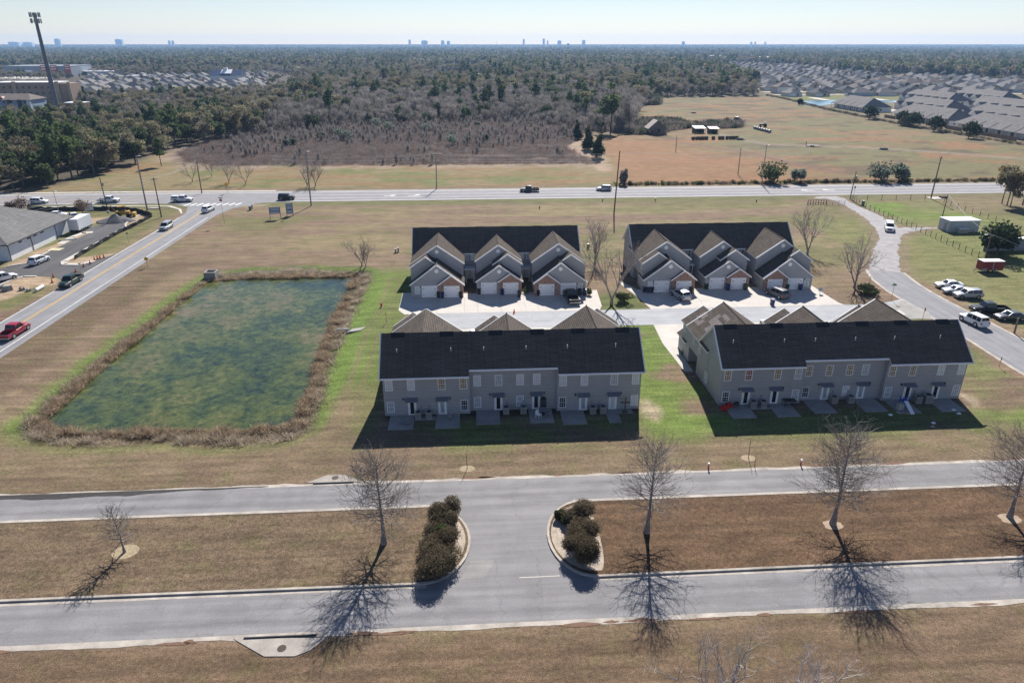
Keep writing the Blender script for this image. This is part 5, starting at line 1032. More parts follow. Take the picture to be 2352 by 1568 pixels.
# ------------------------------------------------------------------ shrub beds at the crossing
sb = 'shrubs in the two beds at the crossing'
for px, py, w, h, mt, lb, sd in ((1085, 455, 3.6, 2.3, M_shrubb, 'large rounded bronze shrub at the far end of the bed beside the tall cypress', 21), (1040, 545, 3.5, 2.2, M_shrubb, 'bronze shrub between two larger ones in the bed beside the tall cypress', 22), (1020, 660, 3.5, 2.2, M_shrubb, 'wide bronze shrub filling the middle of the bed beside the tall cypress', 20), (1045, 780, 4.0, 2.5, M_shrubb, 'broad bronze shrub overhanging the kerb beside the tall cypress', 23), (1115, 500, 1.7, 1.3, M_oak, 'dark green shrub tucked into the bronze shrubs', 24), (1055, 600, 1.4, 1.9, M_shrubg, 'small bright green shrub between the bronze shrubs', 25), (1100, 640, 1.3, .8, M_olive, 'small dry shrub at the sandy edge of the bed', 26), (1960, 470, 3.3, 2.2, M_shrubb, 'loose twiggy shrub in the bed with two clipped balls', 27), (1990, 580, 3.6, 2.2, M_shrubb, 'bronze shrub in the middle of the bed with two clipped balls', 28), (1970, 715, 3.8, 2.4, M_shrubb, 'broad bronze shrub overhanging the kerb in the bed with two clipped balls', 29), (1845, 450, 1.3, 1.0, M_oak, 'clipped ball shrub at the sandy corner of the bed', 30), (1885, 490, 1.1, .9, M_oak, 'smaller clipped ball shrub beside another in the sandy bed', 31)):
    a = S(zm(px, py), .6); bush(a[0], a[1], w, h, mt, lb, sb, 'shrub', 'shrub', sd, .13, n=int(4200 * w), size=.075)
a = S(zd(225, 900)); bush(a[0], a[1], 3.4, 2.0, M_oak, 'round dark bush under the bare tree between the garage blocks', None, 'bush', 'bush', 41, n=900, size=.2); a = S(b4(510, 590)); bush(a[0], a[1], 4.6, 1.7, M_oak, 'clipped dark hedge bush beside the street name sign', None, 'bush', 'bush', 42, n=1100, size=.2)
for p, lb in ((Q(2050, 860, 400 / 1363)(30, 700), 'dark bush beside the porch of the block with the patched roof'), (zc(2065, 790), 'small shrub at the garage corner beside the blue bin'), (zc(1440, 770), 'shrub by the middle garage walkway')):
    a = S(p); bush(a[0], a[1], 1.4, 1.3, M_oak, lb, 'shrubs at the house corners', 'shrub', 'shrub', 43, n=420, size=.16)
# ------------------------------------------------------------------ reeds round the pond (uncountable)
r = np.random.default_rng(5); RP, PP = np.array(REED), np.array(POND); n = 420000; xs = r.uniform(RP[:, 0].min(), RP[:, 0].max(), n); ys = r.uniform(RP[:, 1].min(), RP[:, 1].max(), n)
d1, d2 = sdist(xs, ys, REED), sdist(xs, ys, POND); k = (d1 < -.9 + .5 * r.normal(size=n)) & (d2 > -.3 + .8 * (fbm(xs / 3, ys / 3, 55) - .5)) & (fbm(xs / 2.2, ys / 2.2, 56) > .34); xs, ys, d2, d1 = xs[k], ys[k], d2[k], d1[k]
cl = fbm(xs / 1.6, ys / 1.6, 88); n = len(xs); hgt = (.22 + .75 * sm(cl, .3, .7)) * r.uniform(.6, 1.2, n); zz = -.45 * (1 - sm(d1, -2.5, 3)); lean = r.normal(size=(n, 2)) * .62
V = np.zeros((n, 4, 3)); wd_ = r.uniform(.012, .035, n); an = r.uniform(0, 6.28, n); ox, oy = np.cos(an) * wd_, np.sin(an) * wd_
for q, (f, wq) in enumerate(((0, 1), (0, -1), (1, -.5), (1, .5))):
    V[:, q, 0] = xs + ox * wq + lean[:, 0] * f * hgt; V[:, q, 1] = ys + oy * wq + lean[:, 1] * f * hgt; V[:, q, 2] = zz - .05 + hgt * f * .9
me = np_mesh('reeds', V.reshape(-1, 3), np.arange(n * 4).reshape(-1, 4), [M_straw, M_straw2], (d2 + r.normal(size=n) * .8 < 1.6).astype('i')); tag(place(me, 'reeds'), 'tall dry straw-coloured reeds growing round the pond', None, None, 'stuff')
# hedge bank along the far side of the highway
hp = PX([z7(960, 470), z7(1100, 470), z7(1300, 465), z7(1700, 462), z7(2250, 460), z7(2352, 462), z8(250, 465), z8(700, 462), z8(1400, 465), z8(2100, 450), z8(2500, 440)]); hx, hy = [], []
for (x0, y0), (x1, y1) in zip(hp[:-1], hp[1:]):
    m_ = int(math.hypot(x1 - x0, y1 - y0) / .55); t_ = np.linspace(0, 1, m_); hx += list(x0 + (x1 - x0) * t_); hy += list(y0 + (y1 - y0) * t_)
hx, hy = np.array(hx), np.array(hy) * 0 + 224.5; hx = hx + r.normal(size=len(hx)) * .5; hy = hy + r.normal(size=len(hx)) * .55; BRH = [brush(40, 1.5, 1.3, M_oak, 60, .10), brush(41, 1.2, 1.4, M_twigp, 60, .08), brush(42, 1.5, 1.2, M_cedar, 60, .12)]
scatter('hedge_bank', np.stack([hx, hy, np.zeros(len(hx))], 1), BRH, r.uniform(.4, .95, len(hx)), 91)
for p, w, h, mt, lb in ((z8(75, 460), 9, 8, M_oak, 'dark green round tree in the hedge bank by the highway'), (z8(280, 455), 5, 4.5, M_sage, 'grey loose bush in the hedge bank beside a round tree'), (z8(1110, 460), 9, 7.5, M_sage, 'large grey-green bush in the hedge bank by the highway'), (z8(1300, 465), 6, 6, M_sage, 'grey-green bush beside a larger one in the hedge bank'), (z7(1010, 470), 3, 5, M_twig, 'twiggy bush at the end of the hedge bank beside the tall pole')):
    a = S(p); bush(a[0], 225.0, w, h, mt, lb, 'bushes in the hedge bank by the highway', 'bush', 'bush', int(w * 7), n=700, size=.55)
# field boundary brush on the far right of the hay field, brush round the barn
bp = PX([z4(0, 600), z4(200, 640), z4(600, 740), z4(900, 800), z4(1200, 860), z4(1600, 930), z4(1900, 980), z4(2250, 1040), z4(2500, 1080)]); hx, hy = [], []
for (x0, y0), (x1, y1) in zip(bp[:-1], bp[1:]):
    m_ = int(math.hypot(x1 - x0, y1 - y0) / 1.0); t_ = np.linspace(0, 1, m_); hx += list(x0 + (x1 - x0) * t_); hy += list(y0 + (y1 - y0) * t_)
hx, hy = np.array(hx) + r.normal(size=len(hx)) * .8, np.array(hy) + r.normal(size=len(hx)) * .8; scatter('field_boundary_brush', np.stack([hx, hy, np.zeros(len(hx))], 1), [BRH[0], BRH[1], BR[0]], r.uniform(.6, 1.3, len(hx)), 92)
for i, poly in enumerate((PX([f8(100, 120), f8(420, 90), f8(700, 110), f8(860, 150), f8(860, 200), f8(560, 250), f8(420, 300), f8(60, 290), f8(0, 200)]), PX([f8(880, 160), f8(1300, 130), f8(1540, 140), f8(1560, 200), f8(1280, 210), f8(900, 190)]), PX([z3(1120, 640), z3(1200, 590), z3(1330, 640), z3(1340, 690), z3(1220, 690)]))):
    su, sv = fill(poly, 1.9, 70 + i); scatter('barn_brush', np.stack([su, sv, np.zeros(len(su))], 1), [BRH[0], BR[0], BR[2], BRH[2]], r.uniform(.9, 2.2 if i < 2 else 3, len(su)), 93 + i)
# right-hand evergreen and the tall trees beside the pasture
a = S(c4(1930, 1110)); t = thing('evergreen_tree', 'dense dark evergreen tree beside the corrugated fence', 'tree', (a[0], a[1] + .5, 0)); Pm = bush_meshes(77, 8.2, 8.2, M_cedar, 2200, 12, .42, base=1.6); place(Pm[0], 'trunk', t); place(Pm[1], 'crown', t)
for p, s, kd_, lb in ((c4(1985, 350), .72, 'ochre', 'ochre tree leaning beside the highway at the end of the pasture'), (c4(2060, 375), .75, 'olive', 'thin-trunked tree in the clump at the end of the pasture'), (c4(2110, 395), .66, 'ochre', 'short tree in the clump at the end of the pasture'), (c4(2290, 370), .85, 'olive', 'dark tree at the outer end of the pasture clump')):
    a = S(p); tree(kd_, a[0], a[1], s, int(s * 100), lb, 'trees at the end of the pasture')
# ================================================================== POLES, WIRES, SIGNS, FENCES
M_pole = mat('pole_wood', (.115, .095, .08), .9, .2, 3); M_cpole = mat('pole_concrete', (.27, .26, .25), .85, .1, 2); M_steel = mat('sign_post_steel', (.26, .27, .27), .5, .1, metal=.4); M_wire = mat('wire_aluminium', (.55, .55, .54), .5, .05)
M_wood = mat('post_wood', (.11, .085, .065), .9, .25, 4)
def pole(base, top, label, m=None, arms=(), lamp=None, box=False, r=.15):
    b = S(base); uz = SV(top, b[1]); h = uz[1]; t = thing('utility_pole', label, 'utility pole', (b[0], b[1], 0), 0, 'utility poles'); dx = uz[0] - b[0]
    MB().tube([(0, 0, -.2), (dx * .5, 0, h / 2), (dx, 0, h)], [r * 1.15, r, r * .75], 8).build('shaft', m or M_pole, t)
    for z, w, a in arms: 
        q = MB().rbox(dx, 0, h - z - .06, w, .1, .12, a).build('crossarm', M_wood, t)
        for k in (-.46, -.18, .18, .46): MB().tube([(dx + k * w * math.cos(a), k * w * math.sin(a), h - z + .06), (dx + k * w * math.cos(a), k * w * math.sin(a), h - z + .22)], .04, 5).build('insulator', M_grey, q)
    if lamp:
        l = MB().tube([(dx, 0, h - .3), (dx + lamp, 0, h - .05)], .04, 5).build('lamp_arm', M_steel, t); MB().box(dx + lamp - .1 * np.sign(lamp), -.14, h - .12, dx + lamp + .55 * np.sign(lamp), .14, h + .04).build('lamp_head', M_trim, l) if lamp > 0 else MB().box(dx + lamp - .55, -.14, h - .12, dx + lamp + .1, .14, h + .04).build('lamp_head', M_trim, l)
    if box: MB().tube([(dx + .38, 0, h - 2.3), (dx + .38, 0, h - 1.4)], .26, 10).build('transformer', M_grey, t)
    return (b[0] + dx, b[1], h)
pA = pole(z5(1350, 705), z5(1247, 205), 'tall utility pole beside the rounded corner of the side road', M_cpole, lamp=.5, r=.2)
pB = pole(z5(1480, 770), z5(1405, 405), 'utility pole carrying wires over the construction plot', arms=((.5, 1.4, .3),))
pC = pole(z5(985, 690), z5(912, 405), 'utility pole with a transformer beside the silt fence', box=True, r=.14)
pD = pole(z5(1850, 550), z5(1800, 250), 'utility pole across the highway beside small bare trees')
pE = pole(z6(500, 665), z6(448, 165), 'tall street lamp pole beside the real estate boards', M_cpole, lamp=.4, r=.18)
pF = pole(z6(1648, 510), z6(1643, 190), 'utility pole with three crossarms across the highway', M_cpole, arms=((.2, 3.2, 0), (1.3, 3.2, 0), (2.4, 3.2, 0)), r=.16)
pG = pole(z7(922, 738), z7(976, 160), 'tall leaning utility pole behind the court lawn', r=.17)
pH = pole(z7(1488, 168), z7(1500, 20), 'utility pole standing alone in the hay field', r=.13)
pI = pole(z7(2058, 378), z7(2087, 130), 'utility pole standing on a grass mound in the hay field', r=.13)
pJ = pole(z7(2275, 470), z7(2322, 108), 'street lamp pole by the hedge bank', M_cpole, lamp=.5, r=.15)
pK = pole(z8(760, 605), z8(820, 345), 'utility pole at the corner of the pasture fence', lamp=None, box=True, r=.13)
pL = pole(z8(1500, 598), z8(1598, 210), 'leaning utility pole with a crossarm beside the concrete slabs', arms=((.6, 1.6, .5),), r=.17)
pM = pole(z8(1605, 760), z8(1660, 555), 'service pole beside the white metal shed', box=False, r=.11)
pN = pole(c4(1745, 1150), c4(1835, 800), 'weathered pole with a lamp arm behind the red trailer', lamp=-.9, r=.15)
pO = pole(z5(545, 735), z5(487, 530), 'floodlight pole inside the construction plot', M_steel, lamp=.3, r=.07)
def wire(a, b, sag=.6, r=.022):
    'one span of wire'
    n = 14; P = [(a[0] + (b[0] - a[0]) * t, a[1] + (b[1] - a[1]) * t, a[2] + (b[2] - a[2]) * t - sag * 4 * t * (1 - t)) for t in np.linspace(0, 1, n)]; m = MB().tube(P, r, 4, cap=False); return m.build('power_line', M_wire)
wl = 'wires strung between the poles'
def wires(a, b, offs, lab, sag=.6):
    for dz, dy in offs: tag(wire((a[0], a[1] + dy, a[2] + dz), (b[0], b[1] + dy, b[2] + dz), sag), lab, 'wire', wl)
dirB = (pB[0] - 40, pB[1] - 95, pB[2] + .5); wires(pB, dirB, ((0, 0), (-.3, .5), (-.9, 0), (-1.4, .3)), 'pale wire sagging across the roof of the unfinished building', .9)
wires(pB, pD, ((0, 0), (-.3, .4)), 'thin wire crossing the highway beside the small bare trees'); wires(pF, (pG[0] + 70, pF[1], pF[2] + 1.2), ((-.2, -1.4), (-.2, 1.4), (-1.3, -1.4), (-2.4, 1.4)), 'thin wire running along the far side of the highway', 1.0); wires(pF, (pD[0] + 20, pF[1], pF[2]), ((-.2, 1.4), (-1.3, 1.4)), 'thin wire running along the scrub beyond the highway', .8)
wires(pI, pK, ((0, 0),), 'thin wire from the hay field pole to the pasture corner', 1.2); wires(pM, pN, ((-.1, 0),), 'wire from the white metal shed to the weathered pole', .8)
tag(wire(pM, (*S(c4(1600, 690), 1.2), 1.2), .0, .03), 'pale guy wire slanting down over the white metal shed', 'wire', wl); a = S((2352, 782)); tag(wire(pN, (pN[0] + 13, pN[1] - 7, .3), 0, .035), 'pale guy wire slanting down from the weathered pole', 'wire', wl)
# ------------------------------------------------------------------ signs
def sign(p, label, h, shape, m, ang, name='road_sign', cat='sign', text=None, group=None, w=.75):
    b = S(p); t = thing(name, label, cat, (b[0], b[1], 0), ang, group); MB().tube([(0, 0, -.1), (0, 0, h)], .035, 6).build('post', M_steel, t)
    if shape == 'oct': pts = [(w * .5 * math.cos(R(22.5 + 45 * k)), h - .3 + w * .5 * math.sin(R(22.5 + 45 * k))) for k in range(8)]
    elif shape == 'dia': pts = [(0, h - .45 - w * .6), (w * .6, h - .45), (0, h - .45 + w * .6), (-w * .6, h - .45)]
    else: pts = [(-w * .5, h - shape), (w * .5, h - shape), (w * .5, h), (-w * .5, h)]
    MB().ext([(x, z) for x, z in pts], 'y', -.06, -.04).build('panel', m, t)
    if text: lettering(text, t, (0, -.065, h - .3), w * .26, M_trim)
    return t
def lettering(s, parent, loc, size, m, rz=0.0, name='lettering'):
    cu = bpy.data.curves.new(name, 'FONT'); cu.body = s; cu.size = size; cu.align_x = 'CENTER'; cu.align_y = 'CENTER'; cu.extrude = .004
    tmp = bpy.data.objects.new('tmp', cu); COL.objects.link(tmp); dg = bpy.context.evaluated_depsgraph_get(); me = bpy.data.meshes.new_from_object(tmp.evaluated_get(dg)); COL.objects.unlink(tmp); bpy.data.objects.remove(tmp)
    me.materials.clear(); me.materials.append(m); return place(me, name, parent, loc, rot=(math.pi / 2, 0, rz))
M_sred = mat('sign_red', (.42, .02, .02), .4, .05); M_syel = mat('sign_yellow', (.62, .36, .02), .4, .05); M_sgrn = mat('sign_green', (.01, .15, .09), .4, .05); M_sback = mat('sign_back', (.22, .22, .22), .5, .1, metal=.5); M_sblue = mat('board_print', (.30, .36, .50), .5, .25, 4); M_org = mat('cone_orange', (.62, .10, .02), .6, .08)
s1 = sign(z5(2058, 828), 'stop sign with a green street name plate at the highway junction', toppx(z5(2058, 828), z5(2045, 600)), 'oct', M_sred, 0, 'stop_sign', 'stop sign', 'STOP'); hh = toppx(z5(2058, 828), z5(2045, 595)); MB().box(-.55, -.02, hh + .02, .55, .02, hh + .2).build('name_plate', M_sgrn, s1)
sign(z5(1355, 1225), 'yellow diamond warning sign beside the side road', toppx(z5(1355, 1225), z5(1335, 1130)), 'dia', M_syel, R(12), w=.8)
for p in (z5(2083, 550), z5(2097, 545)): sign(p, 'yellow warning sign on the verge across the highway', 3.2, 'dia', M_syel, 0, group='paired warning signs', w=.9)
sg = sign(b4(730, 652), 'green street name sign at the mouth of the court', toppx(b4(730, 652), b4(757, 510)), .01, M_sgrn, 0, 'street_sign', 'sign'); hh = toppx(b4(730, 652), b4(757, 510)); MB().box(-.45, -.02, hh - .02, .45, .02, hh + .16).build('name_plate', M_sgrn, sg); MB().box(-.02, -.4, hh + .17, .02, .4, hh + .35).build('name_plate', M_sgrn, sg)
sign(b4(1035, 850), 'stop sign seen edge-on at the mouth of the court', 2.2, 'oct', M_sred, R(72), 'stop_sign', 'stop sign', 'STOP', w=.7)
for p, q, lb in ((b4(1785, 1310), b4(1818, 1210), 'small sign on a thin post in a ring of sand beside the access road'), (b4(517, 490), b4(530, 415), 'small sign on a thin post beside the gravel end of the access road')): sign(p, lb, toppx(p, q), .5, M_sback, R(60), w=.35)
sign(zc(32, 1070), 'yellow marker post beside the wing of the block by the pond', 1.9, 1.0, M_syel, 0, 'marker_post', 'post', w=.12); sign(z8(795, 560), 'pale sign on a thin post at the pasture corner', 2.6, .8, M_sback, R(20), w=.6); sign(z5(1180, 1000), 'bare sign post on the grass beside the silt fence', 2.4, .5, M_sback, R(60), w=.4)
def board(p, w, h, z0, label, ang, split):
    b = S(p); t = thing('sign_board', label, 'sign board', (b[0], b[1], 0), ang, 'real estate boards')
    for x in (-w / 2 - .06, w / 2 + .06): MB().box(x - .06, -.06, -.1, x + .06, .06, z0 + h + .05).build('post', M_blk, t)
    MB().box(-w / 2, -.03, z0, w / 2, .03, z0 + h).build('panel', M_sblue, t)
    for z in (z0, z0 + h * split, z0 + h - .06): MB().box(-w / 2, -.05, z, w / 2, -.031, z + .06).build('rail', M_blk, t)
    for k in range(3): MB().box(-w * .38, -.042, z0 + h * (.16 + .2 * k), w * .38, -.031, z0 + h * (.22 + .2 * k)).build('print_line', M_trim if k != 1 else mat('board_print_blue', (.02, .03, .22), .5), t)
board(z6(175, 785), 2.5, 1.7, 1.4, 'wide framed real estate board on two posts by the highway', R(12), .5); board(z6(308, 755), 1.5, 2.8, .5, 'tall framed real estate board by the highway', R(10), .62)
def hydrant(p, label):
    b = S(p); t = thing('fire_hydrant', label, 'hydrant', (b[0], b[1], 0)); MB().tube([(0, 0, 0), (0, 0, .5), (0, 0, .62), (0, 0, .75)], [.13, .12, .16, .05], 10).build('barrel', M_sred, t)
    for sg_ in (-1, 1): MB().tube([(sg_ * .1, 0, .45), (sg_ * .24, 0, .45)], .06, 8).build('outlet', M_sred, t)
hydrant(Q(900, 780, 300 / 2138)(1740, 1005), 'red fire hydrant on the grass beside the pond'); hydrant(z7(240, 690), 'fire hydrant with a marker on the lawn beyond the garage blocks')
for p, lb in ((zr(728, 250), 'small red marker at the far edge of the boulevard'), (zr(1203, 232), 'small red and white marker beside the boulevard under the broad cypress')):
    b = S(p); t = thing('marker_post', lb, 'post', (b[0], b[1], 0)); MB().box(-.06, -.06, 0, .06, .06, .55).build('post', M_sred, t); MB().box(-.08, -.08, .55, .08, .08, .75).build('cap', M_trim, t)
for p, hgt, lb in ((zm(1222, 145), 2.3, 'thin green sapling in a ring of straw between the boulevard and the patios'), (zr(935, 195), 2.6, 'thin dark sapling in a ring of straw beside the boulevard'), (zr(967, 240), 1.4, 'thin green stake on the edge of the boulevard')):
    b = S(p); t = thing('sapling', lb, 'sapling', (b[0], b[1], 0)); MB().tube([(0, 0, 0), (-.05, 0, hgt * .6), (-.1, .0, hgt)], [.04, .03, .015], 5).build('stem', M_shrubg if hgt < 2.5 else M_bark, t); MB().tube([(-.05, 0, hgt * .6), (.12, .05, hgt * .85)], [.02, .008], 4).build('twig', M_bark, t)
    if hgt > 2: sheet('straw_ring', arc(b[0], b[1], .85, .65, 0, 340, 14), .012, mat('straw_ring', (.30, .235, .15), .95, .4, 5, world=True))
# utility pedestals, outlet box, culvert things
M_ped = mat('pedestal_green', (.12, .17, .12), .6, .1); M_pedb = mat('pedestal_tan', (.34, .30, .24), .6, .1)
for p, lb, m_, w, h in ((zc(125, 362), 'tan utility pedestal on the lawn beside a matching one', M_pedb, .35, .9), (zc(152, 355), 'tan utility pedestal on the lawn beside a matching one', M_pedb, .35, 1.0), (z7(685, 1055), 'green utility pedestal beside the tall bare tree', M_ped, .5, 1.1), (z5(2295, 705), 'green utility box at the highway junction', M_ped, .6, 1.2), (z5(2312, 690), 'tan utility box at the highway junction', M_pedb, .4, 1.1), (z7(818, 620), 'short utility post near the silver suv', M_pedb, .25, .9), (z7(1300, 620), 'short utility post on the highway verge', M_pedb, .25, .9), (z7(2226, 632), 'short dark utility post on the highway verge', M_blk, .2, .9), (z8(878, 660), 'green utility pedestal beside the pasture fence', M_ped, .6, 1.4)):
    b = S(p); t = thing('utility_box', lb, 'utility box', (b[0], b[1], 0), 0, 'utility boxes'); MB().box(-w / 2, -w / 2, 0, w / 2, w / 2, h * .85).build('cabinet', m_, t); MB().slab([(-w * .56, -w * .56, h), (w * .56, -w * .56, h), (w * .56, w * .56, h), (-w * .56, w * .56, h)], h * .15).build('lid', M_grey, t)
b = S(b1(1930, 215)); t = thing('outlet_box', 'square concrete drain box at the corner of the pond', 'drain', (b[0], b[1] + .6, 0)); m = MB()
for x0, y0, x1, y1 in ((-1.1, -1.1, 1.1, -.85), (-1.1, .85, 1.1, 1.1), (-1.1, -.85, -.85, .85), (.85, -.85, 1.1, .85)): m.box(x0, y0, -.6, x1, y1, 1.0)
m.build('wall', M_con_d, t); MB().box(-.85, -.85, -.6, .85, .85, -.3).build('floor', M_dark, t)
b = S(Q(900, 780, 300 / 2138)(1000, 1500)); t = thing('culvert_outlet', 'concrete apron and corrugated pipe where the drain enters the pond', 'culvert', (b[0], b[1], -.25)); MB().prism([(0, -.9), (2.2, -.2), (2.9, 1.3), (1.0, .6)], 0, .3).build('apron', M_con_d, t); MB().tube([(-1.6, .1, .2), (.4, .1, .25)], .3, 12).build('pipe', M_grey, t)
# storm drains
def storm_drain(poly_px, mh, label, zface):
    P = PX(poly_px); c = np.mean(P, 0); t = thing('storm_drain', label, 'drain', (c[0], c[1], 0)); MB().prism([(x - c[0], y - c[1]) for x, y in P], 0, .05).build('apron', concrete('concrete_apron', (.33, .30, .265), .25), t); q = S(mh); MB().tube([(q[0] - c[0], q[1] - c[1], .045), (q[0] - c[0], q[1] - c[1], .065)], .34, 16).build('manhole_cover', mat('cast_iron', (.06, .038, .030), .8, .2), t)
    x0, x1 = min(p[0] for p in P), max(p[0] for p in P); yv = min(p[1] for p in P) if zface > 0 else max(p[1] for p in P)
    MB().box(x0 - c[0] + .8, yv - c[1] - .06, .02, x1 - c[0] - .8, yv - c[1] + .04, .13).build('inlet', M_blk, t)
storm_drain([zm(150, 240), zm(290, 190), zm(400, 185), zm(520, 228), zm(520, 234)], zm(345, 207), 'curb inlet with a manhole cover across the road from the tall cypress', 1)
w2 = Q(0, 1480, 900 / 2352); storm_drain([w2(1830, 1140), w2(2070, 1278), w2(2310, 1276), w2(2430, 1230), w2(2560, 1130)], w2(2210, 1215), 'curb inlet with a manhole cover on the near lawn under the cypress shadow', -1)
# bins
def bin_meshes(col, nm):
    m = MB(); m.add([(-.24, -.27, 0), (.24, -.27, 0), (.24, .27, 0), (-.24, .27, 0), (-.30, -.34, 1.0), (.30, -.34, 1.0), (.30, .36, 1.0), (-.30, .36, 1.0)], [(0, 3, 2, 1), (4, 5, 6, 7), (0, 1, 5, 4), (1, 2, 6, 5), (2, 3, 7, 6), (3, 0, 4, 7)]); M = mat(nm, col, .5, .08)
    l = MB().slab([(-.32, -.38, 1.04), (.32, -.38, 1.04), (.32, .4, 1.10), (-.32, .4, 1.10)], .06); w = MB().tube([(-.02, 0, 0), (.02, 0, 0)], .13, 10); return m.mesh('bin_body', M), l.mesh('bin_lid', M), w.mesh('wheel', M_blk)
BIN = dict(green=bin_meshes((.016, .045, .026), 'bin_green'), blue=bin_meshes((.012, .022, .12), 'bin_blue'), black=bin_meshes((.014, .016, .017), 'bin_black'))
def bin_(u, v, c, label, rz=0.0):
    t = thing('wheelie_bin', label, 'bin', (u, v, .02), rz, 'wheeled bins in front of the garages')
    for me, n in zip(BIN[c][:2], ('body', 'lid')): place(me, n, t)
    for x in (-.27, .27): place(BIN[c][2], 'wheel', t, (x, .24, .13))
for (z, x, y, c, lb) in ((zc, 555, 820, 'black', 'dark green bin beside a blue bin at the garage with a window'), (zc, 597, 825, 'blue', 'blue bin beside a dark green bin at the first brick garage'), (zc, 780, 820, 'black', 'dark bin at the inner corner of the first brick garage'), (zc, 965, 785, 'black', 'dark bin at the middle garage wall'), (zc, 1202, 792, 'blue', 'blue bin between the two middle garage doors'), (zc, 1372, 815, 'black', 'dark bin at the walkway beside the middle brick garage'), (zc, 1563, 800, 'black', 'dark bin at the corner of the third brick garage'), (zc, 1980, 795, 'black', 'dark bin beside a blue bin behind the black pickup'), (zc, 2030, 795, 'blue', 'blue bin beside the window behind the black pickup'), (zd, 452, 800, 'black', 'dark bin beside a blue bin under the barred window'), (zd, 488, 803, 'blue', 'blue bin between two dark bins under the barred window'), (zd, 525, 800, 'black', 'dark bin beside the first garage door next to a blue bin'), (zd, 885, 790, 'blue', 'blue bin behind the silver suv'), (zd, 918, 805, 'black', 'dark bin beside the walkway behind the silver suv'), (zd, 1073, 770, 'green', 'green bin at the outer corner of the middle garages'), (zd, 1293, 780, 'blue', 'blue bin at the brick pier of the middle garages'), (zd, 1468, 775, 'green', 'green bin at the walkway beside the middle garages'), (zd, 1890, 775, 'green', 'green bin between the last two garage doors'), (zd, 2022, 778, 'blue', 'blue bin under the last garage window'), (zd, 1740, 925, 'blue', 'blue bin standing alone in the sun on the court')):
    a = S(z(x, y)); bin_(a[0], a[1] + (.35 if y < 900 else .2), c, lb, rng.uniform(-.1, .1))
b = S(zc(1318, 970)); t = thing('traffic_cone', 'small orange cone standing alone on the court pavement', 'cone', (b[0], b[1], .02)); MB().tube([(0, 0, .03), (0, 0, .75)], [.17, .04], 10).build('body', M_org, t); MB().box(-.22, -.22, 0, .22, .22, .03).build('base', M_org, t)
b = S(zd(2215, 810)); t = thing('sign_board', 'small blue yard sign at the corner of the last garage', 'sign board', (b[0], b[1], 0)); MB().box(-.03, -.03, 0, .03, .03, 1.1).build('post', M_steel, t); MB().box(-.35, -.02, .5, .35, .02, 1.2).build('panel', M_sblue, t)
# ------------------------------------------------------------------ right: pasture fence, shed, metal wall
def fence(pts, h, step, label, wires_=True, group='wire fences round the pasture'):
    t = thing('wire_fence', label, 'fence', (pts[0][0], pts[0][1], 0), 0, group); o = pts[0]
    for (x0, y0), (x1, y1) in zip(pts[:-1], pts[1:]):
        L = math.hypot(x1 - x0, y1 - y0); n = max(1, round(L / step))
        for i in range(n + (1 if (x1, y1) == pts[-1] else 0)):
            f = i / n; x, y = x0 + (x1 - x0) * f - o[0], y0 + (y1 - y0) * f - o[1]; MB().tube([(x, y, -.1), (x + rng.uniform(-.04, .04), y, h * rng.uniform(.95, 1.12))], .075, 6).build('post', M_wood, t)
        if wires_:
            for z in (.25, .55, .85, 1.1): MB().tube([(x0 - o[0], y0 - o[1], z * h / 1.2), (x1 - o[0], y1 - o[1], z * h / 1.2)], .010, 3).build('fence_wire', M_steel, t)
    return t
fen = fence([(111.6, 197.2), (110.1, 189), (109.7, 177), (109.4, 164), (108.6, 151), (108.2, 137.6)], 1.35, 2.35, 'wooden post and wire fence along the gravel drive'); fence([(111.8, 197.0), (133, 196)], 1.5, 4.3, 'post and wire fence along the highway verge'); fence([(135.5, 191), (135.0, 172), (133.8, 156), (133.5, 140)], 1.3, 3.0, 'thin post and wire fence between the pasture and the rough ground')
for a_, b_ in (((109.5, 171.9), (109.6, 174.3)), ((108.2, 137.7), (110.8, 136.0))): MB().tube([(a_[0] - 111.6, a_[1] - 197.2, .1), (b_[0] - 111.6, b_[1] - 197.2, 1.2)], .05, 5).build('brace', M_wood, fen)
def corr_mat(name, col):
    t = NT(name); u = t.uv(); w = t.n('TexWave', {'Vector': u, 'Scale': 1.6, 'Distortion': 0}); n = t.noise(t.vmul(u, (3, .4, 1)), 1, 4); c = t.mul((*col,), t.mr(w.outputs[1], 0, 1, .72, 1.08)); c = t.mul(c, t.mr(n, .3, .7, .82, 1.12)); t.set(Base_Color=c, Roughness=.5, Specular_IOR_Level=.4); t.bump(w.outputs[1], .4, .04); return t.m
M_corr = corr_mat('corrugated_white', (.46, .49, .52)); M_corrg = corr_mat('corrugated_grey', (.30, .32, .34))
b = S(z8(1655, 905)); t = thing('metal_shed', 'white corrugated metal shed standing in the pasture', 'shed', (b[0], b[1], 0), R(0)); MB().box(0, 0, 0, 7.6, 4.0, 2.75).build('wall', M_corr, t); MB().slab([(-.1, -.1, 2.86), (7.7, -.1, 2.86), (7.7, 4.1, 2.86), (-.1, 4.1, 2.86)], .1).build('roof', M_trim, t); MB().box(-.04, 1.0, .05, -.005, 1.9, 2.1).build('door', M_corrg, t); MB().box(-.2, 1.3, 2.2, -.02, 1.6, 2.4).build('lamp', M_trim, t)
t2 = thing('ground_unit', 'low cream air conditioning unit beside the white metal shed', 'air conditioner', (b[0] + 2.0, b[1] - 1.3, .05)); MB().box(0, 0, 0, 2.2, .9, 1.05).build('casing', mat('unit_cream', (.42, .40, .33), .6), t2); MB().slab([(-.05, -.05, 1.12), (2.25, -.05, 1.12), (2.25, .95, 1.12), (-.05, .95, 1.12)], .07).build('lid', M_trim, t2)
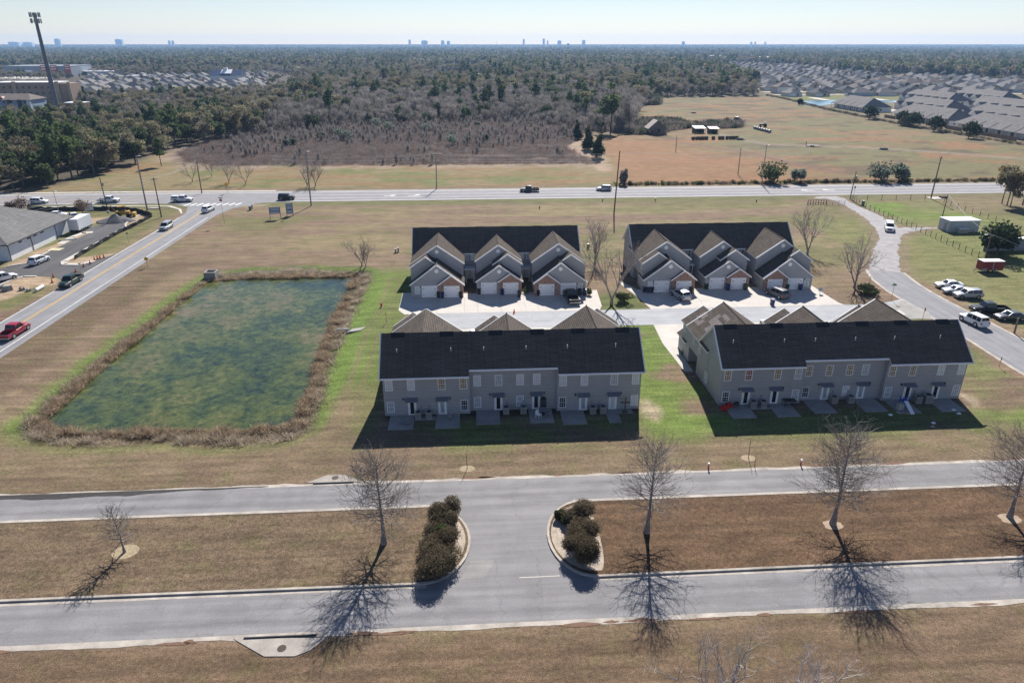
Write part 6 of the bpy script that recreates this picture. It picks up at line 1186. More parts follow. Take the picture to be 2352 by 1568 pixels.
for k in range(6): MB().box(.12 + k * .34, -.015, .15, .36 + k * .34, -.003, .9).build('louvre', M_grey, t2)
a = S(c4(1545, 830)); t = thing('trestle', 'thin leaning wooden frame beside the white metal shed', 'frame', (a[0], a[1], 0)); MB().tube([(-.5, 0, 0), (0, 0, 1.9)], .04, 5).build('leg', M_wood, t); MB().tube([(.5, .2, 0), (0, 0, 1.9)], .04, 5).build('leg', M_wood, t)
a = S(z8(1975, 1075)); t = thing('metal_fence', 'grey corrugated metal fence behind the red trailer', 'fence', (a[0], a[1], 0))
for i in range(14): MB().box(i * 1.1, -.03 + (i % 2) * .02, 0, i * 1.1 + 1.09, .03, 2.6).build('sheet', M_corrg, t)
MB().box(0, -.2, 2.6, 15.4, 1.4, 2.7).build('cap', M_trim, t)
for i, (x, y) in enumerate(((0, 0), (2.6, .4))):
    a = S(z8(1540, 595)); t = thing('concrete_slab', 'flat concrete slab beside the leaning pole' if i == 0 else 'dark scrap heap on the concrete slab beside the leaning pole', 'slab', (a[0] + x, a[1] + y, 0)); MB().prism([(-2, -1.4), (2.4, -1.0), (3, 1.6), (-1.8, 1.8)] if i == 0 else [(-.9, -.7), (1.0, -.6), (1.2, .5), (-.8, .7)], 0, .12 if i == 0 else .5).build('slab', M_con if i == 0 else M_dark, t)
a0, a1 = S(z8(375, 650)), S(z8(535, 645)); t = thing('rail_barrier', 'dark metal rail barrier across the gravel drive entrance', 'barrier', (a0[0], a0[1], 0)); L = a1[0] - a0[0]
for i in range(8): x = i * L / 7; MB().tube([(x - .3, -.5, 0), (x, 0, 1.25)], .07, 5).build('leg', M_blk, t); MB().tube([(x + .3, .5, 0), (x, 0, 1.25)], .07, 5).build('leg', M_blk, t)
for z in (.35, 1.2): MB().tube([(-.2, 0, z), (L + .2, 0, z)], .06, 5).build('rail', M_blk, t)
a0, a1 = S(z8(545, 655)), S(z8(730, 660)); t = thing('field_gate', 'pale metal tube gate across the gravel drive entrance', 'gate', (a0[0], a0[1], 0)); L = a1[0] - a0[0]
for z in (.15, .4, .65, .9, 1.2): MB().tube([(0, 0, z), (L, 0, z)], .035, 5).build('rail', M_grey, t)
for x in (0, L / 3, 2 * L / 3, L): MB().tube([(x, 0, 0), (x, 0, 1.3)], .05, 5).build('upright', M_grey, t)
b = S(c6(1370, 940)); uz = SV(c6(1440, 700), b[1]); t = thing('wooden_post', 'leaning wooden post beside the grey sedan', 'post', (b[0], b[1], 0)); MB().tube([(0, 0, 0), (uz[0] - b[0], 0, uz[1])], [.16, .13], 8).build('shaft', mat('post_pale', (.20, .16, .12), .9, .2), t)
# ------------------------------------------------------------------ left: construction plot
M_wrap = mat('house_wrap', (.62, .66, .72), .55, .08, .6); M_sh2 = shingle_mat('shingles_mid_grey', (.20, .195, .19)); M_silt = mat('silt_fence_black', (.015, .016, .017), .7, .2)
t = thing('unfinished_building', 'unfinished low building with a grey hip roof and pale wrapped walls', 'building', (-96.6, 147.6, 0))
W_, D_, ez, rz_ = 26, 25.5, 3.6, 8.8
MB().prism([(0, 0), (0, 18.5), (-.9, 18.5), (-.9, D_), (-W_, D_), (-W_, 0)], 0, ez).build('wall', M_wrap, t)
r_ = MB(); o_ = .7; A_, B_, C_, E_ = (o_, -o_, ez), (o_, D_ + o_, ez), (-W_, D_ + o_, ez), (-W_, -o_, ez); P1, P2 = (-11.5, 11.5, rz_), (-11.5, 15.5, rz_)
r_.slab([A_, B_, P2, P1], .2, 0, 1); r_.slab([B_, C_, (-W_, 15.5, rz_ - .6), P2], .2, 0, 1); r_.slab([E_, A_, P1, (-W_, 11.5, rz_ - .6)], .2, 0, 1); r_.add([P1, P2, (-W_, 15.5, rz_ - .6), (-W_, 11.5, rz_ - .6)], [(0, 1, 2, 3)], 0); r_.build('roof', [M_sh2, mat('fascia_dark', (.06, .06, .065), .6)], t)
for y in (4.0, 7.2, 9.6, 12.4): MB().box(.005, y, 2.75, .04, y + 1.3, 3.0).build('vent_slot', M_dark, t)
for y in (.15, 8.4, 18.2): MB().box(.01, y, 0, .12, y + .15, ez).build('downpipe', mat('downpipe_grey', (.10, .10, .11), .6), t)
MB().box(.006, .4, 0, .03, 17.6, .9).build('base_band', M_trim, t)
def ribbon(pts, h, name, label, m, th=.04, lean=.0, wavy=.1):
    t = thing(name, label, 'silt fence', (pts[0][0], pts[0][1], 0), 0, 'black silt fences round the construction plot'); o = pts[0]; P = []
    for (x0, y0), (x1, y1) in zip(pts[:-1], pts[1:]):
        n = max(2, int(math.hypot(x1 - x0, y1 - y0) / 1.2)); P += [(x0 + (x1 - x0) * i / n, y0 + (y1 - y0) * i / n) for i in range(n)]
    P.append(pts[-1]); b = MB(); n = len(P); vs = []
    for i, (x, y) in enumerate(P): j = math.sin(i * 1.7) * wavy; hz = h * (1 + .12 * math.sin(i * 2.3)); vs += [(x - o[0], y - o[1], 0), (x - o[0] + j, y - o[1] + j * .5, hz), (x - o[0] + th + j, y - o[1] + th, hz), (x - o[0] + th, y - o[1] + th, 0)]
    b.add(vs, [(4 * i + k, 4 * (i + 1) + k, 4 * (i + 1) + (k + 1) % 4, 4 * i + (k + 1) % 4) for i in range(n - 1) for k in range(4)]); b.build('fabric', m, t)
    for i in range(0, n, 2): MB().box(P[i][0] - o[0] - .03, P[i][1] - o[1] + .06, 0, P[i][0] - o[0] + .03, P[i][1] - o[1] + .12, h * 1.15).build('stake', M_wood, t)
ribbon([S(z5(*q)) for q in ((250, 700), (450, 712), (700, 708), (1000, 705), (1250, 722), (1390, 762))], 1.1, 'silt_fence', 'black silt fence along the highway side of the construction plot', M_silt); ribbon([S(z5(*q)) for q in ((1395, 765), (1290, 825), (1080, 925), (900, 1030), (760, 1110), (680, 1160))], .9, 'silt_fence', 'rumpled black silt fence along the side road edge of the construction plot', M_silt, wavy=.25)
# gravel heap, excavator, cones, pipe and oddments
a = S(c5(1580, 500)); rr_ = np.random.default_rng(8); V = [(0, 0, 2.0)]; F = []
for k_, (rad, z) in enumerate(((.9, 1.45), (2.0, .75), (3.3, .15), (3.9, -.05))):
    for i in range(16): an_ = i * 6.283 / 16; q = rad * (1 + .16 * rr_.normal()); V.append((q * math.cos(an_) * 1.15, q * math.sin(an_) * .85, z * (1 + .12 * rr_.normal())))
for i in range(16): F.append((0, 1 + i, 1 + (i + 1) % 16))
for k_ in range(3):
    for i in range(16): F.append((1 + k_ * 16 + i, 1 + (k_ + 1) * 16 + i, 1 + (k_ + 1) * 16 + (i + 1) % 16, 1 + k_ * 16 + (i + 1) % 16))
t = MB().add(V, F).build('gravel_heap', mat('gravel_grey', (.10, .10, .105), .95, .3, 5, bump=.8), None, (a[0], a[1] + 1.5, 0), smooth=1.2); tag(t, 'heap of dark grey gravel on the construction plot', 'gravel heap')
M_cat = mat('excavator_yellow', (.42, .25, .04), .6, .2); t = thing('backhoe', 'mud-covered yellow backhoe behind the gravel heap', 'backhoe', (a[0] - .2, a[1] + 6, 0), R(15)); MB().box(-1.6, -.8, .8, 1.6, .8, 1.7).build('body', M_cat, t); cb = MB().box(-.9, -.7, 1.7, .7, .7, 1.9).build('cab_floor', M_cat, t); MB().slab([(-1.0, -.8, 3.05), (.8, -.8, 3.05), (.8, .8, 3.05), (-1.0, .8, 3.05)], .12).build('cab_roof', M_cat, t)
for x in (-.85, .65):
    for y in (-.65, .65): MB().box(x - .06, y - .06, 1.9, x + .06, y + .06, 2.95).build('cab_post', M_blk, t)
MB().box(-.7, -.6, 1.9, .5, .6, 2.9).build('cab_glass', M_cglass, t)
for x, r__ in ((-1.2, .75), (1.3, .55)):
    for s__ in (-1, 1): MB().tube([(x, s__ * .75, r__), (x, s__ * 1.15, r__)], r__, 16).build('wheel', M_tyre, t)
MB().tube([(-1.6, 0, 1.5), (-2.6, 0, 3.3), (-3.4, 0, 2.0)], [.2, .18, .14], 6).build('boom', M_cat, t); MB().box(-3.7, -.35, 1.3, -3.1, .35, 2.0).build('bucket', M_grey, t); MB().box(2.3, -1.1, .3, 3.0, 1.1, 1.2).build('loader_bucket', M_cat, t); MB().tube([(1.4, .7, 1.4), (2.5, .7, .8)], .1, 5).build('loader_arm', M_cat, t); MB().tube([(1.4, -.7, 1.4), (2.5, -.7, .8)], .1, 5).build('loader_arm', M_cat, t)
def cone(p, label, h=.9):
    b = S(p); t = thing('traffic_cone', label, 'cone', (b[0], b[1], .02), 0, 'orange traffic cones by the plot entrance'); MB().tube([(0, 0, .04), (0, 0, h)], [.19, .04], 10).build('body', M_org, t); MB().box(-.24, -.24, 0, .24, .24, .05).build('base', M_blk, t); MB().tube([(0, 0, h * .5), (0, 0, h * .68)], [.118, .09], 10).build('band', M_trim, t)
for q in ((1160, 1110), (1250, 1070), (1310, 1020), (1350, 1005), (1385, 995), (1440, 985), (740, 1255), (725, 1330), (1050, 1185)): cone(c5(*q), 'orange traffic cone beside the new asphalt at the plot entrance')
a0, a1 = S(c5(500, 1455)), S(c5(600, 1400)); t = MB().tube([(0, 0, .32), (a1[0] - a0[0], a1[1] - a0[1], .32)], .34, 14).build('drain_pipe', PAINT['white'], None, (a0[0], a0[1], 0)); tag(t, 'white drain pipe lying on the grass by the side road', 'pipe')
a = S(c5(770, 870)); t = MB().slab([(-1.4, -1, .06), (1.3, -1.1, .06), (1.5, 1.0, .06), (-1.2, 1.1, .06)], .04).build('plywood_sheet', mat('plywood_pale', (.52, .47, .30), .8, .1), None, (a[0], a[1], .02)); tag(t, 'pale plywood sheet lying at the edge of the new asphalt', 'board')
a = S(c5(920, 745))
for i in range(3): t = MB().box(-1.6, -.12, 0, 1.6, .12, .12).build('timber', M_grey, None, (a[0] + .1 * i, a[1] + i * .45, .05), R(12 + i * 3)); tag(t, 'grey timber lying by the unfinished building', 'timber', 'timbers by the unfinished building')
a = S(c5(110, 1430)); 
for i, (dx, dy, s__) in enumerate(((0, 0, 1.0), (-1.8, .8, .8), (2.6, -.2, .6), (4.2, -.9, .5))):
    V = [(s__ * math.cos(k * 1.047) * (1 + .15 * math.sin(k * 5 + i)), s__ * .8 * math.sin(k * 1.047), 0) for k in range(6)] + [(s__ * .8 * math.cos(k * 1.047 + .2), s__ * .65 * math.sin(k * 1.047 + .2), s__ * .9 + .1 * math.sin(k * 3 + i)) for k in range(6)]
    t = MB().add(V, [(k, (k + 1) % 6, 6 + (k + 1) % 6, 6 + k) for k in range(6)] + [(6, 7, 8, 9, 10, 11)]).build('rubble_block', M_con_d, None, (a[0] + dx, a[1] + dy, 0)); tag(t, 'broken concrete block on the sandy ground by the side road', 'rubble', 'concrete rubble by the side road')
for p, w, h, lb in ((z5(190, 720), 5.5, 5, 'bare brown bush behind the unfinished building'), (z5(760, 740), 4.5, 4.2, 'bare brown bush beside the white pickup'), (z5(110, 720), 3, 3, 'small bare bush beside a larger brown one')):
    a = S(p); bush(a[0], a[1], w, h, M_twigp, lb, 'bare bushes on the construction plot', 'bush', 'bush', int(w * 10), n=900, size=.22)
for p in (z5(60, 755), z5(100, 755)): a = S(p); bush(a[0], a[1], 1.8, 1.3, M_shrubg, 'small green palm-like shrub behind the unfinished building', 'green shrubs behind the unfinished building', 'shrub', 'shrub', 9, n=200, size=.3)
a = S(z5(820, 720)); t = thing('sign_board', 'white double-post sign frame behind the white pickup', 'sign board', (a[0], a[1], 0), R(50)); MB().box(-1.0, -.05, .4, 1.0, .05, 2.4).build('panel', M_trim, t)
for x in (-1.05, 1.05): MB().box(x - .07, -.07, 0, x + .07, .07, 2.6).build('post', M_trim, t)
a = S(z5(1410, 690)); t = MB().prism([(-1.6, -.8), (1.2, -1.0), (1.9, .5), (-1.0, .9)], 0, .25).build('concrete_slab', M_con_d, None, (a[0], a[1], 0)); tag(t, 'flat concrete slab on the grass at the junction corner', 'slab')
# ------------------------------------------------------------------ patio things
def chair(u, v, rz, label, m):
    t = thing('patio_chair', label, 'chair', (u, v, .07), rz, 'chairs on the patios'); MB().box(-.28, -.28, .4, .28, .28, .46).build('seat', m, t); MB().slab([(-.28, .24, .95), (.28, .24, .95), (.28, .30, .95), (-.28, .30, .95)], .5).build('backrest', m, t)
    for x in (-.24, .24):
        for y in (-.24, .24): MB().box(x - .025, y - .025, 0, x + .025, y + .025, .4).build('leg', m, t)
M_pw = mat('chair_grey', (.20, .21, .23), .6)
chair(-11 + 18.8, 74.3, .8, 'white cloth-draped chair beside the round patio table', M_trim); chair(-11 + 20.0, 74.6, -1.9, 'grey folding chair beside the round patio table', M_pw); chair(-11 + 8.1, 74.5, 2.8, 'grey garden chair alone on the patio of the block by the pond', M_pw); chair(30.75 + 2.0, 75.4, 3, 'dark chair beside the red patio boxes', M_blk)
t = thing('patio_table', 'round patio table with a pale top behind the block by the pond', 'table', (-11 + 19.4, 75.1, .07)); MB().tube([(0, 0, .68), (0, 0, .72)], .55, 18).build('top', M_pw, t); MB().tube([(0, 0, 0), (0, 0, .68)], .05, 8).build('leg', M_blk, t); MB().tube([(0, 0, 0), (0, 0, .04)], .3, 12).build('base', M_blk, t)
t = thing('patio_table', 'dark patio table behind the block with the patched roof', 'table', (30.75 + 8.9, 75.5, .07)); MB().box(-.8, -.45, .66, .8, .45, .72).build('top', M_blk, t)
for x in (-.7, .7):
    for y in (-.38, .38): MB().box(x - .03, y - .03, 0, x + .03, y + .03, .66).build('leg', M_blk, t)
t = thing('wooden_cross', 'tall dark wooden cross standing on the corner patio', 'cross', (-11 + 29.6, 75.0, .05)); MB().box(-.07, -.07, 0, .07, .07, 2.0).build('upright', M_wood, t); MB().box(-.62, -.055, 1.28, .62, .055, 1.42).build('crossbar', M_wood, t); MB().box(-.3, -.3, 0, .3, .3, .1).build('base', M_wood, t)
t = thing('arched_shelf', 'tall arched dark shelf against the rear wall of the block by the pond', 'shelf', (-11 + 19.55, 76.3, .05)); MB().box(-.35, -.15, 0, .35, .15, 1.5).build('frame', M_blk, t); MB().ext([(.35 * math.cos(R(a_)), 1.5 + .22 * math.sin(R(a_))) for a_ in range(0, 181, 30)], 'y', -.15, .15).build('arched_top', M_blk, t)
for z in (.4, .8, 1.2): MB().box(-.33, -.2, z, .33, -.15, z + .04).build('shelf', M_grey, t)
t = thing('play_slide', 'small white plastic slide with a blue platform on the patio', 'slide', (30.75 + 22.9, 73.6, .07), R(5)); MB().slab([(-.25, -1.5, .15), (.25, -1.5, .15), (.25, .1, 1.1), (-.25, .1, 1.1)], .1).build('chute', PAINT['white'], t); MB().box(-.45, .1, 1.0, .45, .7, 1.1).build('platform', mat('plastic_blue', (.02, .05, .35), .5), t); MB().box(-1.2, -.4, .1, -.5, .1, .9).build('crate', mat('plastic_grey', (.35, .35, .33), .5), t)
for x in (-.4, .4):
    for y in (.15, .65): MB().box(x - .04, y - .04, 0, x + .04, y + .04, 1.6).build('post', mat('plastic_blue', (.02, .05, .35), .5), t)
for i, (x, y, m_) in enumerate(((.35, 74.9, M_sred), (1.2, 75.5, M_sred))): t = thing('plastic_box', 'red plastic box by the corner window' if i else 'red plastic toy car on the ground by the house corner', 'box' if i else 'toy', (30.75 + x, y, .03)); MB().box(-.4, -.25, 0, .4, .25, .45).build('body', m_, t); MB().box(-.25, -.2, .45, .2, .2, .62).build('top', m_, t)
for i, (p, lb) in enumerate(((c6(-1, -1), ''),)): pass
q8 = Q(2440, 1080, 460 / 2352)
for p, lb in ((q8(1180, 845), 'scrap of white paper on the grass below the slide'), (q8(1300, 805), 'cream toy lying on the patio edge beside the slide'), (q8(1450, 825), 'small cream toy on the shaded grass'), (q8(1840, 970), 'pale blue bag lying on the shaded grass'), (q8(1825, 1025), 'cream bag lying on the shaded grass'), (q8(2150, 770), 'white plastic lid by the corner patio'), (q8(2230, 825), 'pale plastic dish by the corner patio')):
    a = S(p); t = MB().add([(-.28, -.15, .02), (.22, -.2, .02), (.3, .16, .02), (-.2, .2, .02), (-.12, -.05, .16), (.12, -.06, .18), (.1, .08, .17), (-.08, .07, .15)], [(0, 1, 5, 4), (1, 2, 6, 5), (2, 3, 7, 6), (3, 0, 4, 7), (4, 5, 6, 7)]).build('litter', M_pedb if 'cream' in lb else M_trim, None, (a[0], a[1], .03)); tag(t, lb, 'litter', 'things left on the shaded grass')
a = S(Q(1130, 1080, 420 / 2352)(470, 1080)); t = thing('sun_lounger', 'folded striped lounger lying on the patio by the pond side corner', 'lounger', (a[0], a[1], .07), R(-25)); MB().slab([(-.6, -.25, .12), (.2, -.25, .12), (.2, .25, .12), (-.6, .25, .12)], .05).build('seat', M_pw, t); MB().slab([(.2, -.25, .12), (.7, -.25, .45), (.7, .25, .45), (.2, .25, .12)], .05).build('backrest', M_pw, t)
# ================================================================== HAY FIELD THINGS
M_bale = mat('hay_bale', (.085, .082, .055), .95, .3, 3); M_tarp = mat('tarp_dark', (.10, .11, .11), .6, .2); M_tin = mat('rusty_tin', (.36, .30, .27), .6, .35, .8); M_old = mat('old_boards', (.16, .145, .13), .9, .3, 2)
for i, x in enumerate((900, 948, 993, 1037, 1082, 1175, 1262, 1305, 1358, 1405, 1450, 1495)):
    a = S(f8(x, 362 - i * .9)); t = MB().tube([(0, -.65, 0), (0, -.6, 0), (0, .6, 0), (0, .65, 0)], [.72, .8, .8, .72], 18).build('hay_bale', M_bale, None, (a[0], a[1], .8), R(rng.uniform(60, 100) if i else 0)); tag(t, 'round hay bale in the row beside the open shelters', 'hay bale', 'round hay bales in a row')
a, b = S(f8(1740, 215)), S(f8(1935, 265)); 
for i in range(7):
    f = i / 6; t = MB().tube([(-.75, 0, 0), (.75, 0, 0)], .75, 14).build('hay_bale', mat('bale_wrap', (.16, .18, .18), .5, .2), None, (a[0] + (b[0] - a[0]) * f, a[1] + (b[1] - a[1]) * f, .75), math.atan2(b[1] - a[1], b[0] - a[0])); tag(t, 'wrapped bale in the slanting tube row beside the tractor', 'hay bale', 'wrapped bales in a tube row')
def shelter(p, w, d, h, label, mr, n=4):
    a = S(p); t = thing('open_shelter', label, 'shelter', (a[0], a[1], 0), 0, 'open shelters in the hay field'); MB().slab([(-.3, -.3, h), (w + .3, -.3, h), (w + .3, d + .3, h + .7), (-.3, d + .3, h + .7)], .12).build('roof', mr, t)
    for x in np.linspace(0, w, n):
        for y in (0, d): MB().box(x - .08, y - .08, 0, x + .08, y + .08, h + (.55 if y else -.12)).build('post', M_wood, t)
    MB().box(.1, d - .1, 0, w - .1, d - .04, h * .9).build('back_wall', M_old, t); MB().box(w * .5, .3, 0, w - .4, d - .4, h * .75).build('stored_hay', M_dark, t)
shelter(f8(925, 275), 5.2, 5, 2.6, 'open shelter with a bright tin roof beside the row of round bales', M_trim); shelter(f8(1125, 280), 4.6, 4, 2.5, 'smaller open shelter with a tin roof beside another shelter', M_tin)
a = S(f8(300, 290)); t = thing('old_barn', 'tumbledown barn with a rusty tin roof among brush', 'barn', (a[0], a[1], 0)); MB().ext([(0, 0), (9, 0), (9, 3.2), (4.0, 6.6), (0, 3.2)], 'y', 0, 8).build('wall', M_old, t)
r_ = MB(); r_.slab([(-.6, -.4, 2.8), (4.0, -.4, 6.8), (4.0, 8.4, 6.8), (-.6, 8.4, 2.8)], .12); r_.build('roof', M_tin, t); MB().slab([(4.0, -.4, 6.8), (9.6, -.4, 2.8), (9.6, 8.4, 2.8), (4.0, 8.4, 6.8)], .12).build('roof', M_old, t); MB().box(3.2, -.04, 0, 5.6, -.005, 2.7).build('door_opening', M_dark, t)
a = S(f8(1850, 185)); t = thing('tractor', 'dark tractor standing beside the wrapped bale row', 'tractor', (a[0], a[1], 0), R(170)); MB().box(-.4, -.45, .8, 1.9, .45, 1.6).build('bonnet', M_blk, t); MB().box(-1.4, -.7, 1.0, -.4, .7, 1.4).build('platform', M_blk, t); MB().slab([(-1.5, -.8, 2.7), (-.2, -.8, 2.7), (-.2, .8, 2.7), (-1.5, .8, 2.7)], .1).build('canopy', M_blk, t)
for x in (-1.4, -.3):
    for y in (-.7, .7): MB().box(x - .04, y - .04, 1.4, x + .04, y + .04, 2.6).build('canopy_post', M_blk, t)
for x, r__ in ((-1.0, .85), (1.5, .5)):
    for s__ in (-1, 1): MB().tube([(x, s__ * .6, r__), (x, s__ * 1.0, r__)], r__, 16).build('wheel', M_tyre, t)
a = S(f8(1490, 122)); t = thing('water_tank', 'dark round tank with a pale lid in the hay field', 'tank', (a[0], a[1], 0)); MB().tube([(0, 0, 0), (0, 0, 2.4), (0, 0, 2.9)], [1.7, 1.7, 1.3], 18).build('barrel', M_blk, t); MB().tube([(0, 0, 2.9), (0, 0, 3.05)], .95, 14).build('lid', M_trim, t)
a = S(z4(420, 1068)); t = thing('flatbed_trailer', 'low flatbed trailer with raised ramps in the hay field', 'trailer', (a[0], a[1], 0), R(-30)); MB().box(-2.8, -1, .5, 2.8, 1, .68).build('deck', M_blk, t); MB().tube([(2.8, 0, .55), (4.2, 0, .5)], .06, 5).build('tongue', M_grey, t)
for y in (-.6, .6): MB().box(-2.95, y - .3, .6, -2.8, y + .3, 2.2).build('ramp', M_wood, t)
for x in (-.6, .3):
    for s__ in (-1, 1): MB().tube([(x, s__ * .95, .38), (x, s__ * 1.15, .38)], .38, 14).build('wheel', M_tyre, t)
for p, lb in ((f8(1540, 362), 'dark heap of logs in front of the round bales'), (z3(1650, 765), 'pale heap of brush in the hay field'), (z4(1070, 1095), 'pale heap of rubble on the field track')):
    a = S(p); rr_ = np.random.default_rng(int(p[0])); V = [(0, 0, 1.0)] + [(2.4 * math.cos(i * .785) * (1 + .2 * rr_.normal()), 1.4 * math.sin(i * .785), 0) for i in range(8)] + [(1.5 * math.cos(i * .785 + .3), .8 * math.sin(i * .785 + .3), .7 + .2 * rr_.normal()) for i in range(8)]
    t = MB().add(V, [(1 + i, 1 + (i + 1) % 8, 9 + (i + 1) % 8, 9 + i) for i in range(8)] + [(9 + i, 9 + (i + 1) % 8, 0) for i in range(8)]).build('heap', M_old if 'dark' not in lb else M_bale, None, (a[0], a[1], 0)); tag(t, lb, 'heap')
# ================================================================== SUBDIVISION
sheet('far_pond', PX([z4(290, 655), z4(420, 645), z4(650, 640), z4(1180, 645), z4(1160, 665), z4(650, 660), z4(640, 675), z4(510, 690), z4(490, 702), z4(320, 685)]), .06, (lambda t: (t.set(Base_Color=(.10, .22, .28), Roughness=.12, Specular_IOR_Level=.6), t.m)[1])(NT('far_pond_water')))
M_rf = [shingle_mat('shingles_town_%s' % n, c) for n, c in (('grey', (.235, .222, .215)), ('taupe', (.215, .182, .162)), ('slate', (.125, .127, .136)))]; M_wl = [mat('town_wall_' + n, c, .7, .06) for n, c in (('white', (.66, .66, .65)), ('blue_grey', (.36, .42, .48)), ('cream', (.55, .50, .42)), ('grey', (.42, .42, .42)))]
M_fenw = mat('board_fence', (.235, .165, .12), .9, .2, 1.5); M_win = glass('far_window', (.02, .024, .03), .2)
def row_house(u, v0, v1, face, label, nb):
    'townhouse row along v; face = -1 front gables to -u, +1 porches to -u'
    t = thing('townhouse_row', label, 'townhouse', (u, v0, 0), 0, 'long townhouse rows of the subdivision'); L = v1 - v0; D = 20; ez, rz_ = 3.1, 8.7; o = .5
    MB().box(.0 if face < 0 else 2.2, 0, 0, D, L, ez).build('wall', M_wl[0], t); r_ = MB(); a, b, c, d = (-o, -o, ez), (D + o, -o, ez), (D + o, L + o, ez), (-o, L + o, ez); p, q = (D / 2, 6, rz_), (D / 2, L - 6, rz_)
    r_.slab([a, p, q, d][::-1], .2, 0, 1); r_.slab([b, c, q, p], .2, 0, 1); r_.add([a, b, p], [(0, 1, 2)]); r_.add([c, d, q], [(0, 1, 2)]); ro = r_.build('roof', [M_rf[0], M_trim], t); w = L / nb
    for i in range(nb):
        y = (i + .5) * w
        if face < 0:                                   # small white garage gables
            h = 3.0; x0 = -2.0; MB().ext([(y - 2.6, 0), (y + 2.6, 0), (y + 2.6, ez), (y, ez + 2.1), (y - 2.6, ez)], 'x', x0, 1.0).build('gable_wall', M_wl[0], t)
            g = MB(); g.slab([(x0 - .3, y - 3, ez - .2), (x0 - .3, y, ez + 2.3), (6.5, y, ez + 2.3), (2.0, y - 3, ez - .2)], .15, 0, 1); g.slab([(x0 - .3, y, ez + 2.3), (x0 - .3, y + 3, ez - .2), (2.0, y + 3, ez - .2), (6.5, y, ez + 2.3)], .15, 0, 1); g.build('gable_roof', [M_rf[0], M_trim], t); MB().box(x0 - .03, y - 1.3, 0, x0 - .005, y + 1.3, 2.2).build('garage_door', M_wl[2], t)
        else:
            for yy in (y - w * .46, y + w * .46): MB().box(.0, yy - .12, 0, .24, yy + .12, ez - .2).build('porch_post', M_trim, t)
            MB().box(2.165, y - w * .3, .2, 2.195, y + w * .1, 2.4).build('window', M_win, t); MB().box(2.165, y + w * .2, .05, 2.195, y + w * .34, 2.2).build('door', M_trim, t)
            if i: MB().slab([(-o, y - w / 2 - .35, ez + .08), (4.2, y - w / 2 - .35, ez + 2.60), (4.2, y - w / 2 + .35, ez + 2.60), (-o, y - w / 2 + .35, ez + .08)], .1).build('party_wall_cap', M_rf[2], ro)
    for x in (5, 12): MB().box(x, -.03, .9, x + 1.2, -.005, 2.2).build('window', M_win, t)
    return t
row_house(262, 471, 514, 1, 'townhouse row with porches beside the far pond', 5); row_house(262, 384, 437, 1, 'townhouse row with porches behind three evergreen bushes', 6); row_house(262, 322, 376, 1, 'townhouse row with porches at the near end of the field boundary', 6)
for u, v0, v1, lb in ((303, 449, 503, 'townhouse row with a line of white gables facing the far pond'), (303, 372, 432, 'townhouse row with white gables behind the near porch row'), (352, 430, 500, 'townhouse row of the second street with white gables'), (352, 355, 415, 'townhouse row of the second street at its near end'), (352, 520, 580, 'townhouse row of the second street at its far end'), (400, 440, 505, 'townhouse row of the third street with white gables'), (400, 530, 590, 'townhouse row of the third street at its far end'), (450, 470, 540, 'townhouse row of the fourth street with white gables')): row_house(u, v0, v1, -1, lb, 6 if v1 - v0 > 56 else 5)
def board_fence(p, q, label):
    t = thing('board_fence', label, 'fence', (p[0], p[1], 0), math.atan2(q[1] - p[1], q[0] - p[0]), 'wooden yard fences of the subdivision'); L = math.hypot(q[0] - p[0], q[1] - p[1]); n = max(2, int(L / 2.4))
    for i in range(n): MB().box(i * L / n, -.03 + .01 * (i % 2), 0, (i + 1) * L / n - .02, .03, 1.8 + .03 * (i % 2)).build('panel', M_fenw, t)
for a, b, lb in (((258, 425), (258, 437), 'brown board fence at the far corner of the middle porch row'), ((257, 386), (257, 393), 'brown board fence at the near corner of the middle porch row'), ((256.5, 322), (256.5, 352), 'long brown board fence behind the near porch row'), ((257, 362), (257, 376), 'brown board fence at the far corner of the near porch row'), ((252, 356), (257, 362), 'short brown board fence slanting to the field')): board_fence(a, b, lb)
def house_protos():
    out = []
    for k in range(6):
        W, D, ez = 12.5 + (k % 3), 15 + (k % 2) * 2, 2.9 if k != 4 else 5.6; rf, wl = M_rf[k % 3], M_wl[(k * 3) % 4]; rz_ = ez + 3.6; o = .5; r_ = MB(); a, b, c, d = (-W / 2 - o, -D / 2 - o, ez), (W / 2 + o, -D / 2 - o, ez), (W / 2 + o, D / 2 + o, ez), (-W / 2 - o, D / 2 + o, ez); p, q = (0, -D / 2 + 5, rz_), (0, D / 2 - 5, rz_)
        r_.slab([b, c, q, p], .15); r_.slab([d, a, p, q], .15); r_.add([a, b, p], [(0, 1, 2)]); r_.add([c, d, q], [(0, 1, 2)])
        r_.slab([(-W / 2 - .3, -D / 2 - 2.4, ez - .1), (-W / 4, -D / 2 - 2.4, ez + 2), (-W / 4, -D / 2 + 3.4, ez + 2), (-W / 2 - .3, -D / 2 + .4, ez - .1)], .15); r_.slab([(-W / 4, -D / 2 - 2.4, ez + 2), (.3, -D / 2 - 2.4, ez - .1), (.3, -D / 2 + .4, ez - .1), (-W / 4, -D / 2 + 3.4, ez + 2)], .15)
        m = MB().box(-W / 2, -D / 2, 0, W / 2, D / 2, ez); m.ext([(-W / 2, 0), (0, 0), (0, ez - .2), (-W / 4, ez + 1.7), (-W / 2, ez - .2)], 'y', -D / 2 - 2.2, -D / 2 + .1)
        g = MB().box(-W / 2 + .7, -D / 2 - 2.24, 0, -.7, -D / 2 - 2.205, 2.2); w = MB().box(1.6, -D / 2 - .04, .9, 3.4, -D / 2 - .005, 2.3)
        out.append((m.mesh('wall', wl), r_.mesh('roof', rf), g.mesh('garage_door', M_trim), w.mesh('window', M_win)))
    return out
HP = house_protos()
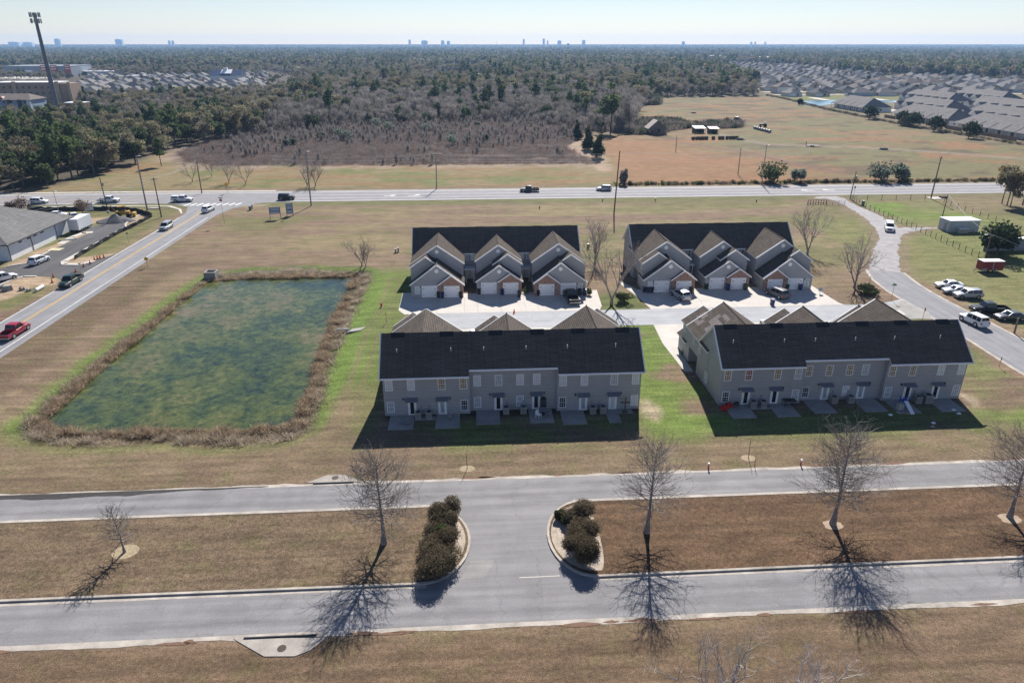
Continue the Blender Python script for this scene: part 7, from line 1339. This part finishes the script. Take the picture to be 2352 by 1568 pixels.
HL = ['white-walled house with a grey hip roof', 'blue-grey house with a taupe hip roof', 'cream house with a slate hip roof', 'grey house with a grey hip roof', 'two-storey pale house standing above its neighbours', 'small house with a slate hip roof']
def house(u, v, k, rz, where, grp, detail=True, s=1.0):
    t = thing('house', HL[k] + ' ' + where, 'house', (u, v, 0), rz, grp); P = HP[k]
    for me, n in zip(P if detail else P[:2], ('wall', 'roof', 'garage_door', 'window')): place(me, n, t, scale=s)
hr = random.Random(4); nH = 0; vv = 628
EDGE = [(272, 600), (286, 700), (376, 945), (418, 1124), (506, 1524), (552, 1795)]
FARE = [(1400, 600), (760, 890), (640, 960), (590, 1030), (600, 1115), (640, 1300), (655, 1600), (640, 1720)]
while vv < 1700 and nH < 235:
    step = 38 + (vv - 620) * .035; u = float(np.interp(vv, [q[1] for q in EDGE], [q[0] for q in EDGE])) + 8
    ulim = min(vv * .86 + 60, float(np.interp(vv, [600, 890, 960, 1030, 1115, 1300, 1600, 1720], [1400, 760, 640, 590, 600, 640, 655, 640])))
    while u < ulim and nH < 235:
        far = vv > 820
        if hr.random() < .93: house(u + hr.uniform(-1.5, 1.5), vv + hr.uniform(-1.5, 1.5), hr.choice((0, 0, 1, 2, 3, 3, 5, 5, 4) if hr.random() < .5 else (0, 1, 2, 3, 5)), hr.choice((0, math.pi)) + (math.pi / 2 if hr.random() < .15 else 0), 'beyond the hay field' if not far else 'in the far streets', 'houses of the subdivision beyond the hay field', not far); nH += 1
        u += 19.5 + hr.uniform(0, 2) + (vv - 620) * .008
    sheet('street', [(float(np.interp(vv, [q[1] for q in EDGE], [q[0] for q in EDGE])), vv + step / 2 - 3), (ulim, vv + step / 2 - 3), (ulim, vv + step / 2 + 3), (float(np.interp(vv, [q[1] for q in EDGE], [q[0] for q in EDGE])), vv + step / 2 + 3)], .05, M_con)
    vv += step
for u in (292, 338, 385, 432): sheet('street', rect(u - 3.5, 318, u + 3.5, 610), .04, M_con)
nL = 0; vv = 700
while vv < 1110:
    u = -200 - (vv - 700) * .25 + hr.uniform(0, 8)
    lim = -365 - (vv - 700) * .42
    while u > lim and nL < 95:
        house(u, vv + hr.uniform(-2, 2), hr.choice((0, 3, 5, 5, 3, 2)), hr.choice((0, math.pi)), 'in the small subdivision beyond the wood', 'houses of the small subdivision beyond the wood', False); nL += 1; u -= 19 + hr.uniform(0, 3)
    vv += 36 + (vv - 700) * .05
# ------------------------------------------------------------------ larger far buildings on the left
def block(name, label, cat, u0, v0, u1, v1, h, wall, roof=None, rows=0, cols=0, wm=None, parapet=.5, sill=2.0, wsz=(1.4, 1.6), grp=None):
    t = thing(name, label, cat, (u0, v0, 0), 0, grp); W, D = u1 - u0, v1 - v0; MB().box(0, 0, 0, W, D, h).build('wall', wall, t)
    m = MB(); m.slab([(-.2, -.2, h + parapet), (W + .2, -.2, h + parapet), (W + .2, D + .2, h + parapet), (-.2, D + .2, h + parapet)], parapet); m.build('roof', roof or M_trim, t)
    me = MB().box(0, -.06, 0, wsz[0], .0, wsz[1]).mesh('window', wm or M_win)
    for r__ in range(rows):
        for c_ in range(cols): place(me, 'window', t, ((c_ + .5) * W / cols - wsz[0] / 2, -.005, sill + r__ * (h - sill) / rows))
    return t
M_hot = mat('hotel_brown', (.30, .215, .155), .8, .1, .3); M_hot2 = mat('hotel_tan', (.42, .32, .20), .8, .1); M_bgrey = mat('building_blue_grey', (.26, .33, .42), .7, .08); M_store = mat('store_grey', (.24, .27, .31), .7, .08); M_sred2 = mat('store_red', (.42, .065, .05), .6, .1)
t = block('hotel', 'brown four-storey hotel with tan pilasters behind the grey building', 'hotel', -352, 575, -306, 592, 15.2, M_hot, M_trim, 3, 10, sill=3.2)
for x in (0, 14, 45): MB().box(x - .4, -.9, 0, x + 2.2, -.06, 16.2).build('pilaster', M_hot2, t)
MB().box(46.2, 0, 0, 55, 15, 14.8).build('wall', M_hot, t); MB().box(53.2, -.6, 0, 55.2, -.05, 15.6).build('pilaster', M_hot2, t)
t = thing('apartment_building', 'blue-grey two-storey building with a dark roof below the hotel', 'building', (-345, 528, 0)); MB().box(0, 0, 0, 43, 20, 6.4).build('wall', M_bgrey, t); r_ = MB(); r_.slab([(-.8, -.8, 6.4), (43.8, -.8, 6.4), (38, 10, 10), (4, 10, 10)], .3); r_.slab([(43.8, 20.8, 6.4), (-.8, 20.8, 6.4), (4, 10, 10), (38, 10, 10)], .3); r_.add([(43.8, -.8, 6.4), (43.8, 20.8, 6.4), (38, 10, 10)], [(0, 1, 2)]); r_.add([(-.8, 20.8, 6.4), (-.8, -.8, 6.4), (4, 10, 10)], [(0, 1, 2)]); r_.build('roof', M_rf[1], t)
me = MB().box(0, -.06, 0, 1.5, 0, 1.6).mesh('window', M_win)
for z in (.9, 4.0):
    for i in range(9): place(me, 'window', t, (2 + i * 4.6, -.01, z))
for x in (28, 35, 41): MB().box(x, -.7, 0, x + 2.4, -.06, 6.6).build('pier', M_blk if x < 40 else M_wl[0], t)
for x in (10, 24): MB().ext([(x - 1.4, 6.6), (x + 1.4, 6.6), (x, 8.6)], 'y', 1.0, 5).build('dormer', mat('copper_red', (.30, .12, .08), .6), t)
t = block('low_building', 'low red brick building with a white coping beyond the pines', 'building', -289, 546, -276, 556, 2.7, mat('far_brick', (.28, .10, .075), .8, .1), M_trim)
t = block('store', 'large grey store with red panels on its front', 'store', -648, 1090, -557, 1150, 13, M_store, M_store); 
for x0, x1, h in ((51, 60, 14.4), (64, 73, 14.4), (83, 91.5, 14.8)):
    p_ = MB().box(x0, -1.2, 0, x1, -.06, h).build('red_panel', M_sred2, t)
    for k in range(2): MB().box(x0 + 1.2, -1.28, h - 2.6 - 3 * k, x1 - 1.4, -1.205, h - 1.5 - 3 * k).build('sign_strip', M_trim, p_)
MB().box(27, -.3, 4, 39, -.06, 8).build('banner', M_trim, t); MB().box(2, -.2, 0, 50, -.06, 5.5).build('lower_front', M_bgrey, t)
t = thing('clubhouse', 'tall white clubhouse with a blue roof and cupola among the small houses', 'building', (-292, 868, 0)); MB().box(0, 0, 0, 34, 18, 8.5).build('wall', M_wl[0], t); MB().ext([(-.8, 8.4), (18.8, 8.4), (9, 14.5)], 'x', -.6, 34.6).build('roof', mat('roof_blue', (.05, .085, .17), .5), t); MB().box(14, 7.5, 13, 18, 11.5, 17).build('cupola', M_wl[0], t); MB().slab([(12, .5, 11), (24, .5, 11), (24, 9, 14.9), (12, 9, 14.9)], .2).build('roof_panel', M_trim, t)
fb = 'pale sheds and warehouses among the far woods'
for p, w, d, h, lb in ((z3(1430, 245), 60, 30, 7, 'long white warehouse at the wooded end of the far field'), (z3(1850, 255), 50, 25, 6, 'white shed in the middle of the far field'), (z3(2100, 272), 150, 30, 7, 'very long white row of greenhouses in the far field'), (z3(1730, 265), 40, 20, 8, 'dark blue shed beside the far field'), (z4(60, 270), 90, 30, 7, 'white warehouse at the edge of the far field'), (z2(1960, 455), 22, 14, 6, 'white house in the small clearing of the wood'), (z2(1665, 405), 26, 14, 6, 'dark-roofed house in the small clearing of the wood'), (z2(1815, 250), 90, 30, 6, 'white shed in front of the far tree line'), (z2(590, 190), 60, 30, 8, 'white shed deep in the far woods'), (z1(900, 690), 80, 30, 5, 'long white roof beyond the red store'), (z1(300, 430), 260, 60, 14, 'low white arena roof near the horizon'), (z2(300, 390), 30, 20, 7, 'white building among olive trees beyond the small subdivision'), (z1(1250, 735), 24, 14, 5, 'pale cream house at the end of the small subdivision'), (z1(760, 560), 40, 20, 6, 'white house in the woods beyond the red store'), (z1(660, 555), 36, 18, 6, 'pale house in the woods beyond the red store')):
    a = S(p); block('far_shed', lb, 'building', a[0] - w / 2, a[1], a[0] + w / 2, a[1] + d, h, M_wl[0] if 'dark' not in lb else M_bgrey, M_trim if 'dark' not in lb else M_rf[2], 0, 0, parapet=.4, grp=fb)
sheet('far_field', FARFIELD, .3, mat('far_field_soil', (.30, .225, .165), .95, .15, .02, world=True)); sheet('far_field', HOL[4], .2, mat('far_field_soil', (.30, .225, .165), .95, .15, .02, world=True))
sheet('forecourt', PX([t3(-200, 330), t3(860, 330), t3(860, 275), t3(-200, 275)]), .1, M_con)
# ------------------------------------------------------------------ mobile phone mast
b = S((135, 263)); t = thing('phone_mast', 'tall grey tapered phone mast with a cluster of antennas', 'mast', (b[0], b[1], 0)); h = 59.5; MB().tube([(0, 0, 0), (0, 0, h)], [1.6, .8], 12).build('shaft', mat('mast_grey', (.17, .17, .19), .6, .1), t)
for z in (h - 1.2, h - 4.6):
    pl = MB().tube([(2.2 * math.cos(R(a_)), 2.2 * math.sin(R(a_)), z) for a_ in range(0, 361, 30)], .12, 5).build('ring', M_steel, t)
    for k in range(9):
        a_ = R(k * 40 + z); x, y = 2.9 * math.cos(a_), 2.9 * math.sin(a_); q = MB().tube([(.5 * math.cos(a_), .5 * math.sin(a_), z), (x, y, z)], .08, 4).build('arm', M_steel, t); MB().rbox(x, y, z - 1.3, .36, .55, 2.7, a_).build('antenna', mat('antenna_grey', (.30, .34, .35), .6), q)
# ------------------------------------------------------------------ towers on the horizon
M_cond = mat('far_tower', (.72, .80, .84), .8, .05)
def condo(px, pw, top, dist, label, ph=None):
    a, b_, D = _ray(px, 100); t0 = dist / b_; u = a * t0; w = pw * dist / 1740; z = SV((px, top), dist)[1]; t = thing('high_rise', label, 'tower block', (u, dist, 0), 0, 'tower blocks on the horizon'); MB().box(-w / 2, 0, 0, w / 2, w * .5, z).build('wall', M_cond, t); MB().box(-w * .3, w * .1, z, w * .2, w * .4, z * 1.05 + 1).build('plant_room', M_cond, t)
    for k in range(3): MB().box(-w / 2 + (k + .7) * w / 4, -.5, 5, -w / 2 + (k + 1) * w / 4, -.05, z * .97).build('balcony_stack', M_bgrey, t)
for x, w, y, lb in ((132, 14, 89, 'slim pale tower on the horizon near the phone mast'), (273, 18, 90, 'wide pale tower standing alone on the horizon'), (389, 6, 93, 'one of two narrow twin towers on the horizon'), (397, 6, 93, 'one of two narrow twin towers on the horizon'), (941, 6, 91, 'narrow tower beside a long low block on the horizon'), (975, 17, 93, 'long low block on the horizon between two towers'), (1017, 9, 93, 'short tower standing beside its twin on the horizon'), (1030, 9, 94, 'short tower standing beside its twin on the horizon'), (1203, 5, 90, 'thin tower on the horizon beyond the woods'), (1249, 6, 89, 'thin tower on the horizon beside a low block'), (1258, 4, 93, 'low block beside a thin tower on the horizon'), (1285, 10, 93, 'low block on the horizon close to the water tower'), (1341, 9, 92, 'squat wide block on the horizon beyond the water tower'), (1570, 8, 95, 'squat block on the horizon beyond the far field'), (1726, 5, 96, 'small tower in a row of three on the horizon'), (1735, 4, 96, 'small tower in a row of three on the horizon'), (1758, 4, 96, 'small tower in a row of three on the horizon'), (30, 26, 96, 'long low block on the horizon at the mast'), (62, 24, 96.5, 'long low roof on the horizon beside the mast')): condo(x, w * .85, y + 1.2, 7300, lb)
a, b_, D = _ray(1305, 100); t0 = 4500 / b_; t = thing('water_tower', 'dark water tower with a round tank on the horizon', 'water tower', (a * t0, 4500, 0)); MB().tube([(0, 0, 0), (0, 0, 34)], 2.2, 10).build('stem', M_bgrey, t); MB().tube([(0, 0, 33), (0, 0, 37), (0, 0, 41), (0, 0, 44), (0, 0, 46)], [2.5, 7, 8.5, 6, 1], 16).build('tank', M_bgrey, t)
a, b_, D = _ray(1141, 100); t0 = 3000 / b_; t = thing('radio_mast', 'hair-thin radio mast rising above the far woods', 'mast', (a * t0, 3000, 0)); MB().tube([(0, 0, 0), (0, 0, 52)], .5, 5).build('shaft', M_steel, t)
# trees in the gardens of the two subdivisions
r = np.random.default_rng(404); tu = r.uniform(270, 900, 900); tv = r.uniform(620, 1700, 900); k = (sdist(tu, tv, TOWN) < -4) & in_view(tu, tv); tu, tv = tu[k][:170], tv[k][:170]
lu = r.uniform(-560, -180, 500); lv = r.uniform(640, 1120, 500); k = (sdist(lu, lv, HOL[1]) < 0) | (sdist(lu, lv, HOL[6]) < 0); lu, lv = lu[k][:150], lv[k][:150]
uu_, vv_ = np.concatenate([tu, lu]), np.concatenate([tv, lv]); scatter('garden_trees', np.stack([uu_, vv_, np.zeros(len(uu_))], 1), JT['olive'] + JT['oak'] + JT['ochre'], r.uniform(.3, .62, len(uu_)), 405)
# ================================================================== HAZE
hz = MB().box(-14000, -200, -3, 14000, 7600, 110).build('haze', None); hz.data.materials.clear(); tag(hz, kind='stuff')
hm = bpy.data.materials.new('haze_air'); hm.use_nodes = True; n_ = hm.node_tree.nodes; n_.clear(); vo = n_.new('ShaderNodeVolumePrincipled'); ou = n_.new('ShaderNodeOutputMaterial'); hm.node_tree.links.new(vo.outputs[0], ou.inputs['Volume'])
vo.inputs['Color'].default_value = (.40, .64, 1.0, 1); vo.inputs['Density'].default_value = 8.5e-5; vo.inputs['Anisotropy'].default_value = .2
hz.data.materials.append(hm)
